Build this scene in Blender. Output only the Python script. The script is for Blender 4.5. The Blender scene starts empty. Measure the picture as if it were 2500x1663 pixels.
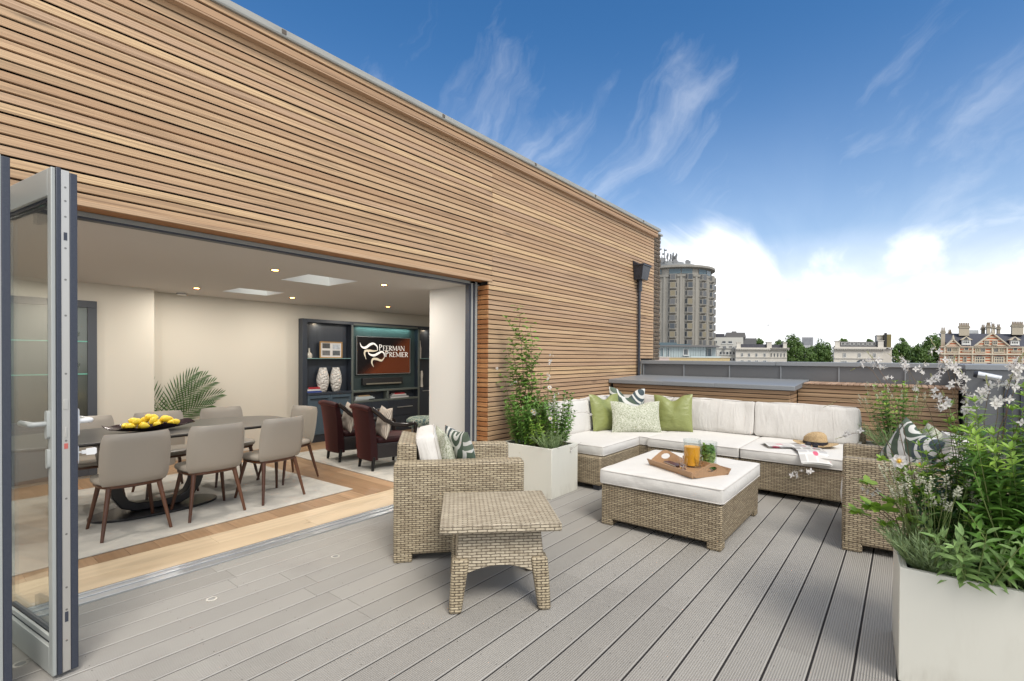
import bpy, math, random
from math import radians as R, sin, cos, pi, sqrt
from mathutils import Vector, Matrix, noise
sc = bpy.context.scene
col = sc.collection
# ------------------------------------------------------------------ camera, light, exposure
cam_d = bpy.data.cameras.new('camera'); cam = bpy.data.objects.new('camera', cam_d); col.objects.link(cam)
YAW = math.atan(961/1194.0)
cam.matrix_world = Matrix.Translation((0, 0, 1.45)) @ Matrix.Rotation(YAW, 4, 'Z') @ Matrix.Rotation(pi/2-0.0107, 4, 'X') @ Matrix.Rotation(0.0065, 4, 'Z')
cam_d.sensor_width = 36; cam_d.sensor_fit = 'HORIZONTAL'; cam_d.lens = 36*1194/2500
cam_d.shift_y = (883.4-831.5)/2500
cam_d.clip_start = .05; cam_d.clip_end = 6000
sc.camera = cam
SUN_EL, SUN_AZ = R(50), R(118)          # azimuth from +Y towards +X
wd = bpy.data.worlds.new('World'); sc.world = wd; wd.use_nodes = True
nt = wd.node_tree; N = nt.nodes; L = nt.links; N.clear()
wo = N.new('ShaderNodeOutputWorld'); bg = N.new('ShaderNodeBackground'); L.new(bg.outputs[0], wo.inputs[0])
sky = N.new('ShaderNodeTexSky'); sky.sky_type = 'NISHITA'; sky.sun_disc = False
sky.sun_elevation = SUN_EL; sky.sun_rotation = SUN_AZ; sky.altitude = 50; sky.air_density = 1.0; sky.dust_density = .6; sky.ozone_density = 3.0
hs = N.new('ShaderNodeHueSaturation'); hs.inputs['Saturation'].default_value = 1.28; hs.inputs['Value'].default_value = .84
L.new(sky.outputs[0], hs.inputs['Color'])
tc = N.new('ShaderNodeTexCoord')
sp = N.new('ShaderNodeSeparateXYZ'); L.new(tc.outputs['Generated'], sp.inputs[0])
def M(op, a, b=None, c=None, clamp=False):
    m = N.new('ShaderNodeMath'); m.operation = op; m.use_clamp = clamp
    for i, v in enumerate((a, b, c)):
        if v is None: continue
        if isinstance(v, (int, float)): m.inputs[i].default_value = v
        else: L.new(v, m.inputs[i])
    return m.outputs[0]
# wispy clouds on a plane high above, thicker and closer together toward the horizon
den = M('ADD', M('MAXIMUM', sp.outputs[2], 0.0), .16)
cx_ = M('DIVIDE', sp.outputs[0], den); cy_ = M('DIVIDE', sp.outputs[1], den)
cb = N.new('ShaderNodeCombineXYZ'); L.new(cx_, cb.inputs[0]); L.new(cy_, cb.inputs[1])
mp = N.new('ShaderNodeMapping'); mp.inputs['Rotation'].default_value = (0, 0, R(-28)); mp.inputs['Scale'].default_value = (1.25, .38, 1)
mp.inputs['Location'].default_value = (3.1, 1.2, 0)
L.new(cb.outputs[0], mp.inputs[0])
wn = N.new('ShaderNodeTexNoise'); wn.inputs['Scale'].default_value = .9; wn.inputs['Detail'].default_value = 3; L.new(mp.outputs[0], wn.inputs[0])
wmx = N.new('ShaderNodeVectorMath'); wmx.operation = 'MULTIPLY_ADD'; L.new(wn.outputs['Color'], wmx.inputs[0]); wmx.inputs[1].default_value = (1.1, 1.1, 0); L.new(mp.outputs[0], wmx.inputs[2])
n1 = N.new('ShaderNodeTexNoise'); n1.inputs['Scale'].default_value = 1.7; n1.inputs['Detail'].default_value = 10; n1.inputs['Roughness'].default_value = .55; L.new(wmx.outputs[0], n1.inputs[0])
nb = N.new('ShaderNodeTexNoise'); nb.inputs['Scale'].default_value = .55; nb.inputs['Detail'].default_value = 2; L.new(cb.outputs[0], nb.inputs[0])      # where cloud gathers at all
n3 = N.new('ShaderNodeTexNoise'); n3.inputs['Scale'].default_value = 3.2; n3.inputs['Detail'].default_value = 5; n3.inputs['Roughness'].default_value = .5; L.new(tc.outputs['Generated'], n3.inputs[0])
el = sp.outputs[2]
rr_ = M('ADD', M('MULTIPLY', sp.outputs[0], .779), M('MULTIPLY', sp.outputs[1], .627))     # along the far horizon
ca, sa = cos(R(52)), sin(R(52))
sl = M('ADD', M('MULTIPLY', rr_, ca), M('MULTIPLY', el, sa)); sc_ = M('SUBTRACT', M('MULTIPLY', el, ca), M('MULTIPLY', rr_, sa))
stv = N.new('ShaderNodeCombineXYZ'); L.new(M('MULTIPLY', sl, 3.0), stv.inputs[0]); L.new(M('MULTIPLY', sc_, 9.5), stv.inputs[1])
sw = N.new('ShaderNodeVectorMath'); sw.operation = 'MULTIPLY_ADD'; L.new(n3.outputs['Color'], sw.inputs[0]); sw.inputs[1].default_value = (1.3, 2.2, 0); L.new(stv.outputs[0], sw.inputs[2])
ns = N.new('ShaderNodeTexNoise'); ns.inputs['Scale'].default_value = 1.0; ns.inputs['Detail'].default_value = 9; ns.inputs['Roughness'].default_value = .6; L.new(sw.outputs[0], ns.inputs[0])
msum = None
for (dx, dy, dz, rad, st) in [(-0.669, 0.546, 0.505, 0.13, 0.5), (-0.677, 0.509, 0.532, 0.1, 0.35), (-0.582, 0.694, 0.423, 0.16, 0.8), (-0.536, 0.761, 0.365, 0.15, 0.85), (-0.339, 0.844, 0.415, 0.14, 0.8), (-0.43, 0.837, 0.34, 0.14, 0.7), (-0.298, 0.897, 0.328, 0.09, 0.7), (0.095, 0.935, 0.342, 0.09, 0.55), (-0.156, 0.947, 0.282, 0.14, 0.35), (-0.008, 0.971, 0.239, 0.15, 0.45), (-0.2, 0.91, 0.365, 0.12, 0.15), (-0.792, 0.306, 0.529, 0.1, 0.1)]:     # banks of high cloud, by direction in the sky
    dn = N.new('ShaderNodeVectorMath'); dn.operation = 'DISTANCE'; L.new(tc.outputs['Generated'], dn.inputs[0]); dn.inputs[1].default_value = (dx, dy, dz)
    k_ = M('SUBTRACT', 1.0, M('DIVIDE', dn.outputs['Value'], rad*1.35), clamp=True); k_ = M('MULTIPLY', M('MULTIPLY', k_, st), M('SUBTRACT', 2.0, k_))
    msum = k_ if msum is None else M('MAXIMUM', msum, k_)
wisp = M('MULTIPLY', M('DIVIDE', M('SUBTRACT', M('ADD', ns.outputs['Fac'], M('MULTIPLY', msum, .19)), .60), .56, clamp=True), .74)
wisp = M('POWER', wisp, 1.25)
# ragged top of the low cloud bank
hb = M('ADD', el, M('ADD', M('MULTIPLY', M('SUBTRACT', n3.outputs['Fac'], .5), -.34), M('MULTIPLY', M('SUBTRACT', n1.outputs['Fac'], .5), -.30)))
bank = M('SUBTRACT', 1.0, M('DIVIDE', M('SUBTRACT', hb, .085), .15), clamp=True)
bank = M('MULTIPLY', M('MULTIPLY', bank, bank), M('SUBTRACT', 3.0, M('MULTIPLY', bank, 2.0)))
base_ = M('MULTIPLY', M('POWER', M('SUBTRACT', 1.0, M('DIVIDE', el, .22), clamp=True), 1.2), 1.5, clamp=True)
haze_ = M('MULTIPLY', M('POWER', M('SUBTRACT', 1.0, M('DIVIDE', el, .62), clamp=True), 2.6), .62)
cf = M('MAXIMUM', M('MAXIMUM', wisp, M('MULTIPLY', bank, M('ADD', .70, M('MULTIPLY', ns.outputs['Fac'], .5)))), base_)
cf = M('SUBTRACT', 1.0, M('MULTIPLY', M('SUBTRACT', 1.0, cf), M('SUBTRACT', 1.0, haze_)), clamp=True)
# broken cloud added out of view, overhead and behind, to neutralise blue sky light
bk_ = M('MULTIPLY', M('ADD', M('MULTIPLY', sp.outputs[0], .627), M('MULTIPLY', sp.outputs[1], -.779)), 2.6)
bk_ = M('MAXIMUM', bk_, M('MULTIPLY', M('SUBTRACT', el, .68), 5.0), clamp=True)
cf = M('MAXIMUM', cf, M('MULTIPLY', bk_, M('DIVIDE', M('SUBTRACT', n1.outputs['Fac'], .34), .16, clamp=True)), clamp=True)
skys = N.new('ShaderNodeMixRGB'); skys.blend_type = 'MULTIPLY'; skys.inputs[0].default_value = 1; L.new(hs.outputs[0], skys.inputs[1]); skys.inputs[2].default_value = (1, 1, 1, 1)
mixc = N.new('ShaderNodeMixRGB'); L.new(cf, mixc.inputs[0]); L.new(skys.outputs[0], mixc.inputs[1]); cc_ = N.new('ShaderNodeMixRGB'); L.new(M('DIVIDE', M('SUBTRACT', n1.outputs['Fac'], .35), .3, clamp=True), cc_.inputs[0]); cc_.inputs[1].default_value = (6.0, 6.15, 6.5, 1); cc_.inputs[2].default_value = (8.2, 8.2, 8.1, 1); L.new(cc_.outputs[0], mixc.inputs[2])
L.new(mixc.outputs[0], bg.inputs[0]); bg.inputs[1].default_value = .10
sd = bpy.data.lights.new('sun', 'SUN'); sun = bpy.data.objects.new('sun', sd); col.objects.link(sun)
sd.energy = 1.5; sd.angle = R(24); sd.color = (1, .95, .87)
sdir = Vector((sin(SUN_AZ)*cos(SUN_EL), cos(SUN_AZ)*cos(SUN_EL), sin(SUN_EL)))
sun.rotation_euler = (-sdir).to_track_quat('-Z', 'Y').to_euler()
sc.view_settings.view_transform = 'Standard'; sc.view_settings.look = 'None'; sc.view_settings.exposure = .88; sc.view_settings.gamma = 1
sc.view_settings.use_curve_mapping = False
sc.render.engine = 'CYCLES'
sc.cycles.max_bounces = 10; sc.cycles.diffuse_bounces = 5; sc.cycles.transparent_max_bounces = 12; sc.cycles.sample_clamp_indirect = 4
rng = random.Random(7)

# ------------------------------------------------------------------ mesh helper
SKEW = {}
class MB:
    def __init__(s): s.v = []; s.f = []; s.m = []; s.r = []; s.uv = []
    def add(s, vs, fs, mi=0, rnd=None, uvs=None):
        o = len(s.v); s.v += [tuple(v) for v in vs]
        if rnd is None: rnd = (rng.random(), rng.random(), rng.random())
        for k, f in enumerate(fs):
            s.f.append([i+o for i in f]); s.m.append(mi); s.r.append(rnd); s.uv.append(uvs[k] if uvs else None)
        return s
    def box(s, x0, x1, y0, y1, z0, z1, mi=0, rnd=None):
        v = [(x0,y0,z0),(x1,y0,z0),(x1,y1,z0),(x0,y1,z0),(x0,y0,z1),(x1,y0,z1),(x1,y1,z1),(x0,y1,z1)]
        return s.add(v, [(0,3,2,1),(4,5,6,7),(0,1,5,4),(1,2,6,5),(2,3,7,6),(3,0,4,7)], mi, rnd)
    def prism(s, pts, axis, t0, t1, mi=0, rnd=None):
        n = len(pts)
        def mk(p, t): return {'x': (t, p[0], p[1]), 'y': (p[0], t, p[1]), 'z': (p[0], p[1], t)}[axis]
        v = [mk(p, t0) for p in pts]+[mk(p, t1) for p in pts]
        f = [(i, (i+1) % n, n+(i+1) % n, n+i) for i in range(n)]+[tuple(range(n))[::-1], tuple(range(n, 2*n))]
        return s.add(v, f, mi, rnd)
    def lathe(s, prof, c=(0,0,0), seg=24, mi=0, rnd=None, sx=1, sy=1, close=True):
        v = []; n = len(prof)
        for i in range(seg):
            a = 2*pi*i/seg
            for r, z in prof: v.append((c[0]+r*cos(a)*sx, c[1]+r*sin(a)*sy, c[2]+z))
        f = []
        for i in range(seg):
            j = (i+1) % seg
            for k in range(n-1): f.append((i*n+k, j*n+k, j*n+k+1, i*n+k+1))
        if close:
            if prof[0][0] > 1e-5: f.append(tuple(i*n for i in range(seg))[::-1])
            if prof[-1][0] > 1e-5: f.append(tuple(i*n+n-1 for i in range(seg)))
        return s.add(v, f, mi, rnd)
    def tube(s, pts, r, seg=8, mi=0, rnd=None, cap=True):
        pts = [Vector(p) for p in pts]; n = len(pts)
        rs = r if isinstance(r, (list, tuple)) else [r]*n
        v = []; up = Vector((0, 0, 1)); px = None
        for i, p in enumerate(pts):
            t = (pts[min(i+1, n-1)]-pts[max(i-1, 0)]).normalized()
            if px is None:
                a = up if abs(t.z) < .9 else Vector((1, 0, 0)); px = t.cross(a).normalized()
            else: px = (px-t*px.dot(t)).normalized()
            py = t.cross(px)
            for k in range(seg):
                a = 2*pi*k/seg; v.append(p+(px*cos(a)+py*sin(a))*rs[i])
        f = []
        for i in range(n-1):
            for k in range(seg): f.append((i*seg+k, i*seg+(k+1) % seg, (i+1)*seg+(k+1) % seg, (i+1)*seg+k))
        if cap: f += [tuple(range(seg))[::-1], tuple(range((n-1)*seg, n*seg))]
        return s.add(v, f, mi, rnd)
    def grid(s, fn, nu, nv, mi=0, rnd=None, uvs=False, wrapu=False):
        v = [fn(i/nu, j/nv) for j in range(nv+1) for i in range(nu+1)]
        f = []; uv = []
        for j in range(nv):
            for i in range(nu):
                a = j*(nu+1)+i; f.append((a, a+1, a+nu+2, a+nu+1))
                uv.append([(i/nu, j/nv), ((i+1)/nu, j/nv), ((i+1)/nu, (j+1)/nv), (i/nu, (j+1)/nv)])
        return s.add(v, f, mi, rnd, uv if uvs else None)
    def leaf(s, p, d, up, ln, w, mi=0, rnd=None, curl=.25, fold=.15, seg=3, tip=.0):
        p = Vector(p); d = Vector(d).normalized(); up = Vector(up)
        sd_ = d.cross(up)
        if sd_.length < 1e-4: sd_ = d.cross(Vector((1, 0, .3)))
        sd_.normalize(); nn = sd_.cross(d).normalized()
        v = [p]; f = []
        prof = {2: [.0, 1.0], 3: [.0, .85, .8], 4: [.0, .8, 1, .65]}[seg]
        for i in range(1, seg):
            t = i/seg; c = p+d*ln*t-nn*curl*ln*t*t; ww = w*.5*prof[i]
            v += [c+sd_*ww+nn*fold*w, c, c-sd_*ww+nn*fold*w]
        v.append(p+d*ln-nn*curl*ln)
        f += [(0, 2, 1), (0, 3, 2)]
        for i in range(seg-2):
            a = 1+i*3; f += [(a, a+1, a+4, a+3), (a+1, a+2, a+5, a+4)]
        a = 1+(seg-2)*3; e = len(v)-1
        f += [(a, a+1, e), (a+1, a+2, e)]
        return s.add(v, f, mi, rnd)
    def build(s, name, mats, parent=None, bevel=0, smooth=0, uvm=1.0, loc=None, rot=None, seg=2, warp=None, swap=False, twarp=None):
        k_ = None if parent is None else SKEW.get(parent.name) or (SKEW.get(parent.parent.name) if parent.parent else None)
        if k_:      # buildings on a slanting plot: side walls run at an angle to the street front
            s.v = [(p[0]+max(0, p[1])*k_, p[1], p[2]) for p in s.v]
        me = bpy.data.meshes.new(name)
        V_ = [warp(Vector(v)) for v in s.v] if warp else s.v
        me.from_pydata([tuple(v) for v in V_], [], s.f); 
        if not isinstance(mats, (list, tuple)): mats = [mats]
        for m in mats: me.materials.append(m)
        me.polygons.foreach_set('material_index', s.m)
        ul = me.uv_layers.new(name='UVMap'); ca = me.color_attributes.new('rnd', 'FLOAT_COLOR', 'CORNER')
        uvd = []; cd = []
        me.update()
        for k, p in enumerate(me.polygons):
            n = p.normal; r = s.r[k]; ax = max(range(3), key=lambda i: abs(n[i]))
            cu = s.uv[k]
            for q, vi in enumerate(p.vertices):
                c = me.vertices[vi].co
                if cu: uvd += list(cu[q])
                else:
                    if ax == 0: a = (c.y, c.z)
                    elif ax == 1: a = (c.x, c.z)
                    else: a = (c.x, c.y) if not swap else (c.y, c.x)
                    uvd += [a[0]*uvm, a[1]*uvm]
                cd += [r[0], r[1], r[2], 1]
        me.uv_layers['UVMap'].data.foreach_set('uv', uvd); ca.data.foreach_set('color', cd)
        if smooth: 
            me.shade_smooth()
            if smooth < 180: me.set_sharp_from_angle(angle=R(smooth))
        o = bpy.data.objects.new(name, me); col.objects.link(o)
        if bevel:
            b = o.modifiers.new('bevel', 'BEVEL'); b.width = bevel; b.segments = seg; b.limit_method = 'ANGLE'; b.angle_limit = R(40); b.harden_normals = False
            me.shade_smooth(); me.set_sharp_from_angle(angle=R(50))
        if parent: o.parent = parent
        if loc: o.location = loc
        if rot is not None: o.rotation_euler = rot if isinstance(rot, (tuple, list)) else (0, 0, rot)
        return o
def tag(o, label, cat, group=None, kind=None):
    if label: o['label'] = label
    if cat: o['category'] = cat
    if group: o['group'] = group
    if kind: o['kind'] = kind
    return o
def thing(name, label, cat, loc=(0,0,0), rz=0, group=None):
    o = bpy.data.objects.new(name, None); col.objects.link(o); o.location = loc; o.rotation_euler = (0, 0, rz); o.empty_display_size = .1
    return tag(o, label, cat, group)
def copy_tree(o, parent=None):
    c = o.copy(); col.objects.link(c); c.parent = parent
    for ch in [x for x in KIDS.get(o.name, [])] if False else [x for x in bpy.data.objects if x.parent == o]:
        copy_tree(ch, c)
    return c
KIDS = {}
def struct(o): o['kind'] = 'structure'; return o

# ------------------------------------------------------------------ materials
def mat(name, c, rough=.6, metal=0, spec=.5, **kw):
    m = bpy.data.materials.new(name); m.use_nodes = True; b = m.node_tree.nodes['Principled BSDF']
    b.inputs['Base Color'].default_value = (*c, 1); b.inputs['Roughness'].default_value = rough; b.inputs['Metallic'].default_value = metal
    b.inputs['Specular IOR Level'].default_value = spec
    for k, v in kw.items(): b.inputs[k.replace('_', ' ')].default_value = v
    return m
class NT:
    """small node-building helper on one material"""
    def __init__(s, m): s.t = m.node_tree; s.n = s.t.nodes; s.l = s.t.links; s.b = s.n['Principled BSDF']; s.m = m
    def node(s, typ, **kw):
        n = s.n.new(typ)
        for k, v in kw.items(): setattr(n, k, v)
        return n
    def set(s, n, k, v):
        if isinstance(v, bpy.types.NodeSocket): s.l.new(v, n.inputs[k])
        else: n.inputs[k].default_value = v
    def math(s, op, a, b=0.0, clamp=False):
        n = s.node('ShaderNodeMath', operation=op, use_clamp=clamp); s.set(n, 0, a); s.set(n, 1, b); return n.outputs[0]
    def mix(s, f, a, b, mode='MIX'):
        n = s.node('ShaderNodeMixRGB', blend_type=mode); s.set(n, 0, f)
        s.set(n, 1, a if isinstance(a, bpy.types.NodeSocket) else (*a, 1)); s.set(n, 2, b if isinstance(b, bpy.types.NodeSocket) else (*b, 1)); return n.outputs[0]
    def obj(s): return s.node('ShaderNodeTexCoord').outputs['Object']
    def uv(s): return s.node('ShaderNodeTexCoord').outputs['UV']
    def rnd(s):
        a = s.node('ShaderNodeVertexColor', layer_name='rnd'); sp = s.node('ShaderNodeSeparateColor'); s.l.new(a.outputs[0], sp.inputs[0]); return a.outputs[0], sp.outputs[0], sp.outputs[1], sp.outputs[2]
    def map(s, v, scale=(1,1,1), loc=(0,0,0), rot=(0,0,0)):
        n = s.node('ShaderNodeMapping'); s.set(n, 0, v); n.inputs['Scale'].default_value = scale; n.inputs['Rotation'].default_value = rot
        s.set(n, 'Location', loc); return n.outputs[0]
    def noise(s, v, scale=5, detail=3, rough=.5, dist=0):
        n = s.node('ShaderNodeTexNoise'); s.set(n, 'Vector', v); n.inputs['Scale'].default_value = scale; n.inputs['Detail'].default_value = detail
        n.inputs['Roughness'].default_value = rough; n.inputs['Distortion'].default_value = dist; return n.outputs['Fac']
    def ramp(s, f, stops):
        n = s.node('ShaderNodeValToRGB'); s.set(n, 0, f); e = n.color_ramp.elements
        while len(e) < len(stops): e.new(.5)
        for i, (p, c) in enumerate(stops): e[i].position = p; e[i].color = (*c, 1) if len(c) == 3 else c
        return n.outputs[0]
    def bump(s, h, strength=.3, dist=.01):
        n = s.node('ShaderNodeBump'); s.set(n, 'Height', h); n.inputs['Strength'].default_value = strength; n.inputs['Distance'].default_value = dist
        s.l.new(n.outputs[0], s.b.inputs['Normal'])
    def base(s, c): s.l.new(c, s.b.inputs['Base Color'])
    def rough(s, c): s.l.new(c, s.b.inputs['Roughness'])

def wood(name, stops, axis='y', grain=1.0, rough=.65, knots=True, dark=.35, gs=70, weather=None):
    m = mat(name, (.4, .3, .2), rough); t = NT(m); rc, r0, r1, r2 = t.rnd()
    off = t.node('ShaderNodeVectorMath', operation='MULTIPLY_ADD'); t.l.new(rc, off.inputs[0]); off.inputs[1].default_value = (17, 23, 11); t.l.new(t.obj(), off.inputs[2])
    v = off.outputs[0]; lo = 1.3; hi = gs
    sc3 = {'x': (lo, hi, hi), 'y': (hi, lo, hi), 'z': (hi, hi, lo)}[axis]
    g = t.noise(t.map(v, sc3), 1, 4, .6, .6)
    sc4 = tuple(x*.16 if x > 2 else .55 for x in sc3)
    g2 = t.noise(t.map(v, sc4), 1.0, 2, .5, 1.5)
    rings = t.node('ShaderNodeTexWave', wave_type='RINGS', rings_direction={'x': 'X', 'y': 'Y', 'z': 'Z'}[axis]); 
    t.l.new(t.map(v, tuple(x*.30 if x > 2 else .8 for x in sc3)), rings.inputs[0]); rings.inputs['Scale'].default_value = 1.0; rings.inputs['Distortion'].default_value = 6; rings.inputs['Detail'].default_value = 2; rings.inputs['Detail Scale'].default_value = .6
    basec = t.ramp(r0, stops)
    c = t.mix(t.math('MULTIPLY', t.math('SUBTRACT', g, .42, True), 2.2*grain, True), basec, tuple(x*.0+y for x, y in zip((0,0,0), stops[0][1])), 'MIX')
    dk = tuple(x*dark for x in stops[0][1])
    c = t.mix(t.math('MULTIPLY', t.math('SUBTRACT', g2, .52, True), 1.6*grain, True), c, dk, 'MIX')
    c = t.mix(t.math('MULTIPLY', rings.outputs['Fac'], .16*grain), c, dk)
    if knots:
        vo = t.node('ShaderNodeTexVoronoi'); t.l.new(t.map(v, {'x': (1.1, 7, 7), 'y': (7, 1.1, 7), 'z': (7, 7, 1.1)}[axis]), vo.inputs[0]); vo.inputs['Scale'].default_value = .62
        k = t.math('SUBTRACT', 1, t.math('DIVIDE', vo.outputs['Distance'], .085), True)
        c = t.mix(t.math('MULTIPLY', k, .7), c, tuple(x*.25 for x in dk))
    if weather:
        w = t.noise(t.map(t.obj(), (.5, .5, .5)), 1, 3)
        c = t.mix(t.math('MULTIPLY', t.math('SUBTRACT', w, .45, True), weather, True), c, (.30, .24, .19))
    t.base(c); t.bump(g, .12, .004); return m

CED = [(0, (0.413, 0.252, 0.142)), (0.22, (0.582, 0.39, 0.223)), (0.45, (0.492, 0.328, 0.209)), (0.68, (0.684, 0.481, 0.268)), (0.84, (0.435, 0.281, 0.164)), (1, (0.627, 0.43, 0.252))]
cedar_y = wood('cedar_cladding', CED, 'y', grain=1.5, weather=.3, gs=110)
cedar_x = wood('cedar_cladding_cross', [(p, tuple(x*.86 for x in c)) for p, c in CED], 'x', grain=2.0)
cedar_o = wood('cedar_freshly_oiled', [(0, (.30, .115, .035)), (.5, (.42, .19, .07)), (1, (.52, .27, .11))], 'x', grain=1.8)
teak_top = wood('cedar_bench_top', [(0, (.34, .215, .14)), (.5, (.42, .28, .19)), (1, (.48, .33, .23))], 'y')
oak_l = wood('oak_border', [(0, (.50, .385, .255)), (1, (.60, .475, .325))], 'y', grain=.8, rough=.42, knots=True, gs=25)
oak_b = wood('oak_floor', [(0, (.24, .145, .08)), (.5, (.33, .21, .12)), (1, (.40, .26, .155))], 'x', grain=.8, rough=.38, gs=25)
walnut = wood('walnut_legs', [(0, (.065, .024, .012)), (1, (.12, .048, .022))], 'z', grain=1.0, rough=.35, knots=False)
tray_w = wood('tray_wood', [(0, (.33, .19, .095)), (1, (.40, .24, .13))], 'x', grain=.8, rough=.45, knots=False, gs=60)
black_w = wood('dark_stained_oak', [(0, (.022, .028, .040)), (1, (.035, .044, .060))], 'z', grain=.7, rough=.35, knots=False)
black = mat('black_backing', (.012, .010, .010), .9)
# deck
deck_m = mat('composite_deck', (.33, .31, .285), .62); t = NT(deck_m); rc, r0, r1, r2 = t.rnd()
off = t.node('ShaderNodeVectorMath', operation='MULTIPLY_ADD'); t.l.new(rc, off.inputs[0]); off.inputs[1].default_value = (9, 9, 9); t.l.new(t.obj(), off.inputs[2])
n_ = t.noise(t.map(off.outputs[0], (6, .8, 6)), 1, 4, .6); n2_ = t.noise(t.obj(), 1.3, 4, .6); n3_ = t.noise(t.map(off.outputs[0], (260, 14, 260)), 1, 2)
c = t.mix(r0, (.322, .306, .280), (.375, .357, .328)); c = t.mix(t.math('MULTIPLY', t.math('SUBTRACT', n_, .45, True), .9, True), c, (.40, .378, .345))
c = t.mix(t.math('MULTIPLY', t.math('SUBTRACT', n2_, .5, True), 1.8, True), c, (.265, .247, .228)); c = t.mix(t.math('MULTIPLY', n3_, .08), c, (.20, .18, .16)); t.base(c)
t.rough(t.math('ADD', t.math('MULTIPLY', n2_, .3), .42)); t.bump(n3_, .05, .001)
screw_m = mat('screw_heads', (.05, .045, .04), .5)
# wicker
def wicker(name, a, b, gap, bw=.052, rh=.0150):
    m = mat(name, a, .55); t = NT(m)
    ge = t.node('ShaderNodeNewGeometry'); vt = t.node('ShaderNodeVectorTransform', vector_type='NORMAL', convert_from='WORLD', convert_to='OBJECT'); t.l.new(ge.outputs['True Normal'], vt.inputs[0])
    ab = t.node('ShaderNodeVectorMath', operation='ABSOLUTE'); t.l.new(vt.outputs[0], ab.inputs[0]); sn = t.node('ShaderNodeSeparateXYZ'); t.l.new(ab.outputs[0], sn.inputs[0]); so_ = t.node('ShaderNodeSeparateXYZ'); t.l.new(t.obj(), so_.inputs[0])
    xd = t.math('GREATER_THAN', sn.outputs[0], sn.outputs[1]); zd = t.math('GREATER_THAN', sn.outputs[2], .72)
    def sel(f, a_, b_): return t.math('ADD', t.math('MULTIPLY', f, b_), t.math('MULTIPLY', t.math('SUBTRACT', 1.0, f), a_))
    hu = sel(zd, sel(xd, so_.outputs[0], so_.outputs[1]), so_.outputs[0]); hv = sel(zd, so_.outputs[2], so_.outputs[1])
    cu_ = t.node('ShaderNodeCombineXYZ'); t.set(cu_, 0, hu); t.set(cu_, 1, hv); uv = cu_.outputs[0]
    br = t.node('ShaderNodeTexBrick'); br.offset = .5; br.offset_frequency = 2
    wob = t.noise(t.map(uv, (26, 26, 1)), 1, 2); wv = t.node('ShaderNodeVectorMath', operation='MULTIPLY_ADD'); 
    cb = t.node('ShaderNodeCombineXYZ'); t.set(cb, 1, wob); t.l.new(cb.outputs[0], wv.inputs[0]); wv.inputs[1].default_value = (0, .0062, 0); t.l.new(uv, wv.inputs[2])
    t.l.new(wv.outputs[0], br.inputs['Vector'])
    br.inputs['Scale'].default_value = 1; br.inputs['Brick Width'].default_value = bw; br.inputs['Row Height'].default_value = rh
    br.inputs['Mortar Size'].default_value = .0030; br.inputs['Mortar Smooth'].default_value = .75; br.inputs['Bias'].default_value = 0
    br.inputs['Color1'].default_value = (*a, 1); br.inputs['Color2'].default_value = (*b, 1); br.inputs['Mortar'].default_value = (*gap, 1)
    band = t.noise(t.map(uv, (7, 62, 1)), 1, 4, .65)
    c = t.mix(t.math('MULTIPLY', t.math('SUBTRACT', band, .47, True), 4.2, True), br.outputs['Color'], tuple(x*y for x, y in zip(b, (.46, .42, .38))))
    # upright stakes that show between the strands
    st = t.node('ShaderNodeTexBrick'); st.offset = .0; t.l.new(t.map(uv, (1, 1, 1), (bw*.25, 0, 0)), st.inputs['Vector'])
    st.inputs['Scale'].default_value = 1; st.inputs['Brick Width'].default_value = bw*.5; st.inputs['Row Height'].default_value = 10; st.inputs['Mortar Size'].default_value = .0022; st.inputs['Mortar Smooth'].default_value = .2
    c = t.mix(t.math('MULTIPLY', st.outputs['Fac'], .38), c, a)
    t.base(c)
    h = t.math('SUBTRACT', 1.0, br.outputs['Fac']); t.bump(h, .9, .006); return m
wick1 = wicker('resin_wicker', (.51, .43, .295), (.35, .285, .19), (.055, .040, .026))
wick2 = wicker('resin_wicker_darker_mix', (.47, .385, .255), (.31, .245, .16), (.045, .033, .022))  # darker brown mix of the same weave
wick3 = wicker('resin_wicker_pale', (.55, .48, .36), (.42, .36, .265), (.13, .10, .07), .054, .0160)
# cloth
def cloth(name, c, c2=None, scale=900, wr=.25, rough=.85, fold=(2.5, 2.5, 2.5)):
    m = mat(name, c, rough); t = NT(m); o = t.obj()
    n = t.noise(t.map(o, (scale*.1, scale*.1, scale*.05)), 1, 3); w = t.noise(t.map(o, fold), 2.2, 4, .55, .8)
    t.base(t.mix(n, c, c2 or tuple(x*.86 for x in c))); 
    h = t.math('ADD', t.math('MULTIPLY', w, 1.0), t.math('MULTIPLY', n, .02)); t.bump(h, wr, .05); return m
cream = cloth('cream_outdoor_fabric', (.66, .64, .605), (.58, .555, .52), wr=.32, fold=(6, 6, 1.2))
cream_t = cloth('cream_seat_fabric', (.67, .65, .615), (.60, .58, .545), wr=.22, fold=(2.5, 2.5, 2.5))
piping_m = cloth('cream_piping', (.60, .57, .53), wr=.05)
greige = mat('greige_leather', (.295, .265, .225), .42); t = NT(greige); t.bump(t.noise(t.obj(), 14, 4), .10, .01)
greige_d = mat('dark_grey_leather', (.085, .085, .085), .45)
green_l = mat('olive_green_leather', (.225, .250, .082), .36); t = NT(green_l); t.bump(t.noise(t.map(t.obj(), (5, 5, 9)), 1.6, 3, .5, 1), .30, .04)
speck = mat('speckled_green_linen', (.5, .55, .35), .9); t = NT(speck); o = t.obj()
s1 = t.noise(t.map(o, (150, 60, 60)), 1, 2, .7); s2 = t.noise(t.map(o, (60, 150, 150)), 1, 2, .7)
t.base(t.ramp(t.math('MULTIPLY', t.math('ADD', s1, s2), .5), [(.40, (.17, .20, .12)), (.47, (.36, .38, .27)), (.54, (.57, .57, .48)), (1, (.66, .65, .60))])); t.bump(s1, .2, .004)
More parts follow.
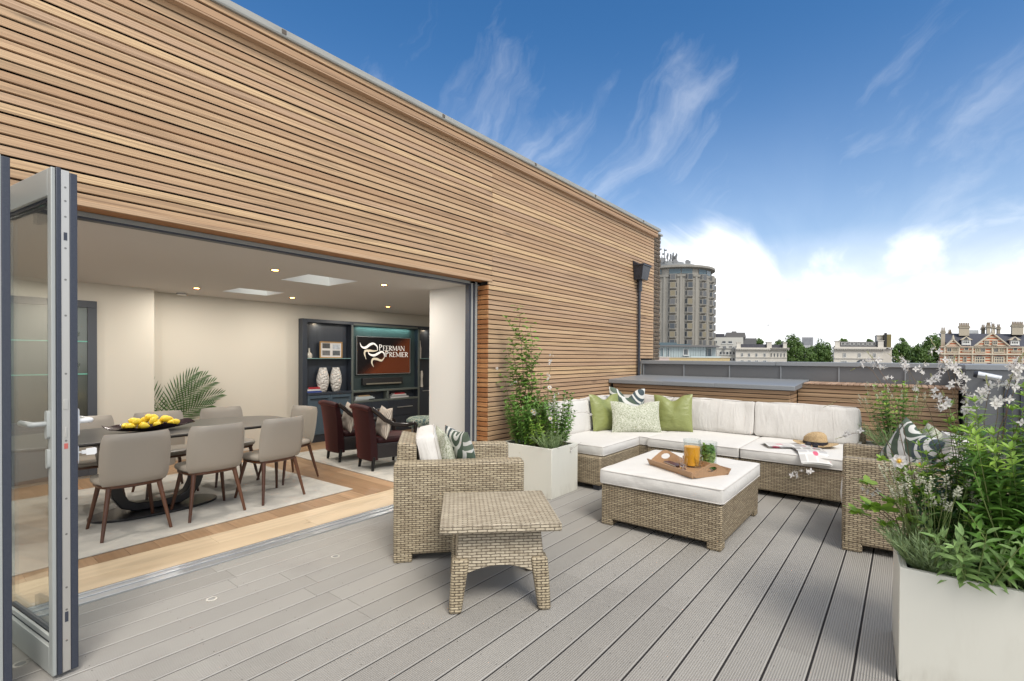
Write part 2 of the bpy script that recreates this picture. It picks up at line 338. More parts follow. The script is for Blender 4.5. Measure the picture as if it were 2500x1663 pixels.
# leaf print : big curved fronds of white, sage and slate
leafp = mat('leaf_print_cotton', (.6, .6, .6), .8); t = NT(leafp); so_ = t.node('ShaderNodeSeparateXYZ'); t.l.new(t.obj(), so_.inputs[0]); cu_ = t.node('ShaderNodeCombineXYZ'); t.l.new(so_.outputs[0], cu_.inputs[0]); t.l.new(so_.outputs[2], cu_.inputs[1]); uv = t.map(cu_.outputs[0], (2, 2, 2), (.3, .7, 0))
vo = t.node('ShaderNodeTexVoronoi'); t.l.new(t.map(uv, (1, 1, 1)), vo.inputs[0]); vo.inputs['Scale'].default_value = 1.9
wv = t.node('ShaderNodeTexWave', wave_type='BANDS', bands_direction='DIAGONAL'); vm = t.node('ShaderNodeVectorMath', operation='MULTIPLY_ADD'); t.l.new(vo.outputs['Color'], vm.inputs[0]); vm.inputs[1].default_value = (3, 3, 3); t.l.new(uv, vm.inputs[2])
rotv = t.node('ShaderNodeVectorRotate', rotation_type='Z_AXIS'); t.l.new(vm.outputs[0], rotv.inputs[0]); sepa = t.node('ShaderNodeSeparateColor'); t.l.new(vo.outputs['Color'], sepa.inputs[0]); t.l.new(t.math('ADD', t.math('MULTIPLY', sepa.outputs[1], 6.0), t.math('MULTIPLY', vo.outputs['Distance'], .9)), rotv.inputs['Angle']); t.l.new(rotv.outputs[0], wv.inputs[0])
wv.inputs['Scale'].default_value = 1.7; wv.inputs['Distortion'].default_value = 1.6; wv.inputs['Detail'].default_value = 1
sepc = t.node('ShaderNodeSeparateColor'); t.l.new(vo.outputs['Color'], sepc.inputs[0])
darkc = t.ramp(sepc.outputs[0], [(0, (.035, .05, .085)), (.4, (.06, .09, .06)), (.7, (.13, .17, .09)), (1, (.08, .11, .11))])
t.base(t.mix(t.ramp(wv.outputs['Fac'], [(.60, (0, 0, 0)), (.68, (1, 1, 1))]), darkc, (.58, .58, .55)))
zinc = mat('zinc_cladding', (.150, .155, .162), .42, .25); t = NT(zinc); z1 = t.noise(t.map(t.obj(), (1.2, 1.2, 3)), 1, 5, .6)
t.base(t.mix(z1, (.165, .170, .176), (.115, .120, .128))); t.rough(t.math('ADD', t.math('MULTIPLY', z1, .3), .28))
zinc_l = mat('zinc_capping', (.27, .285, .30), .4, .2); t = NT(zinc_l); z1 = t.noise(t.map(t.obj(), (1, 1, 3)), 1.3, 5, .6); t.base(t.mix(z1, (.29, .305, .32), (.21, .225, .24))); t.rough(t.math('ADD', t.math('MULTIPLY', z1, .3), .25))
lead = mat('weathered_flashing', (.33, .33, .31), .55); t = NT(lead); z1 = t.noise(t.map(t.obj(), (6, 3, 30)), 1, 5, .7); t.base(t.mix(z1, (.42, .42, .39), (.20, .20, .18)))
alu = mat('brushed_aluminium', (.62, .64, .66), .32, .85); alu_p = mat('pale_grey_powder_coat', (.36, .375, .36), .4); navy = mat('dark_slate_frame', (.028, .034, .055), .45)
t = NT(navy); t.base(t.mix(t.noise(t.obj(), 220, 2), (.022, .027, .048), (.06, .068, .085)))
steel = mat('steel_lock_plate', (.58, .56, .52), .42, .6); white_pl = mat('white_metal', (.78, .78, .77), .35)
glass = mat('clear_glass', (1, 1, 1), .0, 0, .5, Transmission_Weight=1.0, IOR=1.45)
def thin_glass(name, tint=(.97, .98, .97), refl=.10):
    m = bpy.data.materials.new(name); m.use_nodes = True; n = m.node_tree.nodes; l = m.node_tree.links; n.clear()
    o = n.new('ShaderNodeOutputMaterial'); mx = n.new('ShaderNodeMixShader'); tr = n.new('ShaderNodeBsdfTransparent'); gl = n.new('ShaderNodeBsdfGlossy'); lw = n.new('ShaderNodeLayerWeight')
    tr.inputs[0].default_value = (*tint, 1); gl.inputs['Roughness'].default_value = .02; lw.inputs['Blend'].default_value = .35
    mm = n.new('ShaderNodeMath'); mm.operation = 'MULTIPLY_ADD'; mm.inputs[1].default_value = .5; mm.inputs[2].default_value = refl; pw = n.new('ShaderNodeMath'); pw.operation = 'POWER'; pw.inputs[1].default_value = 3; lw.inputs['Blend'].default_value = .5; l.new(lw.outputs['Facing'], pw.inputs[0]); l.new(pw.outputs[0], mm.inputs[0])
    l.new(mm.outputs[0], mx.inputs[0]); l.new(tr.outputs[0], mx.inputs[1]); l.new(gl.outputs[0], mx.inputs[2]); l.new(mx.outputs[0], o.inputs[0]); return m
pane_g = thin_glass('window_pane', (.93, .96, .95), .06); cup_g = thin_glass('thin_clear_glass', (.95, .97, .97), .05)
planter_m = mat('ivory_powder_coat', (.6, .6, .5), .35); t = NT(planter_m); z1 = t.noise(t.obj(), 2.2, 4); t.rough(t.math('ADD', t.math('MULTIPLY', z1, .15), .3)); z2 = t.noise(t.map(t.obj(), (9, 9, 2.2)), 1, 4, .7); sz_ = t.node('ShaderNodeSeparateXYZ'); t.l.new(t.obj(), sz_.inputs[0]); spl = t.math('MULTIPLY', t.math('SUBTRACT', 1.0, t.math('DIVIDE', sz_.outputs[2], .12), True), t.math('MULTIPLY', t.math('SUBTRACT', z2, .42, True), 2.2, True)); t.base(t.mix(spl, t.mix(t.math('MULTIPLY', t.math('SUBTRACT', z2, .55, True), 1.2, True), t.mix(z1, (.68, .67, .60), (.64, .63, .56)), (.56, .54, .47)), (.36, .33, .27)))
soil = mat('potting_soil', (.018, .012, .008), .95); t = NT(soil); q = t.noise(t.obj(), 90, 4, .8); t.base(t.mix(q, (.008, .006, .004), (.05, .035, .025))); t.bump(q, 1, .02)
def leafmat(name, a, b, rough=.45, trans=.25):
    m = mat(name, a, rough); t = NT(m); rc, r0, r1, r2 = t.rnd(); c = t.mix(r0, a, b); t.base(c)
    tr = t.node('ShaderNodeBsdfTranslucent'); t.l.new(t.mix(.5, c, (.25, .40, .03)), tr.inputs[0]); mx = t.node('ShaderNodeMixShader'); mx.inputs[0].default_value = trans
    out = t.n['Material Output']; t.l.new(t.b.outputs[0], mx.inputs[1]); t.l.new(tr.outputs[0], mx.inputs[2]); t.l.new(mx.outputs[0], out.inputs[0]); return m
lf_mid = leafmat('leaf_mid_green', (.085, .20, .030), (.15, .31, .055)); lf_dark = leafmat('leaf_deep_green', (.035, .095, .020), (.08, .18, .035), .35)
lf_lime = leafmat('leaf_lime_green', (.20, .36, .045), (.32, .48, .08)); lf_lav = leafmat('leaf_lavender', (.20, .29, .14), (.31, .40, .21), .7)
lf_palm = leafmat('leaf_palm', (.018, .05, .012), (.055, .13, .03), .35, .15); stem_m = leafmat('green_stem', (.12, .20, .05), (.22, .26, .09), .6, .05); stem_r = leafmat('reddish_stem', (.13, .07, .04), (.16, .13, .06), .6, .05)
petal = mat('white_petal', (.80, .77, .74), .6); t = NT(petal); tr = t.node('ShaderNodeBsdfTranslucent'); tr.inputs[0].default_value = (.74, .70, .66, 1); mx = t.node('ShaderNodeMixShader'); mx.inputs[0].default_value = .35
t.l.new(t.b.outputs[0], mx.inputs[1]); t.l.new(tr.outputs[0], mx.inputs[2]); t.l.new(mx.outputs[0], t.n['Material Output'].inputs[0])
lavfl = leafmat('pale_flower_spike', (.42, .43, .32), (.58, .57, .46), .8, .1); yellow = mat('yellow_stamens', (.80, .50, .05), .6); pink = mat('pink_calyx', (.50, .22, .20), .6)
wallp = mat('cream_wall_paint', (.56, .525, .45), .75); t = NT(wallp); t.bump(t.noise(t.obj(), 40, 3), .04, .003)
wallw = mat('white_wall_paint', (.56, .55, .52), .7); ceil_m = mat('ceiling_paint', (.55, .525, .50), .8)
rug_m = mat('silver_beige_rug', (.45, .43, .385), .95); t = NT(rug_m); q = t.noise(t.obj(), 3.2, 6, .7, .6); q2 = t.noise(t.obj(), 300, 2); t.base(t.mix(t.ramp(q, [(.3, (0, 0, 0)), (.7, (1, 1, 1))]), (.32, .31, .285), (.46, .435, .385))); t.bump(q2, .4, .004)
tabl_m = mat('dark_ceramic_table', (.055, .052, .050), .3); t = NT(tabl_m); q = t.noise(t.map(t.obj(), (9, 3, 9)), 1, 5); t.base(t.mix(q, (.075, .070, .066), (.040, .038, .037)))
blk_met = mat('black_steel', (.012, .012, .013), .3, .4); cast = mat('black_cast_iron', (.012, .012, .014), .3); t = NT(cast); t.bump(t.noise(t.obj(), 60, 3), .2, .004)
lemon_m = mat('lemon_skin', (.83, .60, .035), .4); t = NT(lemon_m); t.bump(t.noise(t.obj(), 160, 2), .2, .002)
velvet = mat('burgundy_velvet', (.020, .0015, .003), .6, 0, .3, Sheen_Weight=.22, Sheen_Roughness=.35, Sheen_Tint=(.9, .12, .10, 1))
velvet_d = mat('dark_velvet', (.012, .009, .010), .7, 0, .3, Sheen_Weight=.4)
wavyf = mat('wavy_woven_fabric', (.4, .36, .3), .85); t = NT(wavyf); w_ = t.node('ShaderNodeTexWave'); t.l.new(t.obj(), w_.inputs[0]); w_.inputs['Scale'].default_value = 14; w_.inputs['Distortion'].default_value = 9; w_.inputs['Detail'].default_value = 1; w_.inputs['Detail Scale'].default_value=.6; t.base(t.mix(w_.outputs['Fac'], (.22, .18, .15), (.56, .51, .44)))
vase_m = mat('white_relief_ceramic', (.60, .58, .55), .4); t = NT(vase_m); vv = t.node('ShaderNodeTexVoronoi'); t.l.new(t.obj(), vv.inputs[0]); vv.inputs['Scale'].default_value = 24; t.bump(t.math('SUBTRACT', 1, vv.outputs['Distance']), 1.0, .03)
def emis(name, c, s):
    m = bpy.data.materials.new(name); m.use_nodes = True; b = m.node_tree.nodes['Principled BSDF']; b.inputs['Base Color'].default_value = (*c, 1); b.inputs['Emission Color'].default_value = (*c, 1); b.inputs['Emission Strength'].default_value = s; return m
lampm = emis('lamp_lens', (1, .72, .38), 3.5)
# ------------------------------------------------------------------ TIMBER-CLAD WALL
WX = -3.68; PIT = .0555
wall = thing('timber_clad_wall', 'long rooftop wall clad in horizontal cedar slats above a wide folding-door opening', 'wall', (WX, 0, 0))
b = MB(); gz0 = 3.680
def slat(b, y0, y1, zt, joints, mi=0):
    ys = [y0]+[j for j in joints if y0+.05 < j < y1-.05]+[y1]
    for a, c in zip(ys[:-1], ys[1:]):
        ox = rng.uniform(-.0015, .0015)
        b.box(-.022, ox, a+.0012, c-.0012, zt-.0448, zt, mi)
k = 0; z = 3.706-.008
while z > .02:
    if z-.047 > 2.31:
        js = [4.202]
        if k % 4 == 1: js.append(-1.7)
        y1 = 8.783
        slat(b, -5, y1, z, js)
    else:
        y1 = 8.783 if z-.047 > 1.385 else 8.235
        slat(b, 4.144, y1, z, [])
    z -= PIT; k += 1
b.build('slat_cladding', cedar_y, wall, bevel=.0025, seg=1)
b = MB(); b.box(-.18, -.022, -5, 8.775, 2.318, 3.80); b.box(-.15, -.022, 4.16, 8.775, 1.40, 2.318); b.box(-.15, -.022, 4.16, 8.20, .0, 1.40); b.build('backing_board', black, wall)
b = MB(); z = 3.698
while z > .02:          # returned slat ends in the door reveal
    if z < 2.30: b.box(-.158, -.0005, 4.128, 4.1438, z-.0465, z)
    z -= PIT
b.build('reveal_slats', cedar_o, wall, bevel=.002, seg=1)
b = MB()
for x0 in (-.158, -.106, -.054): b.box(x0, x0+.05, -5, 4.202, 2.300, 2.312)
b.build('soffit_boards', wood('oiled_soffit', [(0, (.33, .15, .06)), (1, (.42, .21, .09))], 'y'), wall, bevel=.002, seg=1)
b = MB(); b.box(-.01, .006, -5, 4.202, 2.296, 2.327); b.build('drip_board', cedar_y, wall, bevel=.002, seg=1)
b = MB(); b.box(-.02, .057, -5, 8.825, 3.764, 3.800); b.box(-.02, .057, -5, 8.825, 3.702, 3.748); b.box(.0, .057, -5, 8.825, 3.688, 3.7005); b.build('fascia_boards', cedar_y, wall, bevel=.0025, seg=1)
b = MB(); b.box(-.02, .04, -5, 8.82, 3.748, 3.764); b.box(-.022, -.002, -5, 8.82, 3.698, 3.80); b.build('fascia_backing', black, wall)
b = MB(); b.prism([(-.45, 3.802), (.075, 3.802), (.08, 3.812), (.078, 3.856), (.06, 3.866), (-.45, 3.90)], 'y', -5, 8.90); b.build('roof_flashing', lead, wall)
b = MB()
for y in (-1.4, .2, 1.75, 3.35, 4.9, 6.4, 8.1): b.box(.066, .083, y, y+.035, 3.816, 3.850); 
b.build('flashing_clip', mat('rusty_clips', (.10, .085, .07), .8), wall, bevel=.003)
# brick end
brick_m = mat('weathered_brick', (.2, .15, .1), .9); t = NT(brick_m); br = t.node('ShaderNodeTexBrick'); t.l.new(t.uv(), br.inputs[0]); br.inputs['Scale'].default_value = 1; br.inputs['Brick Width'].default_value = .225; br.inputs['Row Height'].default_value = .075
br.inputs['Mortar Size'].default_value = .008; br.inputs['Color1'].default_value = (.25, .175, .11, 1); br.inputs['Color2'].default_value = (.12, .09, .065, 1); br.inputs['Mortar'].default_value = (.03, .027, .024, 1)
t.base(t.mix(t.noise(t.obj(), 18, 4), br.outputs[0], (.12, .095, .07), 'MIX')); t.bump(t.math('SUBTRACT', 1, br.outputs['Fac']), .8, .02)
bw = thing('brick_wall', 'narrow dark brown brick party wall at the far end of the cedar cladding', 'brick wall', (-3.73, 8.785, 0))
b = MB(); rr = random.Random(3); b.box(-.3, -.012, .0, .40, 1.40, 3.80); z = 1.40; kk = 0
while z < 3.76:
    y = -.0 if kk % 2 else -.11
    while y < .40:
        w = .215; y0 = max(y, 0); y1 = min(y+w, .42+rr.uniform(-.012, .012))
        if y1-y0 > .03: b.box(-.25, rr.uniform(-.004, .012), y0, y1, z+.005, z+.068)
        y += .225
    z += .075; kk += 1
b.build('brickwork', brick_m, bw, bevel=.004, seg=1)
b = MB(); b.box(-.3, .03, -.0, .47, 3.802, 3.835); b.build('coping_stone', lead, bw, bevel=.004)
# hopper and downpipe
dp = thing('drainpipe', 'black rainwater hopper and thin black downpipe on the cedar wall above the seating corner', 'drainpipe', (WX, 8.03, 0))
blackpl = mat('black_painted_metal', (.016, .018, .026), .28, .2); t = NT(blackpl); q = t.noise(t.obj(), 14, 4); t.base(t.mix(q, (.012, .014, .022), (.05, .055, .07)))
b = MB(); v = [(.01,-.13,2.79),(.15,-.13,2.79),(.15,.13,2.79),(.01,.13,2.79),(.01,-.155,3.02),(.19,-.155,3.02),(.19,.16,3.02),(.01,.16,3.02)]
b.add(v, [(0,3,2,1),(0,1,5,4),(1,2,6,5),(2,3,7,6),(3,0,4,7)]); b.box(.005, .205, -.17, .175, 3.02, 3.05); b.build('hopper', blackpl, dp, bevel=.006)
b = MB(); b.prism([(.0, 3.052), (.10, 3.052), (.0, 3.12)], 'y', -.165, .05); b.build('outlet_flap', blackpl, dp, bevel=.004)
b = MB(); b.tube([(.05, .02, 2.80), (.05, .02, 2.6)], .04, 12); b.tube([(.045, .02, 2.62), (.045, .02, 1.13)], .025, 12); b.build('pipe', blackpl, dp, smooth=50)
# ------------------------------------------------------------------ FOLDING DOORS
FX = -3.84
fr = thing('door_frame', 'slim dark and silver frame of the wide folding-door opening', 'door frame', (FX, 0, 0))
b = MB(); b.box(-.07, -.002, -5, 4.01, 2.283, 2.299); b.box(-.07, .0, -5, 4.01, 2.272, 2.281); b.box(-.07, -.02, -5, 4.01, 2.262, 2.270); b.build('head_track', alu_p, fr)
b = MB(); b.box(-.068, -.008, -5, 4.01, 2.2585, 2.2975); b.build('head_recess', navy, fr)
b = MB(); b.box(-.08, -.001, 4.10, 4.1275, 0, 2.299); b.box(-.08, -.004, 4.035, 4.06, 0, 2.28); b.build('jamb_rail', alu_p, fr)
b = MB(); b.box(-.075, -.012, 4.01, 4.10, 0, 2.29); b.build('jamb_recess', navy, fr)
b = MB(); 
for x0, x1, z1 in ((-.01, .012, .012), (.018, .05, .009), (.056, .07, .012), (.076, .118, .007), (.122, .153, .011)): b.box(x0, x1, -5, 4.12, -.02, z1)
b.build('threshold_rail', alu, fr, bevel=.002)
b = MB(); b.box(-.035, -.011, -5, 4.12, -.02, .004); b.box(-.01, .15, -5, 4.12, -.02, .002); b.build('threshold_gasket', navy, fr)
def door_leaf(nm, label, ox, oy, ln, ang, handle):
    d = thing(nm, label, 'door', (ox, oy, 0), ang, 'folded glass door leaves')
    # local: x from 0 (free end) to -ln (hinge) ; visible glass face toward -y
    H = 2.268; z0 = .02; F = -.083; F2 = -.0675
    b = MB(); b.box(-.050, -.008, F, F2, z0, H); b.box(-ln, -ln+.045, F, F2, z0, H); b.box(-ln+.045, -.050, F, F2, z0, z0+.12); b.box(-ln+.045, -.050, F, F2, H-.12, H)
    b.box(-.060, -.0505, F+.004, F2, z0+.12, H-.12); b.box(-ln+.0455, -ln+.055, F+.004, F2, z0+.12, H-.12); b.box(-ln+.055, -.0605, F+.004, F2, z0+.14, z0+.165)
    b.build('outer_frame', alu_p, d, bevel=.003)
    b = MB(); b.box(-.06, -.002, -.0670, -.0505, z0, H+.004); b.box(-ln, -.0605, -.0670, -.0555, z0, z0+.13); b.box(-ln, -.0605, -.0670, -.0555, H-.13, H); b.box(-ln, -ln+.05, -.0670, -.0505, z0+.131, H-.131)
    b.box(-.06, -.003, -.0195, .0066, z0, H-.008); b.box(-ln, -.0605, -.0195, .0066, z0, z0+.10); b.box(-ln, -.0605, -.0195, .0066, H-.11, H-.01); b.build('thermal_gasket', navy, d, bevel=.002)
    if not handle:
        b = MB(); b.box(-.06, -.006, -.0500, -.0200, z0, H-.002); b.build('edge_profile', alu_p, d, bevel=.0015)
    else:
        b = MB(); b.box(-.06, -.006, -.0500, -.0200, z0, H-.002); b.build('lock_plate', steel, d, bevel=.0015)
        sm_ = mat('screw_steel', (.25, .24, .22), .4, .8)
        for z in (.16, .30, .40, .64, .80, 1.06, 1.36, 1.62, 1.78, 1.92, 2.06, 2.13, 2.19):
            cy = -.035; n = 10; b2 = MB(); b2.add([(-.0052, cy+.0045*cos(2*pi*i/n), z+.0045*sin(2*pi*i/n)) for i in range(n)], [tuple(range(n))]); b2.build('screw', sm_, d)
        b = MB(); b.box(-.007, -.0045, -.041, -.029, .245, .29); b.box(-.007, -.0045, -.041, -.029, 1.955, 1.99); b.build('keep_slot', navy, d)
        b = MB(); b.box(-.007, -.0035, -.043, -.027, 1.20, 1.245); b.box(-.007, -.0035, -.0385, -.0315, 1.075, 1.12); b.build('latch', steel, d, bevel=.001)
        b = MB(); b.box(-.007, -.0045, -.0415, -.0285, 1.024, 1.048); b.build('warning_sticker', mat('red_sticker', (.50, .12, .10), .6), d)
    b = MB(); b.box(-ln+.05, -.065, -.046, -.038, z0+.125, H-.125); b.build('glass_pane', pane_g, d)
    if handle:
        for sgn, yb in ((-1, F), (1, .0066)):
            h_ = MB(); h_.prism([(-.037+.015*cos(a), 1.135+(.048 if sin(a) > 0 else -.048)+.015*sin(a)) for a in [i*pi/8 for i in range(16)]], 'y', yb, yb+sgn*.012)
            hp = h_.build('handle_plate', alu_p if sgn < 0 else white_pl, d, smooth=40)
            h_ = MB(); h_.tube([(-.037, yb+sgn*.01, 1.14), (-.037, yb+sgn*.05, 1.14), (-.042, yb+sgn*.058, 1.14), (-.155, yb+sgn*.060, 1.14), (-.168, yb+sgn*.056, 1.14)], [.011, .011, .0125, .012, .011], 12); h_.build('lever', alu_p if sgn < 0 else white_pl, hp, smooth=50)
            h_ = MB(); h_.prism([(-.037+.013*cos(a), .985+(.030 if sin(a) > 0 else -.030)+.013*sin(a)) for a in [i*pi/8 for i in range(16)]], 'y', yb, yb+sgn*.010); h_.build('keyhole_plate', alu_p if sgn < 0 else white_pl, d, smooth=40)
        h_ = MB(); h_.box(-.044, -.030, .0166, .030, .992, .998); h_.box(-.0385, -.0355, .030, .047, .985, 1.003); h_.prism([(.047, .978), (.080, .976), (.087, .982), (.087, 1.006), (.080, 1.010), (.047, 1.008)], 'x', -.0392, -.0348); h_.build('key', white_pl, d, bevel=.001)
    return d
door_leaf('folding_door', 'open folding glass door leaf with lever handles, lock plate and key, in front of the dining table', -2.925, .488, .80, R(8.8), True)
door_leaf('folding_door', 'second folded glass door leaf, cut off by the left edge of the photo', -2.895, .272, .80, R(6), False)
# ------------------------------------------------------------------ DECK
b = MB(); pit = .161; x = -.1726-22*pit; i = 0
GN = 13; rs = random.Random(5)
JO = {0: [2.762], 1: []}
while x < 2.2:
    x0 = x+.0052; x1 = x+pit-.0052
    if x0 < -3.68: x0 = -3.685
    kk = round((x+.1726)/pit)
    js = [2.762, -.9, 6.35] if kk % 2 == 0 and kk > -14 else ([.95, 4.6] if kk > -14 else ([1.35 if kk % 2 else 1.30, 4.9] if kk < -19 else [2.05+rs.random()*.1-.5, 5.6]))
    js = sorted(js); ys = [-2.5]+js+[7.45]
    ng = GN if kk > -40 else 1
    prof = [(x0, -.025), (x0, -.003), (x0+.003, 0)]
    a0 = x0+.005; a1 = x1-.005; wd_ = (a1-a0)/ng
    for g in range(ng):
        gx_ = a0+g*wd_; prof += [(gx_+wd_*.18, 0), (gx_+wd_*.28, -.006), (gx_+wd_*.72, -.006), (gx_+wd_*.82, 0)]
    prof += [(x1-.003, 0), (x1, -.003), (x1, -.025)]
    for ya, yb in zip(ys[:-1], ys[1:]):
        v = [(p[0], ya+.0012, p[1]) for p in prof]+[(p[0], yb-.0012, p[1]) for p in prof]; n = len(prof)
        b.add(v, [(q+1, q, n+q, n+q+1) for q in range(n-1)]+[tuple(range(n)), tuple(range(n, 2*n))[::-1]])
    yj = -1.9
    while yj < 7:
        for ex in (x0+.022, x1-.022):
            if rs.random() < .93:
                cx0 = ex+rs.uniform(-.003, .003); cy0 = yj+rs.uniform(-.008, .008); r_ = .0028
                b.add([(cx0+r_*cos(2*pi*q/6), cy0+r_*sin(2*pi*q/6), .0006) for q in range(6)], [tuple(range(6))], 1)
        yj += .4056
    x += pit; i += 1
for q in range(160):
    cx0 = rs.uniform(-3.3, 1); cy0 = rs.uniform(.6, 6); r_ = rs.uniform(.001, .003); a_ = rs.random()*pi
    b.add([(cx0+r_*cos(a_), cy0+r_*sin(a_), .001), (cx0-r_*.5*sin(a_), cy0+r_*.5*cos(a_), .0012), (cx0-r_*cos(a_)*2, cy0-r_*sin(a_)*2, .001), (cx0+r_*.5*sin(a_), cy0-r_*.5*cos(a_), .0012)], [(0, 1, 2, 3)], 1)
struct(b.build('deck', [deck_m, screw_m]))
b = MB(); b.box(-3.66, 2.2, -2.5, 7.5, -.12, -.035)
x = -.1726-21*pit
while x < 2.1: b.box(x-.0049, x+.0049, -2.5, 7.44, -.0345, -.0055); x += pit  # black strips in the board gaps stand in for their shade
struct(b.build('deck_underside_gap_shade', black))
dl_g = 'small round lights set in the deck'
for (x, y), lb in zip([(-3.188, 1.136), (-3.185, 1.942), (-3.2, .333)], ['small round steel deck light to the right of the open folding door leaf', 'small round steel deck light nearest the left wicker armchair', 'small round steel deck light seen under the open folding door leaf at the bottom left']):
    d = thing('deck_light', lb, 'light', (x, y, 0), 0, dl_g)
    b = MB(); b.lathe([(.030, -.01), (.030, .0025), (.020, .003), (.020, .001)], (0,0,0), 24, close=False); b.build('rim', steel, d, smooth=50)
    b = MB(); b.lathe([(.0195, -.01), (.0195, .0015), (0, .0015)], (0,0,0), 24); b.build('lens', mat('lens', (.22, .22, .21), .3), d, smooth=50)
# ------------------------------------------------------------------ INTERIOR SHELL
CZ = 2.277; BX = -7.75
b = MB(); y = -4.2
while y < 8.3:
    xx = -4.335; 
    while xx > -8.0:
        ln = rs.uniform(.9, 1.9); b.box(max(xx-ln, -8), xx-.0015, y+.001, y+.179, -.03, 0); xx -= ln
    y += .18
for x0, x1 in ((-4.333, -4.105), (-4.103, -3.876)):
    y = -4.2+rs.random()
    while y < 8.2:
        ln = 1.9; b.box(x0, x1, y, min(y+ln, 8.3)-.0015, -.03, .0, 1); y += ln
struct(b.build('interior_floor', [oak_b, oak_l], bevel=.0008, seg=1))
# ceiling with two skylight holes
SKY = [(-5.35, -4.76, 2.59, 3.17), (-6.95, -6.43, 2.60, 3.17)]
xs = sorted({-7.75, -3.85}|{a for s_ in SKY for a in s_[:2]}); b = MB()
segs = [(-7.75, -6.95, None), (-6.95, -6.43, SKY[1]), (-6.43, -5.35, None), (-5.35, -4.76, SKY[0]), (-4.76, -3.85, None)]
for a, c, s_ in segs:
    if s_ is None: b.box(a, c, -4.2, 8.3, CZ, CZ+.3)
    else: b.box(a, c, -4.2, s_[2], CZ, CZ+.3); b.box(a, c, s_[3], 8.3, CZ, CZ+.3)
struct(b.build('ceiling', ceil_m))
for s_, lb in zip(SKY, ['square white skylight in the ceiling, the larger and nearer one', 'square white skylight in the ceiling, the smaller one nearer the back wall']):
    d = thing('skylight', lb, 'skylight', ((s_[0]+s_[1])/2, (s_[2]+s_[3])/2, CZ), 0, 'skylights')
    hx = (s_[1]-s_[0])/2; hy = (s_[3]-s_[2])/2
    b = MB(); b.box(-hx-.02, -hx+.002, -hy, hy, .302, .62); b.box(hx-.002, hx+.02, -hy, hy, .302, .62); b.box(-hx-.02, hx+.02, -hy-.02, -hy+.002, .302, .621); b.box(-hx-.02, hx+.02, hy-.002, hy+.02, .302, .621)
    b.box(-hx+.001, -hx+.004, -hy+.001, hy-.001, -.001, .31); b.box(hx-.004, hx-.001, -hy+.001, hy-.001, -.001, .31); b.box(-hx+.004, hx-.004, -hy+.001, -hy+.004, -.001, .31); b.box(-hx+.004, hx-.004, hy-.004, hy-.001, -.001, .31)
    b.build('shaft', mat('white_shaft', (.85, .85, .84), .7), d)
    b = MB(); b.box(-hx, hx, -hy, hy, .60, .606); b.build('pane', pane_g, d)
b = MB(); b.box(BX-.2, BX, -4.2, 8.5, -.03, 2.6); struct(b.build('wall_back', wallp))
b = MB(); b.box(BX, -7.43, -4.2, 1.988, 0, CZ+.01); struct(b.build('wall_projecting', wallp))
b = MB(); b.box(BX-.2, -3.87, 8.3, 8.5, -.03, 2.6); struct(b.build('wall_far_end', wallp))
b = MB(); b.box(-4.665, -3.915, 4.139, 4.30, 0, CZ+.02); b.box(-3.915, -3.87, 4.139, 8.3, 0, CZ+.02); struct(b.build('wall_pier', wallw))
b = MB(); b.box(BX-.2, -3.87, -4.4, -4.2, -.03, 2.6); struct(b.build('wall_near_end', wallp))
b = MB(); b.box(-3.915, -3.85, -4.2, 4.3, CZ+.001, 2.6); struct(b.build('wall_over_doors', wallw))
dlg = 'recessed ceiling downlights'
for (x, y), lb in zip([(-4.80, 2.27), (-6.90, 3.51), (-4.76, 3.52), (-6.83, 5.13), (-6.90, 2.29)],
        ['recessed ceiling downlight to the left of the larger skylight', 'recessed ceiling downlight between the smaller skylight and the built-in cabinet', 'recessed ceiling downlight between the larger skylight and the white pier', 'faint recessed ceiling downlight farthest right, above the television cabinet', 'recessed ceiling downlight next to the white smoke alarm']):
    d = thing('downlight', lb, 'ceiling light', (x, y, CZ), 0, dlg)
    b = MB(); b.lathe([(.030, -.001), (.045, -.004), (.047, -.0005)], (0,0,0), 20, close=False); b.build('rim', mat('bronze_rim', (.20, .17, .13), .4, .6), d, smooth=60)
    b = MB(); b.lathe([(.030, -.0015), (0, -.0015)], (0,0,0), 16); b.build('lamp_lens', lampm, d)
    ld = bpy.data.lights.new('downlight_and_fill_beam', 'AREA'); ld.shape = 'DISK'; ld.size = .09; ld.energy = 8.6; ld.color = (1, .94, .86)
    lo = bpy.data.objects.new('downlight_and_fill_beam', ld); col.objects.link(lo); lo.parent = d; lo.location = (0, 0, -.012)
for (x, y) in [(-4.8, .2), (-6.9, .2), (-6.0, 1.2), (-4.9, -1.8), (-6.9, -1.8), (-5.8, 6.4), (-5.2, 5.3)]:  # extra lamps without fittings, added to brighten the room
    ld = bpy.data.lights.new('downlight_and_fill_beam', 'AREA'); ld.shape = 'DISK'; ld.size = .09; ld.energy = 8.6; ld.color = (1, .94, .86)
    lo = bpy.data.objects.new('downlight_and_fill_beam', ld); col.objects.link(lo); lo.location = (x, y, CZ-.02)
d = thing('smoke_alarm', 'white round smoke alarm on the ceiling near the corner above the palm', 'smoke alarm', (-7.56, 2.33, CZ))
b = MB(); b.lathe([(.0, -.036), (.045, -.036), (.058, -.028), (.06, -.012), (.06, 0)], (0,0,0), 24); b.build('housing', wallw, d, smooth=40)
b = MB(); b.lathe([(.0605, -.022), (.0605, -.016)], (0,0,0), 24, close=False); b.build('vent_slots', black, d)
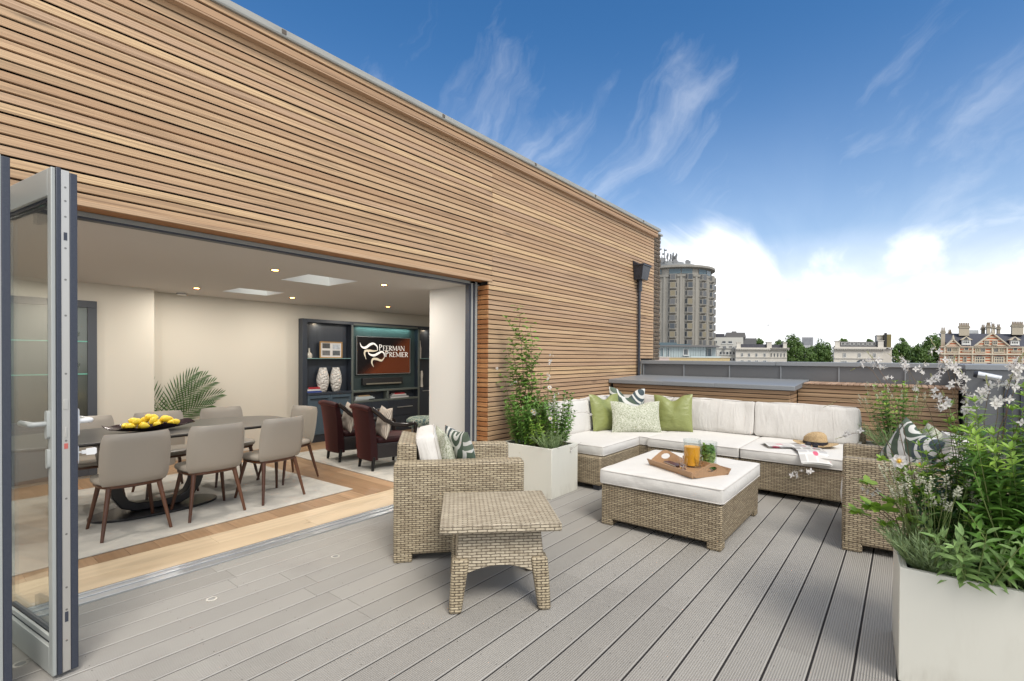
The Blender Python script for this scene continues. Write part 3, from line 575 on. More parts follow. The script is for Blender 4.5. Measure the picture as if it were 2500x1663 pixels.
#__PART2__
# ------------------------------------------------------------------ PARAPET, BENCH, REAR BOX
pa = thing('zinc_parapet', 'grey zinc-clad parapet wall with standing seams closing the far end of the terrace', 'parapet', (0, 8.232, 0))
b = MB(); b.box(-3.655, 1.9, .0, .30, 0, 1.335); b.build('panel', zinc, pa)
for x in (-3.62, -2.905, -2.18, -1.453, -.728, -.002): b = MB(); b.box(x-.008, x+.008, -.020, -.0002, .9, 1.334); b.build('standing_seam', zinc_l, pa, bevel=.003)
b = MB(); b.box(-3.672, -1.52, -.035, .34, 1.337, 1.397); b.box(-1.518, .62, -.036, .34, 1.337, 1.398); b.box(.622, 2.2, -.037, .34, 1.337, 1.399); b.build('capping', zinc_l, pa, bevel=.006)
zb = thing('planter_bench', 'raised cedar-clad bench with a sloping grey zinc top behind the corner sofa', 'bench', (-3.66, 7.07, 0))
b = MB(); pr = [(-.05, .985+.057), (-.05, 1.10), (1.14, 1.143), (1.14, 1.08), (-.02, 1.035)]
for x0, x1 in ((-.018, .86), (.861, 1.60), (1.601, 2.575)): b.prism([(p[0], p[1]) for p in pr], 'x', x0, x1)
b.build('zinc_top', zinc_l, zb, bevel=.005)
b = MB(); z = 1.030
while z > .03:
    b.box(.04, 2.515, 0, .022, z-.0465, z); b.box(2.49, 2.512, .023, .55, z-.0465, z); z -= PIT
b.build('slat_cladding', [cedar_x], zb, bevel=.002, seg=1)
b = MB(); b.box(.0, 2.488, .023, 1.1, .0, 1.03); b.build('carcass', black, zb)
tb = thing('timber_bench', 'cedar-slatted storage bench to the right of the zinc-topped bench, below the parapet', 'bench', (-1.14, 7.63, 0))
b = MB(); z = 1.098
while z > .03: b.box(.0, 1.62, 0, .022, z-.0465, z); z -= PIT
b.build('slat_cladding', cedar_x, tb, bevel=.002, seg=1)
b = MB(); x = .07
while x < 1.62: b.box(x, x+.054, -.025, .585, 1.102+0*x, 1.122); x += .0615
b.build('top_slats', teak_top, tb, bevel=.003, seg=1)
b = MB(); b.box(.01, 1.60, .023, .59, 0, 1.085); b.build('carcass', black, tb)
rb = thing('plant_box', 'grey metal-clad service box with a flat capping at the right end of the parapet', 'service box', (.52, 7.35, 0))
b = MB(); b.box(0, 1.6, 0, .87, 0, 1.333); b.build('panel', zinc, rb)
b = MB(); b.box(-.012, 1.7, -.02, .84, 1.336, 1.395); b.build('capping', zinc_l, rb, bevel=.006)
b = MB(); b.box(.30, .36, -.03, -.001, 0, 1.18); b.box(.42, .5, -.04, -.001, 0, 1.20); b.build('post', navy, rb, bevel=.004)
fl = thing('spotlight', 'grey cylindrical spotlight fixed below the capping of the grey service box', 'lamp', (.62, 7.2, 1.26))
b = MB(); b.tube([(-.02, 0, .03), (.16, -.02, -.01)], [.038, .034], 14); b.build('lamp_body', alu, fl, smooth=50)
b = MB(); b.tube([(-.05, 0, .035), (-.02, 0, .03)], [.03, .040], 14); b.tube([(.05, .02, 0), (.05, .14, -.03)], .014, 8); b.build('bracket', blackpl, fl, smooth=50)
# ------------------------------------------------------------------ WICKER FURNITURE
def rbox(b, x0, x1, y0, y1, z0, z1, mi=0): return b.box(x0, x1, y0, y1, z0, z1, mi)
def softbox(name, m, x0, x1, y0, y1, z0, z1, parent, puff=.02, seed=1, wr=.006, n=12, pipe=True, corner=.035, sag=0, loc=None, rot=None, lab=None):
    """upholstered block cushion: rounded, slightly domed faces with shallow wrinkles"""
    cx, cy, cz = (x0+x1)/2, (y0+y1)/2, (z0+z1)/2; hx, hy, hz = (x1-x0)/2, (y1-y0)/2, (z1-z0)/2
    def shape(p):
        q = Vector((p[0]/hx, p[1]/hy, p[2]/hz)); ax = [abs(a) for a in q]
        r = min(corner, hx*.9, hy*.9, hz*.9)
        inner = Vector((max(-hx+r, min(hx-r, p[0])), max(-hy+r, min(hy-r, p[1])), max(-hz+r, min(hz-r, p[2]))))
        d = Vector(p)-inner; 
        if d.length > 1e-6: p = inner+d.normalized()*r
        p = Vector(p)
        bx = (1-min(1, ax[0])**2.4); by = (1-min(1, ax[1])**2.4); bz = (1-min(1, ax[2])**2.0)
        nz = noise.noise(Vector((p.x*3.3+seed*7, p.y*3.3, p.z*2.2))); nz2 = noise.noise(Vector((p.x*9+seed*3, p.y*9, p.z*5)))
        w = wr*(nz+nz2*.5)
        if ax[2] > .98: p.z += math.copysign(puff*bx*by+w, p.z)
        if ax[1] > .98: p.y += math.copysign(puff*bx*bz+w*1.3, p.y)
        if ax[0] > .98: p.x += math.copysign(puff*by*bz+w*1.3, p.x)
        return p
    b = MB(); nx = max(4, int(hx*2/.035)); ny = max(4, int(hy*2/.035)); nz_ = max(4, int(hz*2/.030))
    def face(a, c, fix, val, na, nc, flip):
        vs = []; fs = []
        for j in range(nc+1):
            for i in range(na+1):
                p = [0, 0, 0]; 
                ha = (hx, hy, hz)[a]; hc = (hx, hy, hz)[c]
                # denser near the rim
                u = -1+2*i/na; w = -1+2*j/nc; u = math.copysign(abs(u)**.8, u); w = math.copysign(abs(w)**.8, w)
                p[a] = u*ha; p[c] = w*hc; p[fix] = val; vs.append(shape(p))
        for j in range(nc):
            for i in range(na):
                k = j*(na+1)+i; f = (k, k+1, k+na+2, k+na+1); fs.append(f[::-1] if flip else f)
        b.add(vs, fs)
    face(0, 1, 2, hz, nx, ny, False); face(0, 1, 2, -hz, nx, ny, True); face(0, 2, 1, -hy, nx, nz_, False); face(0, 2, 1, hy, nx, nz_, True); face(1, 2, 0, hx, ny, nz_, False); face(1, 2, 0, -hx, ny, nz_, True)
    o = b.build(name, m, parent, smooth=180, loc=loc or (cx, cy, cz), rot=rot)
    if pipe:
        pb = MB()
        for s in (1, -1):
            r = corner*.55; pts = []; 
            if pipe == 'y': # rim runs round the front and back faces
                per = [(-hx+corner, -hz), (hx-corner, -hz), (hx, -hz+corner), (hx, hz-corner), (hx-corner, hz), (-hx+corner, hz), (-hx, hz-corner), (-hx, -hz+corner)]
                for (u0, w0), (u1, w1) in zip(per, per[1:]+per[:1]):
                    n = max(1, int(Vector((u1-u0, w1-w0)).length/.06))
                    for i in range(n): 
                        u = u0+(u1-u0)*i/n; w = w0+(w1-w0)*i/n; pts.append(shape_pt(u, s*(hy-.010), w, hx, hy, hz, wr, seed, .0))
            elif pipe == 'x':
                per = [(-hy+corner, -hz), (hy-corner, -hz), (hy, -hz+corner), (hy, hz-corner), (hy-corner, hz), (-hy+corner, hz), (-hy, hz-corner), (-hy, -hz+corner)]
                for (u0, w0), (u1, w1) in zip(per, per[1:]+per[:1]):
                    n = max(1, int(Vector((u1-u0, w1-w0)).length/.06))
                    for i in range(n):
                        u = u0+(u1-u0)*i/n; w = w0+(w1-w0)*i/n; pts.append(shape_pt(s*(hx-.010), u, w, hx, hy, hz, wr, seed, .0))
            else:
                c_ = corner
                per = [(-hx+c_, -hy), (hx-c_, -hy), (hx, -hy+c_), (hx, hy-c_), (hx-c_, hy), (-hx+c_, hy), (-hx, hy-c_), (-hx, -hy+c_)]
                for (u0, w0), (u1, w1) in zip(per, per[1:]+per[:1]):
                    n = max(1, int(Vector((u1-u0, w1-w0)).length/.06))
                    for i in range(n):
                        u = u0+(u1-u0)*i/n; w = w0+(w1-w0)*i/n; pts.append(shape_pt(u, w, s*(hz-.010), hx, hy, hz, wr, seed, .0))
            pts.append(pts[0]); pb.tube(pts, .0042, 6, cap=False)
        pb.build('piping', piping_m, o, smooth=180)
    return o
def shape_pt(x, y, z, hx, hy, hz, wr, seed, e):
    return Vector((x, y, z))*1.0

def wick_box(b, x0, x1, y0, y1, z0, z1): b.box(x0, x1, y0, y1, z0, z1)
sg = 'modular corner sofa sections'
# local frame of the seating: world axes
def base_box(name, lab, x0, x1, y0, y1, feet=True, back=None, loc=(0,0,0)):
    d = thing(name, lab, 'sofa', (x0, y0, 0), 0, sg); w = x1-x0; l = y1-y0
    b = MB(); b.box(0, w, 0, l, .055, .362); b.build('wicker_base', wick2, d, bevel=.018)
    if back:
        b = MB()
        for q in back: b.box(*q, .363, .66)
        b.build('wicker_back', wick2, d, bevel=.012)
    for fx in (.03, w-.10):
        for fy in (.03, l-.10): b = MB(); b.box(fx, fx+.07, fy, fy+.07, 0, .054); b.build('foot', blackpl, d)
    return d
A_ = base_box('sofa_section', 'left-hand section of the corner sofa against the cedar wall, beside the small planter', -3.62, -2.55, 4.70, 5.71, back=[(0, .13, 0, 1.01)])
Bc = base_box('sofa_section', 'corner section of the L-shaped wicker sofa carrying the green cushions', -3.62, -2.445, 5.713, 6.93, back=[(0, .13, 0, 1.21), (.13, 1.175, 1.08, 1.21)])
Cc = base_box('sofa_section', 'middle section of the corner sofa, directly behind the ottoman', -2.443, -1.395, 5.676, 6.93, back=[(0, 1.048, 1.12, 1.25)])
Dd = base_box('sofa_section', 'right-hand section of the corner sofa with a straw hat and magazines on it', -1.391, -.34, 5.676, 6.93, back=[(0, 1.05, 1.12, 1.25)])
def seatc(par, lab, x0, x1, y0, y1, seed):
    o = par.location; return softbox('seat_cushion', cream_t, x0-o.x, x1-o.x, y0-o.y, y1-o.y, .364, .476, par, .008, seed, .004, corner=.018)
seatc(A_, '', -3.46, -2.555, 4.76, 5.705, 1); seatc(Bc, '', -3.46, -2.45, 5.716, 6.78, 2); seatc(Cc, '', -2.44, -1.400, 5.668, 6.78, 3); seatc(Dd, '', -1.388, -.345, 5.664, 6.78, 4)
def backc(par, cx, cy, cz, hw, hh, th, rz, tilt, seed):
    o = par.location
    c = softbox('back_cushion', cream, -hw, hw, -th, th, -hh, hh, par, .022, seed, .012, pipe='y', corner=.03, loc=(cx-o.x, cy-o.y, cz), rot=(tilt, 0, rz)); return c
# along parapet (face -y): front bottom at y~6.63
backc(Cc, -2.005, 6.765, .682, .525, .205, .075, 0, R(-9), 5)
backc(Dd, -.935, 6.765, .682, .53, .208, .075, R(.5), R(-10), 6)
backc(Bc, -2.93, 6.80, .680, .40, .205, .07, 0, R(-8), 7)
# along cedar wall (face +x)
backc(A_, -3.335, 5.20, .675, .53, .205, .075, R(90), R(-8), 8)
backc(Bc, -3.36, 6.16, .685, .42, .205, .07, R(90), R(-6), 9)

# ottoman
ot = thing('ottoman', 'large square wicker ottoman with a thick cream cushion, carrying the drinks tray', 'ottoman', (-2.056, 3.805, 0))
OW, OL = 1.003, 1.172
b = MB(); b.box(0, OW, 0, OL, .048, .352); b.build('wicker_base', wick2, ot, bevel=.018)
for fx, fy in ((0, 0), (OW-.11, 0), (0, OL-.11), (OW-.11, OL-.11)):
    b = MB(); b.box(fx+.002, fx+.108, fy+.002, fy+.108, 0, .060); b.build('foot', wick2, ot, bevel=.010)
softbox('seat_cushion', cream_t, -.008, OW+.012, -.012, OL+.012, .353, .478, ot, .010, 11, .007, corner=.022)
# armchairs
def armchair(lab, loc, rz, mirror=1):
    d = thing('armchair', lab, 'armchair', loc, rz, 'wicker armchairs')
    # local: x forward (0 back .. .93 front), y 0 (near arm) .. .84 (far arm)
    for y0 in (0, .84-.125):
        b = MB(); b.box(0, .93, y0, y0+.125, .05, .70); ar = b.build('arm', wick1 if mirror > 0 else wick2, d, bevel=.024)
        for x0 in (.002, .80):
            b = MB(); b.box(x0, x0+.128, y0+.002, y0+.123, 0, .066); b.build('foot', wick1 if mirror > 0 else wick2, ar, bevel=.010)
    b = MB(); b.prism([(.0, .30), (.16, .30), (.155, .80), (.02, .825)], 'y', .127, .713); b.build('wicker_back', wick1, d, bevel=.014)
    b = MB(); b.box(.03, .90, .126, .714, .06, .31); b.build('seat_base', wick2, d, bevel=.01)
    softbox('seat_cushion', cream_t, .17, .93, .135, .705, .312, .43, d, .012, 13, .004, corner=.02)
    softbox('back_cushion', cream, -.275, .275, -.075, .075, -.235, .235, d, .02, 14, .008, pipe='y', corner=.035, loc=(.265, .42, .635), rot=(R(-12), 0, R(90)))
    return d
ac1 = armchair('wicker armchair on the left, side to the camera, in front of the small planter', (-2.765, 2.128, 0), R(48.5))
# side table
st_ = thing('side_table', 'low square wicker side table with four splayed legs in front of the left armchair', 'side table', (-1.975, 2.315, 0), R(45))
b = MB(); b.box(-.342, .342, -.342, .342, .468, .516); b.build('table_top', wick3, st_, bevel=.010)
def apron(b, s, ax):
    # flared panel with arched underside
    n = 10; top = [(-.235, .466), (.235, .466)]; pts = [(-.235, .466), (-.262, .20)]
    for i in range(n+1):
        u = -1+2*i/n; pts.append((u*.19, .215+.040*(1-u*u)))
    pts += [(.262, .20), (.235, .466)]
    out = []
    for (p, z) in pts: out.append((p, z))
    v = []
    for off in (0, -.03):
        for (p, z) in out:
            f = .235+(.466-z)*.10+off; v.append((p, -f*1, z) if ax == 'x' else (f*1, p, z))
    if s < 0: v = [(-a, -c_, z) for a, c_, z in v]
    n_ = len(out); fs = [tuple(range(n_)), tuple(range(n_, 2*n_))[::-1]]+[(i, n_+i, n_+(i+1) % n_, (i+1) % n_) for i in range(n_)]
    b.add(v, fs)
for ax in ('x', 'y'):
    for s in (1, -1):
        b = MB(); apron(b, s, ax); b.build('apron', wick3, st_, bevel=.003, seg=1)
for sx in (1, -1):
    for sy in (1, -1):
        b = MB(); secs = [(.0, .286, .036), (.10, .276, .040), (.20, .266, .045), (.3, .255, .048)]
        v = []
        for z, c_, h in secs:
            for (dx, dy) in ((-h, -h), (h-.0, -h), (h-.0, h-.0), (-h, h-.0)): v.append((sx*(c_-.030)+dx, sy*(c_-.030)+dy, z))
        fs = [tuple(range(4))[::-1], (12, 13, 14, 15)]
        for k_ in range(3):
            for q in range(4): fs.append((k_*4+q, k_*4+(q+1) % 4, k_*4+4+(q+1) % 4, k_*4+4+q))
        b.add(v, fs); b.build('leg', wick1, st_, bevel=.014)
b = MB(); b.box(-.22, .22, -.22, .22, .26, .46); b.build('inner_shade_box', black, st_) if False else None
# armchair 2
ac2 = thing('x', None, None) if False else None
d = armchair('wicker armchair on the right facing the ottoman, half hidden by the big planting', (.46, 4.56, 0), R(184.5), -1)
d.location = (.497, 5.37, 0)
# ------------------------------------------------------------------ THROW CUSHIONS
def pillow(lab, m, w, h, t, loc, rot, seed=1, chop=0, ear=.06, cat='cushion', group=None, name='cushion'):
    b = MB(); n = 26
    def f(s):
        def g(u, v):
            a = 2*u-1; c_ = 2*v-1
            r = max(0, (1-abs(a)**2.6))**.55*max(0, (1-abs(c_)**2.6))**.55
            x = a*w/2*(1-ear*(1-c_*c_)); z = c_*h/2*(1-ear*(1-a*a))
            if chop and c_ > -.6: z -= chop*math.exp(-(a*2.6)**2)*((c_+.6)/1.6)**1.5
            nz = noise.noise(Vector((a*1.6+seed*5, c_*1.6, s*2)))*.014+noise.noise(Vector((a*4+seed, c_*4, s)))*.006
            y = s*(t/2*r*(1-.35*chop/.1*math.exp(-(a*2.4)**2)*max(0, c_) if chop else 1)+nz*r)
            return (x, y, z)
        return g
    b.grid(f(-1), n, n, uvs=True); b.grid(lambda u, v: f(1)(1-u, v), n, n, uvs=True)
    o = b.build(name, m, None, smooth=180, loc=loc); o.rotation_euler = rot
    return tag(o, lab, cat, group)
PG = 'throw cushions on the outdoor furniture'
pillow('plain olive green cushion at the left of the group in the sofa corner', green_l, .50, .50, .15, (-3.125, 5.90, .712), (R(-12), 0, R(68)), 2, .07, .05, group=PG)
pillow('dark leaf-print cushion standing behind the speckled cushion in the sofa corner', leafp, .52, .50, .14, (-3.04, 6.36, .775), (R(-10), R(3), R(43)), 3, .13, .05, group=PG)
pillow('plain olive green cushion at the right of the group in the sofa corner', green_l, .50, .50, .15, (-2.40, 6.40, .715), (R(-14), R(-3), R(12)), 5, .08, .05, group=PG)
pillow('wide pale green speckled cushion at the front of the group in the sofa corner', speck, .66, .42, .15, (-2.735, 5.985, .672), (R(-14), 0, R(42)), 6, .055, .06, group=PG)
# armchair 1 : pillows lean on the back cushion
def in_frame(o, p): return o.matrix_basis @ Vector(p) if False else Matrix.Translation(o.location) @ Matrix.Rotation(o.rotation_euler.z, 4, 'Z') @ Vector(p)
p_ = in_frame(ac1, (.375, .36, .66)); pillow('pale green speckled cushion leaning in the left wicker armchair', speck, .46, .46, .13, p_, (R(-12), 0, R(48.5+90+6)), 7, .02, .07, group=PG)
p_ = in_frame(ac1, (.50, .33, .665)); pillow('leaf-print cushion in front of the speckled one in the left wicker armchair', leafp, .45, .47, .13, p_, (R(-14), 0, R(48.5+90+20)), 8, .02, .05, group=PG)
pillow('leaf-print cushion in the right wicker armchair behind the flowers', leafp, .46, .46, .14, (.02, 5.0, .70), (R(-20), R(18), R(-58)), 9, .03, .05, group=PG)
pillow('pale green speckled cushion in the right wicker armchair, partly hidden by stems', speck, .48, .46, .14, (.20, 5.02, .68), (R(-10), R(8), R(-62)), 10, .03, .06, group=PG)
# ------------------------------------------------------------------ TRAY AND DRINKS
tr = thing('serving_tray', 'wooden serving tray with arched cut-out handles on the ottoman cushion', 'tray', (-1.458, 4.232, .486), math.atan2(-.269, .474))
TL, TW = .545, .375; hw = TL/2; hd = TW/2
b = MB(); b.box(-hw+.008, hw-.008, -hd+.008, hd-.008, 0, .010); b.build('base', tray_w, tr)
b = MB()
for s in (-1, 1):
    b.add([(-hw, s*(hd-.012), 0), (hw, s*(hd-.012), 0), (hw+.012, s*(hd+.010), .052), (-hw-.012, s*(hd+.010), .052), (-hw, s*(hd-.001), 0), (hw, s*(hd-.001), 0), (hw+.012, s*(hd+.020), .052), (-hw-.012, s*(hd+.020), .052)],
          [(0,1,2,3),(7,6,5,4),(0,4,5,1),(3,2,6,7),(0,3,7,4),(1,5,6,2)])
b.build('side', tray_w, tr)
for s in (-1, 1):
    b = MB(); out = []; hole = []
    n = 32
    for i in range(n):
        a = 2*pi*i/n; hole.append((.052*cos(a), .062+.024*sin(a)))
    # outer outline sampled to match angles
    top = lambda y: .050+.062*(0.5+.5*cos(pi*min(1, abs(y)/(hd*.92))))
    for i in range(n):
        a = 2*pi*i/n; dx, dz = cos(a), sin(a); t_ = 0
        while True:
            t_ += .002; y = dx*t_; z = .062+dz*t_*1.0
            lim = hd-.006+.016*max(0, z)/.05
            if abs(y) >= lim or z <= 0 or z >= top(y): break
        out.append((max(-lim, min(lim, y)), max(0, z)))
    # exact bottom corners
    vs = []
    for (y, z) in out: vs.append((s*(hw+.012*z/.05), y, z))
    for (y, z) in hole: vs.append((s*(hw+.012*z/.05), y, z))
    for (y, z) in out: vs.append((s*(hw-.011+.012*z/.05), y, z))
    for (y, z) in hole: vs.append((s*(hw-.011+.012*z/.05), y, z))
    fs = []
    for i in range(n):
        j = (i+1) % n
        fs += [(i, j, n+j, n+i), (2*n+i, 3*n+i, 3*n+j, 2*n+j), (i, 2*n+i, 2*n+j, j), (n+i, n+j, 3*n+j, 3*n+i)]
    b.add(vs, fs); b.build('handle', tray_w, tr)
def at_tray(x, y): return (x, y, .4975)
def jug(lab, loc, r, h, fillm, fh, name):
    d = thing(name, lab, 'jug', loc)
    b = MB(); b.lathe([(0, 0), (r*.93, 0), (r*.97, .006), (r*.95, .03), (r, h*.6), (r*1.03, h), (r*1.03-.003, h), (r-.003, h*.6), (r*.95-.003, .03), (r*.9, .012), (0, .012)], (0,0,0), 32, close=False); b.build('glass_body', cup_g, d, smooth=60)
    return d
j1 = jug('clear glass jug of orange juice standing on the tray', (-1.452, 4.335, .4975), .072, .235, None, 0, 'juice_jug')
juice = mat('orange_juice', (.86, .40, .02), .35, **{'Subsurface_Weight': .0})
b = MB(); b.lathe([(0, .0125), (.062, .0125), (.064, .03), (.0665, .17), (.0672, .172), (0, .172)], (0,0,0), 32); b.build('juice', juice, j1, smooth=50)
j2 = jug('clear glass jug packed with cucumber ribbons and mint on the tray', (-1.375, 4.52, .4975), .078, .20, None, 0, 'mint_jug')
cuc = leafmat('cucumber', (.16, .26, .03), (.50, .60, .20), .35, .3)
b = MB(); r2_ = random.Random(4)
for q in range(420):
    a = r2_.random()*2*pi; rr = .064*sqrt(r2_.random()); z = .015+.145*r2_.random()
    dv = Vector((-sin(a), cos(a), r2_.gauss(0, .5))) if rr > .035 else Vector((r2_.gauss(0, 1), r2_.gauss(0, 1), r2_.gauss(0, .5)))
    p = Vector((rr*cos(a), rr*sin(a), z)); L_ = .024+.020*r2_.random(); dv = dv.normalized(); e = p+dv*L_
    if Vector((e.x, e.y)).length > .070: dv = (Vector((0, 0, z+.005))-p).normalized()
    b.leaf(p, dv, (cos(a)+r2_.gauss(0, .4), sin(a)+r2_.gauss(0, .4), .3), L_, .024, 0 if z < .10 else 1, curl=.1)
b.build('mint_and_cucumber', [cuc, lf_mid], j2, smooth=180)
def tumbler(lab, loc):
    d = thing('tumbler', lab, 'glass', loc, 0, 'glass tumblers on the tray')
    b = MB(); n = 10; prof = [(.026, 0), (.029, .012), (.036, .055), (.038, .098)]
    seg = 30; v = []
    for i in range(seg):
        a = 2*pi*i/seg; k_ = 1 - .045*(i % 3 == 0)
        for (r, z) in [(0, 0), (.026*k_, .001), (.030*k_, .015), (.0355*k_, .055), (.037, .062), (.039, .095), (.0368, .095), (.0345, .06), (.0325, .05), (.025, .02), (0, .017)]: v.append((r*cos(a), r*sin(a), z))
    m_ = 11; fs = []
    for i in range(seg):
        j = (i+1) % seg
        for k_ in range(m_-1): fs.append((i*m_+k_, j*m_+k_, j*m_+k_+1, i*m_+k_+1))
    b.add(v, fs); b.build('glass_body', glass, d, smooth=60)
tumbler('empty faceted glass tumbler in front of the orange juice jug', (-1.470, 4.165, .4975))
tumbler('empty faceted glass tumbler in front of the mint jug', (-1.392, 4.315, .4975))
ph = thing('notebook', 'dark leather notebook lying in the tray behind the tumbler', 'notebook', (-1.60, 4.285, .4975), R(-38))
b = MB(); b.box(-.10, .10, -.035, .035, 0, .014); b.build('cover', mat('maroon_leather', (.07, .022, .018), .35), ph, bevel=.004)
b = MB(); b.box(-.098, .098, -.0355, .03, .003, .011); b.build('pages', mat('paper', (.5, .48, .44), .8), ph)
sp_ = thing('mint_bowl', 'small glass bowl of mint seen through the near tray handle', 'bowl', (-1.225, 4.225, .4975))
b = MB(); b.lathe([(0, 0), (.022, 0), (.045, .03), (.043, .03), (.02, .003), (0, .003)], (0,0,0), 24, close=False); b.build('glass_body', cup_g, sp_, smooth=60)
b = MB()
for q in range(50):
    a = r2_.random()*6.28; rr = .03*sqrt(r2_.random()); b.leaf((rr*cos(a), rr*sin(a), .015+.02*r2_.random()), (r2_.gauss(0, 1), r2_.gauss(0, 1), .6), (0, 0, 1), .025, .016)
b.build('mint_leaves', lf_dark, sp_, smooth=180)
# hat, sunglasses, magazines
hat = thing('straw_hat', 'straw trilby hat with a black ribbon lying on the sofa seat', 'hat', (-.765, 6.29, .492), R(5))
straw = mat('woven_straw', (.50, .36, .18), .8); t = NT(straw); q = t.noise(t.map(t.obj(), (120, 120, 200)), 1, 2, .7); t.base(t.ramp(q, [(.3, (.20, .12, .05)), (.6, (.55, .40, .22))])); t.bump(q, .5, .004)
b = MB(); n = 36
def hatp(u, v):
    a = 2*pi*u; br = [(.205, .012), (.17, .004), (.112, .003), (.108, .05), (.100, .10), (.078, .125), (.03, .112), (0, .108)]
    k_ = v*7; i = min(6, int(k_)); f_ = k_-i; r = br[i][0]*(1-f_)+br[i+1][0]*f_; z = br[i][1]*(1-f_)+br[i+1][1]*f_
    z += (.014*cos(2*a) if v < .3 else .012*cos(2*a)*(v > .5)) * (1 if v < .3 else -.6) + (.012*cos(a) if v > .55 else 0)
    return (r*cos(a)*1.06, r*sin(a)*.9, z+.012)
b.grid(hatp, n, 28); b.build('straw_body', straw, hat, smooth=70)
b = MB(); b.lathe([(.1145, .018), (.1135, .050)], (0, 0, 0), 36, sx=1.06, sy=.9, close=False); b.build('ribbon', mat('black_ribbon', (.012, .012, .02), .4), hat, smooth=60)
sgm = mat('dark_acetate', (.02, .015, .03), .2)
sgs = thing('sunglasses', 'dark round-framed sunglasses lying in front of the straw hat', 'sunglasses', (-.775, 6.10, .52), R(-20))
b = MB()
for cx0 in (-.036, .036):
    pts = [(cx0+.027*cos(a), -.0, .027*sin(a)) for a in [2*pi*i/20 for i in range(21)]]; b.tube(pts, .0035, 6, cap=False)
b.tube([(-.010, 0, .01), (.010, 0, .01)], .003, 6); b.build('frame', sgm, sgs, smooth=180)
b = MB(); b.tube([(.062, 0, .01), (.066, .06, .0), (.06, .12, -.012)], .003, 6); b.tube([(-.062, 0, .01), (-.066, .06, .0), (-.06, .12, -.012)], .003, 6); b.build('temple', sgm, sgs, smooth=180)
b = MB()
for cx0 in (-.036, .036): b.add([(cx0+.026*cos(a), .001, .026*sin(a)) for a in [2*pi*i/20 for i in range(20)]], [tuple(range(20))])
b.build('lens', mat('dark_lens', (.03, .03, .04), .05), sgs)
magm = mat('glossy_magazine_page', (.62, .60, .57), .3); t = NT(magm); uv = t.uv()
br = t.node('ShaderNodeTexBrick'); t.l.new(uv, br.inputs[0]); br.offset = .3; br.inputs['Scale'].default_value = 1; br.inputs['Brick Width'].default_value = .34; br.inputs['Row Height'].default_value = .30; br.inputs['Mortar Size'].default_value = .035; br.inputs['Color1'].default_value = (.60, .58, .55, 1); br.inputs['Color2'].default_value = (.16, .15, .15, 1); br.inputs['Mortar'].default_value = (.66, .65, .62, 1)
sp2 = t.node('ShaderNodeTexVoronoi'); t.l.new(t.map(uv, (1, 1, 1), (.3, .2, 0)), sp2.inputs[0]); sp2.inputs['Scale'].default_value = 2.2
t.base(t.mix(t.ramp(sp2.outputs['Distance'], [(.17, (1, 1, 1)), (.22, (0, 0, 0))]), br.outputs[0], (.60, .10, .17)))
def magazine(lab, loc, rz, w, h, fold=0, hang=0):
    d = thing('magazine', lab, 'magazine', loc, rz, 'magazines on the sofa seat')
    b = MB()
    for k_, (th, a) in enumerate(((0, 0), (.004, R(2)), (.008, R(-1)))):
        def g(u, v):
            x = (u-.5)*w; y = (v-.5)*h; z = th+.010*sin(pi*u)*(1-v*.3)+.004*k_
            y0 = -h/2+hang
            if hang and y < y0: z -= (y0-y)*.55; 
            return (x*cos(a)-y*sin(a), x*sin(a)+y*cos(a), z)
        b.grid(g, 10, 12, uvs=True)
    b.build('pages', magm, d, smooth=180); return d
magazine('open magazine lying flat on the sofa seat beside the straw hat', (-1.00, 6.03, .489), R(-62), .26, .44)
magazine('open magazine with a pink picture hanging over the front edge of the sofa seat', (-.735, 5.78, .494), R(20), .26, .42, hang=.16)
#__PART3__
# ------------------------------------------------------------------ DINING ROOM
rg = tag(None or (lambda: (lambda b: b.box(-1.25, 1.0, -1.4, 1.37, .001, .012).build('rug', rug_m, None, bevel=.004, loc=(-5.56, 1.61, 0), rot=R(3.1)))(MB()))(), 'large silver-beige rug under the dining table', 'rug')
rg2 = tag(MB().box(-6.96, -4.0, 3.50, 6.6, .001, .012).build('rug', rug_m, None, bevel=.004), 'pale rug with swirled pattern under the burgundy armchairs', 'rug')
tb2 = thing('dining_table', 'long dark dining table with rounded ends on a black pedestal', 'table', (-5.42, 1.47, 0))
def stadium(hx, hy, e=3.2, n=48): return [(math.copysign(abs(cos(a))**(2/e), cos(a))*hx, math.copysign(abs(sin(a))**(2/e), sin(a))*hy) for a in [2*pi*i/n for i in range(n)]]
b = MB(); b.prism(stadium(.49, 1.20, 3.6), 'z', .738, .752); b.build('table_top', tabl_m, tb2, bevel=.003)
b = MB(); b.prism(stadium(.40, 1.02, 5), 'z', .715, .7375); b.box(-.05, .05, -.65, .65, .68, .7145); b.build('top_frame', blk_met, tb2)
b = MB(); b.prism(stadium(.25, .50, 2.2), 'z', .013, .034); b.build('base_plate', cast, tb2, bevel=.004)
# U-shaped pedestal
path = []
for y, z in [(-.40, .69), (-.37, .50), (-.335, .33), (-.30, .20), (-.25, .115), (-.17, .075), (0, .065), (.17, .075), (.25, .115), (.30, .20), (.335, .33), (.37, .50), (.40, .69)]: path.append((y, z))
b = MB(); v = []; fs = []
for i, (y, z) in enumerate(path):
    t0 = Vector(path[max(0, i-1)]); t1 = Vector(path[min(len(path)-1, i+1)]); tt = (t1-t0).normalized(); nn = Vector((-tt.y, tt.x)); w_ = .030+.018*abs(y)/.4; hx_ = .05+.07*(z/.69)
    for sx_, sn in ((-1, -1), (1, -1), (1, 1), (-1, 1)): v.append((sx_*hx_, y+nn.x*w_*sn, z+nn.y*w_*sn))
for i in range(len(path)-1):
    for q in range(4): fs.append((i*4+q, i*4+(q+1) % 4, i*4+4+(q+1) % 4, i*4+4+q))
fs += [(3, 2, 1, 0), tuple(range(len(v)-4, len(v)))]
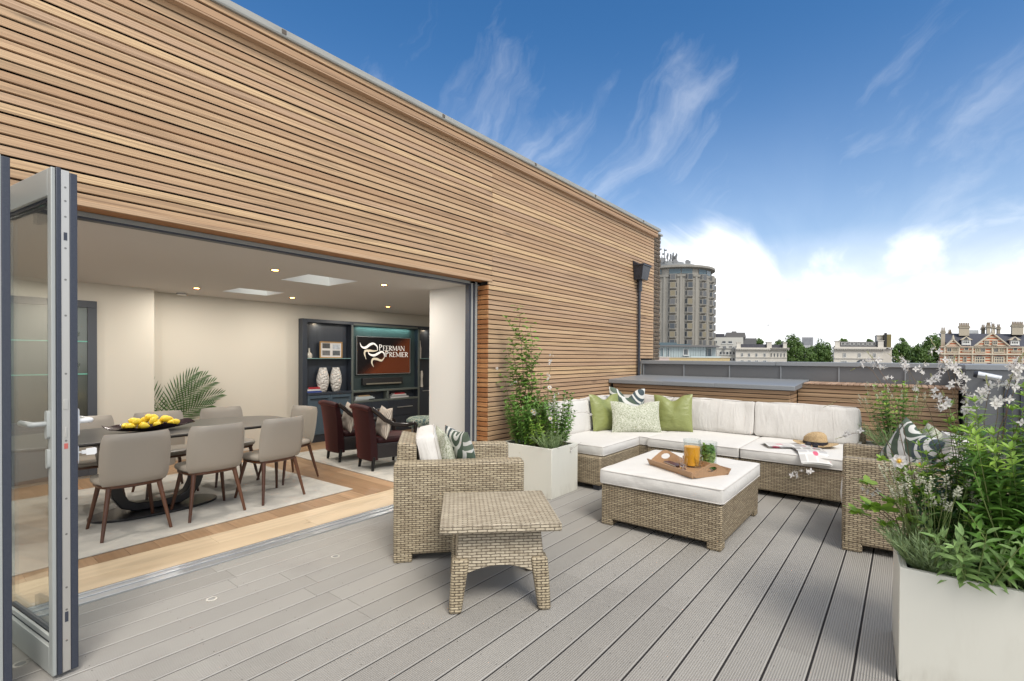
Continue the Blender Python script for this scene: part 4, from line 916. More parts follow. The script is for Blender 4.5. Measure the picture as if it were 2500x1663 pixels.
b.add(v, fs); b.build('pedestal', cast, tb2, bevel=.010)
CG = 'grey upholstered dining chairs'
def chair():
    d = thing('dining_chair', '', 'chair', (0, 0, 0), 0, CG)
    # local: facing +y ; back at y = -.22
    b = MB()
    def seat(u, v):
        a = 2*u-1; c_ = 2*v-1
        return None
    n = 40
    v = []; fs = []
    out = [(.235*math.copysign(abs(cos(a))**.62, cos(a))*(1.0+.05*sin(a)), .215*math.copysign(abs(sin(a))**.62, sin(a))) for a in [2*pi*i/n for i in range(n)]]
    for k_, (sc_, z) in enumerate(((.90, .405), (.99, .415), (1.0, .435), (.96, .455), (.80, .466), (.4, .466))):
        for (x, y) in out: v.append((x*sc_, y*sc_+.01, z+(-.010*(y/.2)**2 if z > .45 else 0)))
    for k_ in range(5):
        for q in range(n): fs.append((k_*n+q, k_*n+(q+1) % n, (k_+1)*n+(q+1) % n, (k_+1)*n+q))
    fs += [tuple(range(n))[::-1], tuple(range(5*n, 6*n))]
    b.add(v, fs); b.build('seat', greige, d, smooth=60)
    b = MB(); nu, nv = 18, 16
    def shell(u, v_, s):
        a = 2*u-1; c_ = v_
        z = .405+.415*c_
        wid = .222+.012*sin(pi*c_)
        rr = .045; e = 1
        # rounded corners top/bottom
        if c_ > .82: e = sqrt(max(0, 1-((c_-.82)/.18)**2*.12))
        if c_ < .12: e = sqrt(max(0, 1-((.12-c_)/.12)**2*.15))
        x = a*wid*e
        y = -.215-.055*c_-.02*c_*c_+.060*abs(a)**2.4*(.6+.4*c_)+.02*(1-c_)**3
        th = .020*(1-abs(a)**8)*(1-abs(2*c_-1)**10)+.003
        return (x, y+s*th, z)
    b.grid(lambda u, w: shell(1-u, w, -1), nu, nv); b.grid(lambda u, w: shell(u, w, 1), nu, nv)
    # rim
    rim = [(i/nu, 0) for i in range(nu+1)]+[(1, j/nv) for j in range(1, nv+1)]+[(1-i/nu, 1) for i in range(1, nu+1)]+[(0, 1-j/nv) for j in range(1, nv)]
    v = [shell(u, w, -1) for u, w in rim]+[shell(u, w, 1) for u, w in rim]; m_ = len(rim)
    b.add(v, [(i, (i+1) % m_, m_+(i+1) % m_, m_+i) for i in range(m_)])
    b.build('backrest', greige, d, smooth=60)
    b = MB(); v = []; fs = []
    for k_, (sc_, z) in enumerate(((.88, .378), (.93, .385), (.93, .403))):
        for (x, y) in out: v.append((x*sc_, y*sc_, z))
    for k_ in range(2):
        for q in range(n): fs.append((k_*n+q, k_*n+(q+1) % n, (k_+1)*n+(q+1) % n, (k_+1)*n+q))
    fs += [tuple(range(n))[::-1], tuple(range(2*n, 3*n))]; b.add(v, fs); b.build('wooden_rail', walnut, d, smooth=50)
    for sx_, sy_ in ((-1, -1), (1, -1), (-1, 1), (1, 1)):
        b = MB(); b.tube([(sx_*.165, sy_*.150-.005, .385), (sx_*.225, sy_*.235-.005, .0)], [.019, .0115], 12); b.build('leg', walnut, d, smooth=50)
    return d
c0 = chair()
CH = [(-4.985, 1.16, 90, 'grey dining chair seen from behind, nearest the folded glass door'),
      (-4.985, 1.745, 90, 'grey dining chair seen from behind, middle of the near side of the dining table'),
      (-5.03, 2.33, 98, 'grey dining chair seen from behind, rightmost on the near side of the dining table'),
      (-5.60, 2.80, 190, 'grey dining chair at the far right end of the dining table, seen from its side'),
      (-6.02, 2.33, -90, 'grey dining chair across the dining table, to the right of the lemon platter'),
      (-6.02, 1.71, -90, 'grey dining chair on the far side of the dining table, behind the lemon platter'),
      (-6.02, 1.10, -90, 'grey dining chair on the far side of the dining table, beside the open glass door')]
for i, (x, y, a, lb) in enumerate(CH):
    o = c0 if i == 0 else copy_tree(c0)
    o.location = (x, y, .012); o.rotation_euler = (0, 0, R(a)); o['label'] = lb
pt = thing('lemon_platter', 'long wavy dark platter in the middle of the dining table', 'platter', (-5.40, 1.42, .753))
b = MB()
def plat(u, w):
    a = 2*pi*u; r = w; wob = .012*sin(7*a)*r**3+.010*sin(3*a+1)*r**4
    x = .155*r*cos(a); y = .325*r*sin(a)*(1+.10*r**6*(sin(a)**8)); z = .004+.045*r**2.2+wob+(.015*abs(sin(a))**6*r**5)
    return (x, y, z)
b.grid(plat, 56, 12); b.grid(lambda u, w: tuple(Vector(plat(1-u, w))+Vector((0, 0, -.005))), 56, 12); b.build('dish', mat('dark_glazed_dish', (.045, .030, .035), .18, .3), pt, smooth=180)
lr = random.Random(11); lemon_me = None
pts = []
for ly, (rx, ry, z, n) in enumerate(((.085, .19, .055, 10), (.055, .13, .092, 6), (.02, .05, .118, 2))):
    for i in range(n):
        a = 2*pi*i/n+lr.random()*.3; pts.append((rx*cos(a), ry*sin(a), z))
pts.append((0, .05, .05)); pts.append((0, -.07, .05))
for i, (x, y, z) in enumerate(pts):
    if lemon_me is None:
        b = MB(); b.lathe([(0, -.042), (.008, -.038), (.020, -.028), (.028, -.010), (.0285, .006), (.022, .024), (.010, .035), (.007, .040), (0, .043)], (0,0,0), 16); o = b.build('lemon', lemon_m, None, smooth=180); lemon_me = o
    else: o = lemon_me.copy(); col.objects.link(o)
    o.location = (-5.40+x, 1.42+y, .753+z); o.rotation_euler = (R(90)+lr.gauss(0, .4), 0, lr.random()*3.1); s_ = lr.uniform(.95, 1.12); o.scale = (s_, s_, s_)
    tag(o, 'ripe yellow lemon heaped with the others in the dark platter', 'lemon', 'lemons in the platter')
# ------------------------------------------------------------------ PALM
pm = thing('palm_plant', 'potted palm with dark feathery fronds in the recess behind the dining table', 'palm', (-7.60, 2.13, 0))
b = MB(); b.lathe([(0, 0), (.13, 0), (.17, .36), (.16, .36), (.15, .32), (0, .32)], (0,0,0), 24); b.build('pot', mat('grey_pot', (.25, .24, .22), .6), pm, smooth=40)
b = MB(); sb = MB(); pr_ = random.Random(8)
fr_l = [(-98, 84, .96), (-98, 70, .90), (88, 82, .98), (97, 66, .98), (86, 56, .90), (95, 50, .74), (92, 74, 1.0), (-100, 60, .85)]
for az, el_, ln in fr_l:
    az = R(az+pr_.uniform(-5, 5)); el_ = R(el_+6); p = Vector((0, 0, .33)); pts = [p.copy()]; vw = Vector((1, -.25+pr_.uniform(-.4, .4), .15)).normalized()
    for i in range(24):
        e = el_-R(i*1.1+i*i*.05); d_ = Vector((cos(az)*cos(e), sin(az)*cos(e), sin(e))); p = p+d_*ln/24; pts.append(p.copy())
    sb.tube(pts, [.006*(1-i/27) for i in range(len(pts))], 5, 0)
    for i in range(7, len(pts)):
        q = pts[i]; dr = (pts[i]-pts[i-1]).normalized(); sd_ = dr.cross(vw).normalized(); f_ = (i-7)/(len(pts)-8); L_ = .06+.15*sin(pi*min(1, f_*.8+.12))
        for s in (-1, 1): b.leaf(q, dr*(.55+.6*f_)+sd_*s*(.85-.3*f_)+vw*pr_.uniform(.0, .25), vw, L_*pr_.uniform(.9, 1.1), .017, curl=-.06, fold=.1, seg=3)
b.build('fronds', lf_palm, pm, smooth=180); sb.build('frond_stems', stem_m, pm, smooth=180)
# ------------------------------------------------------------------ DISPLAY CABINET (left)
dc = thing('display_cabinet', 'tall dark-framed glazed cabinet beside the open door at the far left', 'cabinet', (-7.428, .6, 0))
b = MB(); b.box(0, .03, -.3, .82, 1.985, 2.065); b.box(0, .03, .735, .82, .03, 1.985); b.box(0, .03, -.3, -.2, .03, 1.985); b.box(0, .028, -.2, .735, .03, .70); b.build('frame', mat('slate_paint', (.055, .062, .075), .4), dc, bevel=.003)
b = MB(); b.box(.001, .006, -.2, .735, .70, 1.985); b.build('back_panel', mat('smoky_mirror', (.16, .17, .15), .12, .7), dc)
b = MB()
for z in (1.21, 1.586): b.box(.007, .024, -.2, .735, z, z+.012)
b.build('glass_shelf', mat('green_edge_glass', (.15, .42, .33), .1), dc)
b = MB(); b.box(.029, .035, -.1, .70, .60, .61); b.box(.028, .033, -.15, .70, .25, .58); b.build('drawer_front', mat('slate_paint_2', (.065, .072, .085), .4), dc, bevel=.003)
gg = 'glassware in the display cabinet'
for (y, z, h, lb) in ((1.24, 1.222, .12, 'clear stemmed glass on the lower glass shelf of the display cabinet'), (1.24, 1.598, .10, 'clear stemmed glass on the upper glass shelf of the display cabinet')):
    o = MB().lathe([(.0, 0), (.02, .002), (.004, .008), (.004, h*.45), (.022, h*.6), (.026, h), (.0245, h), (.02, h*.62), (0, h*.52)], (0,0,0), 16, close=False).build('wine_glass', cup_g, None, smooth=60, loc=(-7.39, y, z)); tag(o, lb, 'glass', gg)
# ------------------------------------------------------------------ BUILT-IN CABINET WITH TV
CX = -7.61
wc = thing('wall_cabinet', 'dark stained built-in wall unit with open shelves, drawers and a television niche', 'cabinet', (CX, 4.045, 0))
ZT = 2.048
b = MB(); b.box(-.13, .0, -.0, .08, .0, ZT); b.box(-.13, 0, .89, .94, 0, ZT-.001); b.box(-.13, 0, 2.40, 2.455, 0, ZT-.001); b.box(-.13, 0, 3.35, 3.42, 0, ZT)
b.box(-.13, -.001, .08, 3.35, ZT-.055, ZT-.0005); b.box(-.135, -.12, .0, 3.4, .0, ZT); b.build('carcass', black_w, wc, bevel=.002)
b = MB(); b.box(-.12, .002, .94, 2.40, 1.985, 2.02); b.box(-.12, .002, .94, 2.40, .79, .825); b.box(-.12, .003, 1.66, 1.70, .64, .789); b.box(-.12, .002, .94, 2.40, .605, .64); b.box(-.02, .004, .895, .935, .02, 1.99); b.box(-.02, .004, 2.405, 2.45, .02, 1.99); b.build('face_frame', mat('grey_green_frame', (.10, .115, .105), .4), wc, bevel=.003)
b = MB(); b.box(-.12, -.10, .94, 2.40, .825, 1.985); b.build('niche_back', wood('niche_veneer', [(0, (.03, .05, .052)), (1, (.045, .065, .062))], 'z', grain=.8, knots=False), wc)
b = MB(); b.box(-.12, .02, .075, .895, .79, .83); b.build('counter', black_w, wc, bevel=.003)
cabm = wood('blue_grey_oak', [(0, (.055, .085, .115)), (1, (.075, .11, .14))], 'z', grain=.8, rough=.4, knots=False)
for y0, y1 in ((.085, .484), (.488, .885)):
    b = MB(); b.box(-.02, .012, y0, y1, .13, .785); dd = b.build('door', cabm, wc, bevel=.003)
    b = MB(); b.box(.012, .026, y0+.04, y1-.04, .722, .732); b.build('handle', blk_met, dd)
for y0, y1 in ((.945, 1.678), (1.684, 2.395)):
    b = MB(); b.box(-.02, .008, y0, y1, .30, .60); dd = b.build('drawer', black_w, wc, bevel=.003)
    b = MB(); b.box(.009, .03, y0+.20, y1-.14, .458, .470); b.build('handle', alu, dd)
b = MB(); b.box(-.02, .008, 2.455, 3.35, .13, .80); dd = b.build('door', black_w, wc, bevel=.003); b = MB(); b.box(.009, .03, 2.52, 2.95, .74, .75); b.build('handle', alu, dd)
b = MB(); b.box(-.02, .006, .945, 2.395, .13, .295); b.build('plinth_panel', black_w, wc); b = MB(); b.box(-.02, -.004, .02, 3.4, 0, .125); b.build('plinth', black_w, wc)
b = MB(); b.box(-.115, -.01, .082, .888, 1.392, 1.402); b.box(-.115, -.01, 2.458, 3.35, 1.392, 1.402); b.build('glass_shelf', mat('shelf_glass', (.20, .34, .33), .08), wc)
for y in (.30, 2.7):
    ld = bpy.data.lights.new('shelf_spot', 'AREA'); ld.size = .05; ld.energy = .5; ld.color = (1, .8, .55); lo = bpy.data.objects.new('shelf_spot', ld); col.objects.link(lo); lo.parent = wc; lo.location = (-.05, y, 1.985)
ld = bpy.data.lights.new('niche_strip', 'AREA'); ld.shape = 'RECTANGLE'; ld.size = .02; ld.size_y = 1.2; ld.energy = 2.2; ld.color = (.55, 1, .9); lo = bpy.data.objects.new('niche_strip', ld); col.objects.link(lo); lo.parent = wc; lo.location = (-.05, 1.67, 1.975)
# television
tv = thing('television', 'wall-mounted flat television showing a ribbon logo and two lines of white lettering', 'television', (CX-.055, 5.085, 1.11))
TWd, TH = 1.21, .685
b = MB(); b.box(-.035, -.002, 0, TWd, 0, TH); b.build('casing', mat('tv_casing', (.015, .015, .016), .3), tv, bevel=.003)
b = MB(); b.box(-.03, .001, -.004, .004, -.004, TH+.004); b.box(-.03, .001, TWd-.004, TWd+.004, -.004, TH+.004); b.box(-.03, .001, 0.004, TWd-.004, TH-.003, TH+.004); b.box(-.03, .001, .004, TWd-.004, -.004, .004); b.build('bezel', alu, tv)
scr = bpy.data.materials.new('screen_picture'); scr.use_nodes = True; t = NT(scr); uv = t.uv(); sx = t.node('ShaderNodeSeparateXYZ'); t.l.new(uv, sx.inputs[0])
g_ = t.math('ADD', t.math('MULTIPLY', sx.outputs[0], .95), t.math('MULTIPLY', t.math('SUBTRACT', 1, sx.outputs[1]), .75))
cc = t.ramp(g_, [(.70, (.004, .003, .004)), (1.1/1.7+.15, (.016, .005, .004)), (1, (.085, .020, .007))]); t.base(cc); t.l.new(cc, t.b.inputs['Emission Color']); t.b.inputs['Emission Strength'].default_value = .28; t.b.inputs['Roughness'].default_value = .25
b = MB(); b.add([(.0, .008, .008), (.0, TWd-.008, .008), (.0, TWd-.008, TH-.008), (.0, .008, TH-.008)], [(0, 1, 2, 3)], uvs=[[(0, 0), (1, 0), (1, 1), (0, 1)]]); b.build('screen', scr, tv)
whl = emis('lettering_white', (.70, .67, .62), .35); gold = emis('logo_cream', (.50, .44, .33), .3)
def text(s, x, z, size, parent, m, name='lettering', sx_=1.0, rot=(R(90), 0, R(90)), dx=.003):
    cu = bpy.data.curves.new(name, 'FONT'); cu.body = s; cu.size = size; cu.extrude = .0008; cu.align_x = 'LEFT'; cu.offset = size*.012
    to = bpy.data.objects.new(name, cu); col.objects.link(to); bpy.context.view_layer.update()
    me = bpy.data.meshes.new_from_object(to.evaluated_get(bpy.context.evaluated_depsgraph_get())); bpy.data.objects.remove(to); bpy.data.curves.remove(cu)
    w = max(v.co.x for v in me.vertices); me.materials.clear(); me.materials.append(m); me.name = name
    o = bpy.data.objects.new(name, me); col.objects.link(o); o.parent = parent; o.location = (dx, x, z); o.rotation_euler = rot; o.scale = (sx_, 1, 1); return o, w*sx_
def serif_word(word, x, z, big, small, width):
    """roman capitals built as strokes with serifs, first letter larger"""
    G = {'P': ([(0,0,0,1)], [('arc', .0, .75, .30, .25)]), }
    b = MB()
    def stroke(x0, z0, x1, z1, w):
        d = Vector((x1-x0, z1-z0)); n = Vector((-d.y, d.x)).normalized()*w/2
        b.add([(.003, x0+n.x, z0+n.y), (.003, x0-n.x, z0-n.y), (.003, x1-n.x, z1-n.y), (.003, x1+n.x, z1+n.y)], [(0, 1, 2, 3)])
    def arc(cx, cz, rx, rz, a0, a1, w):
        n = 12; v = []
        for i in range(n+1):
            a = R(a0+(a1-a0)*i/n); k = w*(.45+.75*abs(cos(a))); v += [(.003, cx+rx*cos(a), cz+rz*sin(a)), (.003, cx+(rx-k)*cos(a), cz+(rz-k*.8)*sin(a))]
        b.add(v, [(2*i, 2*i+1, 2*i+3, 2*i+2) for i in range(n)])
    L_ = {'P': .62, 'E': .60, 'R': .68, 'M': .90, 'A': .76, 'N': .80, 'I': .30}
    tot = sum(L_[c]*(big if i == 0 else small) for i, c in enumerate(word)); kx = width/tot; px = x
    for i, c in enumerate(word):
        h = big if i == 0 else small; W = L_[c]*h*kx; w = h*.13; th = h*.055; a = px+W*.10; e = px+W*.90; m_ = (a+e)/2
        s = h*.10
        def foot(xx, zz): stroke(xx-s, zz, xx+s, zz, th*.9)
        if c in 'PRE': stroke(a+w/2, z, a+w/2, z+h, w); foot(a+w/2, z+th/2); foot(a+w/2, z+h-th/2)
        if c in 'PR': arc(a+w/2, z+h*.74, (e-a)*.82, h*.26, -90, 90, w)
        if c == 'R': stroke(a+w, z+h*.48, e, z, w)
        if c == 'E':
            for zz in (th/2, h*.52, h-th/2): stroke(a, z+zz, e-(W*.12 if zz == h*.52 else 0), z+zz, th)
            stroke(e-th/2, z, e-th/2, z+h*.18, th); stroke(e-th/2, z+h*.82, e-th/2, z+h, th)
        if c == 'I': stroke(m_, z, m_, z+h, w); foot(m_, z+th/2); foot(m_, z+h-th/2)
        if c == 'A': stroke(a, z, m_, z+h, th*1.2); stroke(m_, z+h, e, z, w); stroke(a+W*.15, z+h*.35, e-W*.15, z+h*.35, th); foot(a, z+th/2); foot(e, z+th/2)
        if c == 'N': stroke(a, z, a, z+h, th*1.2); stroke(a, z+h, e, z, w); stroke(e, z, e, z+h, th*1.2); foot(a, z+th/2); foot(a, z+h-th/2); foot(e, z+h-th/2)
        if c == 'M': stroke(a, z, a, z+h, th*1.2); stroke(a, z+h, m_, z+h*.1, w); stroke(m_, z+h*.1, e, z+h, th*1.1); stroke(e, z, e, z+h, w); foot(a, z+th/2); foot(e, z+th/2)
        px += W
    o = b.build('lettering', whl, tv); return o
serif_word('PEERMAN', .47, .437, .112, .092, .60); serif_word('PREMIER', .612, .318, .112, .092, .55)
def ribbon(pts, ws, m_):
    b = MB(); v = []; n = len(pts)
    # catmull-rom
    P_ = [pts[0]]+pts+[pts[-1]]; Wd = [ws[0]]+ws+[ws[-1]]; out = []; wo_ = []
    for i in range(1, n):
        for k in range(8):
            t_ = k/8; a, b_, c_, d_ = P_[i-1], P_[i], P_[i+1], P_[i+2]
            out.append(tuple(.5*((2*b_[j])+(-a[j]+c_[j])*t_+(2*a[j]-5*b_[j]+4*c_[j]-d_[j])*t_*t_+(-a[j]+3*b_[j]-3*c_[j]+d_[j])*t_**3) for j in (0, 1))); wo_.append(Wd[i]*(1-t_)+Wd[i+1]*t_)
    out.append(pts[-1]); wo_.append(ws[-1])
    for i, (p, w) in enumerate(zip(out, wo_)):
        a = Vector(out[max(0, i-1)]); c_ = Vector(out[min(len(out)-1, i+1)]); d_ = (c_-a).normalized(); n_ = Vector((-d_.y, d_.x))
        v += [(.0025, p[0]+n_.x*w/2, p[1]+n_.y*w/2), (.0025, p[0]-n_.x*w/2, p[1]-n_.y*w/2)]
    b.add(v, [(2*i+1, 2*i, 2*i+2, 2*i+3) for i in range(len(out)-1)]); return b.build('ribbon_logo', m_, tv)
ribbon([(.061, .575), (.10, .50), (.18, .485), (.28, .545), (.36, .560), (.43, .51), (.44, .437)], [.004, .026, .045, .045, .032, .025, .006], whl)
ribbon([(.44, .437), (.36, .425), (.28, .43), (.18, .425), (.16, .37), (.195, .27)], [.008, .028, .040, .042, .032, .004], gold)
ribbon([(.23, .43), (.26, .37), (.36, .345), (.46, .385), (.53, .415), (.585, .385), (.595, .31)], [.004, .024, .045, .042, .030, .026, .006], whl)
ribbon([(.595, .31), (.53, .25), (.43, .275), (.34, .275), (.315, .21), (.355, .13)], [.008, .036, .044, .040, .030, .004], gold)
sb_ = thing('soundbar', 'slim black and silver soundbar under the television', 'soundbar', (CX-.06, 5.20, .91))
b = MB(); b.box(-.03, .03, 0, .90, 0, .13); b.build('cabinet', mat('soundbar_cloth', (.015, .015, .016), .7), sb_, bevel=.008)
b = MB(); b.box(.030, .034, .07, .86, .01, .035); b.build('trim', mat('champagne_trim', (.35, .33, .27), .3, .6), sb_)
vg = 'white textured vases'
for (y, lb) in ((4.42, 'tall white textured vase standing left on the cabinet counter'), (4.66, 'tall white textured vase standing right on the cabinet counter')):
    o = MB().lathe([(0, 0), (.055, 0), (.075, .04), (.102, .15), (.108, .20), (.098, .28), (.072, .37), (.058, .41), (.052, .41), (.06, .36), (0, .3)], (0,0,0), 28).build('vase', vase_m, None, smooth=70, loc=(CX-.035, y, .831)); o.scale = (.68, 1, 1); tag(o, lb, 'vase', vg)
    rel = MB()
cols = {'red': (.35, .02, .03), 'white': (.55, .55, .55), 'blue': (.03, .06, .25), 'grey': (.25, .27, .28), 'pale': (.42, .48, .50), 'tan': (.35, .25, .15)}
bkm = {k: mat('book_'+k, v, .5) for k, v in cols.items()}
def books(y0, z0, lst, wh, grp):
    z = z0
    for (c_, w, h, off, lb) in lst:
        d = thing('book', lb, 'book', (CX-.05, y0+off, z), 0, grp); b = MB(); b.box(-.06, .045, 0, w, 0, .0025); b.box(-.06, .045, 0, w, h-.0035, h-.001); b.box(.045, .047, 0, w, .0, h-.001); b.build('cover', bkm[c_], d)
        b = MB(); b.box(-.058, .0445, .004, w-.004, .0027, h-.0037); b.build('pages', bkm['white'], d); z += h
books(4.13, .831, [('blue', .30, .030, 0, 'blue book at the bottom of the stack on the cabinet counter'), ('white', .29, .028, 0, 'white book under the red one on the cabinet counter'), ('red', .24, .030, .02, 'red book on top of the stack on the cabinet counter')], .1, 'books on the cabinet counter')
books(5.01, .641, [('grey', .30, .022, 0, 'grey book at the bottom of the left stack below the television'), ('pale', .40, .024, .02, 'pale blue book second from the bottom of the left stack below the television'), ('pale', .36, .024, .02, 'pale blue book third from the bottom of the left stack below the television'), ('tan', .24, .022, .08, 'small tan book on top of the left stack below the television')], .1, 'books below the television')
books(5.80, .641, [('white', .42, .026, 0, 'white book at the bottom of the right stack below the television'), ('grey', .34, .024, .03, 'grey book second from the bottom of the right stack below the television'), ('white', .33, .022, .03, 'white book just under the red one in the right stack below the television'), ('red', .24, .022, .08, 'red book on top of the right stack below the television')], .1, 'books below the television')
pf = thing('picture_frame', 'gilt picture frame holding four small photographs on the glass shelf', 'picture frame', (CX-.07, 4.375, 1.403))
gilt = mat('gilt_wood', (.42, .25, .10), .4, .3)
b = MB(); b.box(0, .02, 0, .42, 0, .018); b.box(0, .02, 0, .42, .262, .28); b.box(0, .02, 0, .018, .018, .262); b.box(0, .02, .402, .42, .018, .262); b.build('frame', gilt, pf, bevel=.002)
b = MB(); b.box(0, .008, .018, .402, .018, .262); b.build('mount', mat('mount_card', (.62, .60, .58), .8), pf)
for (y, z, c_) in ((.05, .165, (.05, .05, .05)), (.05, .045, (.10, .10, .10)), (.24, .15, (.28, .30, .33)), (.24, .045, (.07, .075, .08))):
    mm = mat('photo_print', c_, .3); t = NT(mm); t.base(t.mix(t.noise(t.obj(), 22, 4, .8), tuple(x*.4 for x in c_), tuple(min(1, x*2.6) for x in c_))); b = MB(); b.box(.008, .0095, y, y+.14, z, z+.085); b.build('photograph', mm, pf)
o = MB().lathe([(0, 0), (.045, 0), (.052, .03), (.045, .07), (.016, .10), (.013, .15), (.018, .165), (0, .165)], (0,0,0), 20).build('vase', mat('marbled_glass', (.45, .43, .38), .15), None, smooth=60, loc=(CX-.055, 4.185, 1.403)); tag(o, 'small pear-shaped bottle vase at the left end of the glass shelf', 'vase')
o = MB().lathe([(0, 0), (.035, 0), (.028, .06), (.022, .16), (.032, .26), (.02, .33), (0, .33)], (0,0,0), 20).build('vase', mat('pale_ceramic', (.50, .47, .42), .35), None, smooth=60, loc=(CX-.04, 6.58, .82)); tag(o, 'slim pale vase on the right-hand counter next to the pier', 'vase')
o = MB().lathe([(0, 0), (.028, 0), (.030, .20), (.012, .30), (.010, .36), (0, .36)], (0,0,0), 20).build('vase', mat('pale_ceramic_2', (.50, .47, .42), .35), None, smooth=60, loc=(CX-.05, 6.54, 1.403)); tag(o, 'slim pale bottle on the right-hand glass shelf next to the pier', 'vase')
# ------------------------------------------------------------------ BURGUNDY ARMCHAIRS
def velvet_chair(lab, loc, rz):
    d = thing('velvet_armchair', lab, 'armchair', loc, rz, 'burgundy velvet armchairs')
    # local faces +y ; rear legs at y=.03
    b = MB()
    def bk(u, w, s):
        a = 2*u-1; x = a*(.185+.045*w); z = .14+.66*w; y = .02-.06*w+.05*(1-a*a)*0-.03*(w**4)+.10*a*a*0.25+s*(.05-.02*w)
        return (x, y, z)
    b.grid(lambda u, w: bk(u, w, -1), 10, 14); b.grid(lambda u, w: bk(1-u, w, 1), 10, 14)
    n = 14; v = [bk(0, i/n, -1) for i in range(n+1)]+[bk(0, i/n, 1) for i in range(n+1)]; b.add(v, [(i, n+1+i, n+2+i, i+1) for i in range(n)])
    v = [bk(1, i/n, -1) for i in range(n+1)]+[bk(1, i/n, 1) for i in range(n+1)]; b.add(v, [(i+1, n+2+i, n+1+i, i) for i in range(n)])
    b.build('backrest', velvet, d, smooth=60)
    b = MB(); b.tube([(-.25, -.055, .79), (-.12, -.075, .805), (.12, -.075, .805), (.25, -.055, .79)], [.03, .034, .034, .03], 12); b.build('top_roll', velvet, d, smooth=60)
    b = MB(); b.prism([(-.19, 0.07), (.19, .07), (.27, .56), (.2, .62), (-.2, .62), (-.27, .56)], 'z', .16, .34); b.build('seat_base', velvet_d, d, bevel=.02)
    b = MB(); b.prism([(-.19, .08), (.19, .08), (.26, .57), (.2, .63), (-.2, .63), (-.26, .57)], 'z', .345, .425); b.build('seat', velvet, d, bevel=.03)
    for s in (-1, 1):
        b = MB(); b.tube([(s*.235, -.02, .80), (s*.25, .05, .74), (s*.275, .14, .65), (s*.29, .26, .585), (s*.29, .42, .565), (s*.285, .55, .575), (s*.28, .58, .55), (s*.275, .57, .45), (s*.265, .56, .30)], [.03, .03, .028, .026, .026, .026, .024, .022, .022], 10); b.build('arm', mat('black_lacquer', (.012, .008, .008), .2), d, smooth=60)
        for y in (.04, .54):
            b = MB(); b.tube([(s*(.17 if y < .3 else .22), y, .18), (s*(.18 if y < .3 else .23), y-(.02 if y < .3 else 0), .012)], [.026, .017], 10); b.build('leg', blk_met, d, smooth=50)
    return d
velvet_chair('burgundy velvet armchair on the left of the pair, seen from behind', (-6.09, 3.66, 0), R(-6))
velvet_chair('burgundy velvet armchair on the right of the pair, nearest the white pier', (-5.33, 3.65, 0), R(-8))
pillow('wavy-patterned beige cushion in the left burgundy armchair', wavyf, .40, .40, .12, (-6.0, 3.86, .60), (R(-12), 0, R(-14)), 21, .02, .06, group='cushions in the burgundy armchairs')
pillow('wavy-patterned beige cushion in the right burgundy armchair', wavyf, .40, .40, .12, (-5.20, 3.85, .60), (R(-12), 0, R(-16)), 22, .02, .06, group='cushions in the burgundy armchairs')
so = thing('stool', 'round footstool with a teal patterned padded top beyond the burgundy armchairs', 'stool', (-5.62, 4.9, 0))
b = MB(); b.lathe([(0, .40), (.24, .40), (.27, .43), (.27, .50), (.23, .53), (0, .535)], (0,0,0), 28); tm = mat('teal_brocade', (.06, .13, .13), .7); t = NT(tm); t.base(t.mix(t.ramp(t.noise(t.obj(), 26, 3, .7), [(.45, (0,0,0)), (.55, (1,1,1))]), (.03, .08, .09), (.33, .36, .28))); b.build('seat', tm, so, smooth=60)
for a in (45, 135, 225, 315): b = MB(); b.tube([(.18*cos(R(a)), .18*sin(R(a)), .40), (.20*cos(R(a)), .20*sin(R(a)), .012)], .012, 8); b.build('leg', alu, so, smooth=50)
po = thing('pouffe', 'large low black round pouffe in front of the television cabinet', 'pouffe', (-5.95, 6.1, 0))
b = MB(); b.lathe([(0, .013), (.46, .013), (.50, .06), (.50, .40), (.46, .46), (0, .47)], (0,0,0), 36); b.build('upholstery', velvet_d, po, smooth=50)
ct = thing('coffee_table', 'low dark coffee table with a small gold dish, beside the white pier', 'table', (-4.98, 5.0, 0))
b = MB(); b.box(-.35, .45, -.32, .32, .40, .43); b.build('table_top', mat('bronze_glass', (.10, .085, .07), .12), ct, bevel=.004)
for sx_ in (-.33, .43):
    for sy_ in (-.30, .30): b = MB(); b.box(sx_-.015, sx_+.015, sy_-.015, sy_+.015, .012, .399); b.build('leg', blk_met, ct)
o = MB().lathe([(0, 0), (.03, 0), (.075, .035), (.08, .04), (.03, .008), (0, .006)], (0,0,0), 20, close=False).build('dish', mat('gold_leaf', (.65, .45, .12), .3, .8), None, smooth=60, loc=(-5.02, 4.85, .431)); tag(o, 'small gold dish on the dark coffee table', 'dish')
#__PART4__
# ------------------------------------------------------------------ PLANTERS
def planter(lab, loc, rz, w, l, h):
    d = thing('planter', lab, 'planter', loc, rz); t_ = .012; lip = .028
    b = MB(); b.box(0, w, 0, t_, 0, h); b.box(0, w, l-t_, l, 0, h); b.box(0, t_, t_, l-t_, 0, h); b.box(w-t_, w, t_, l-t_, 0, h); 
    b.box(t_, w-t_, t_, lip, h-.012, h-.0005); b.box(t_, w-t_, l-lip, l-t_, h-.012, h-.0005); b.box(t_, lip, lip, l-lip, h-.012, h-.0006); b.box(w-lip, w-t_, lip, l-lip, h-.012, h-.0006)
    b.build('box', planter_m, d, bevel=.003)
    b = MB(); b.grid(lambda u, v: (lip+(w-2*lip)*u, lip+(l-2*lip)*v, h-.045+.012*noise.noise(Vector((u*14, v*14, w)))), 40, 20); b.build('soil', soil, d, smooth=180)
    return d
planter('square ivory metal planter standing against the cedar wall behind the left armchair', (-3.46, 4.103, 0), 0, .680, .507, .512)
planter('big ivory metal planter in the lower right corner of the photo', (-.010, 2.806, 0), R(3.4), 1.25, .50, .512)
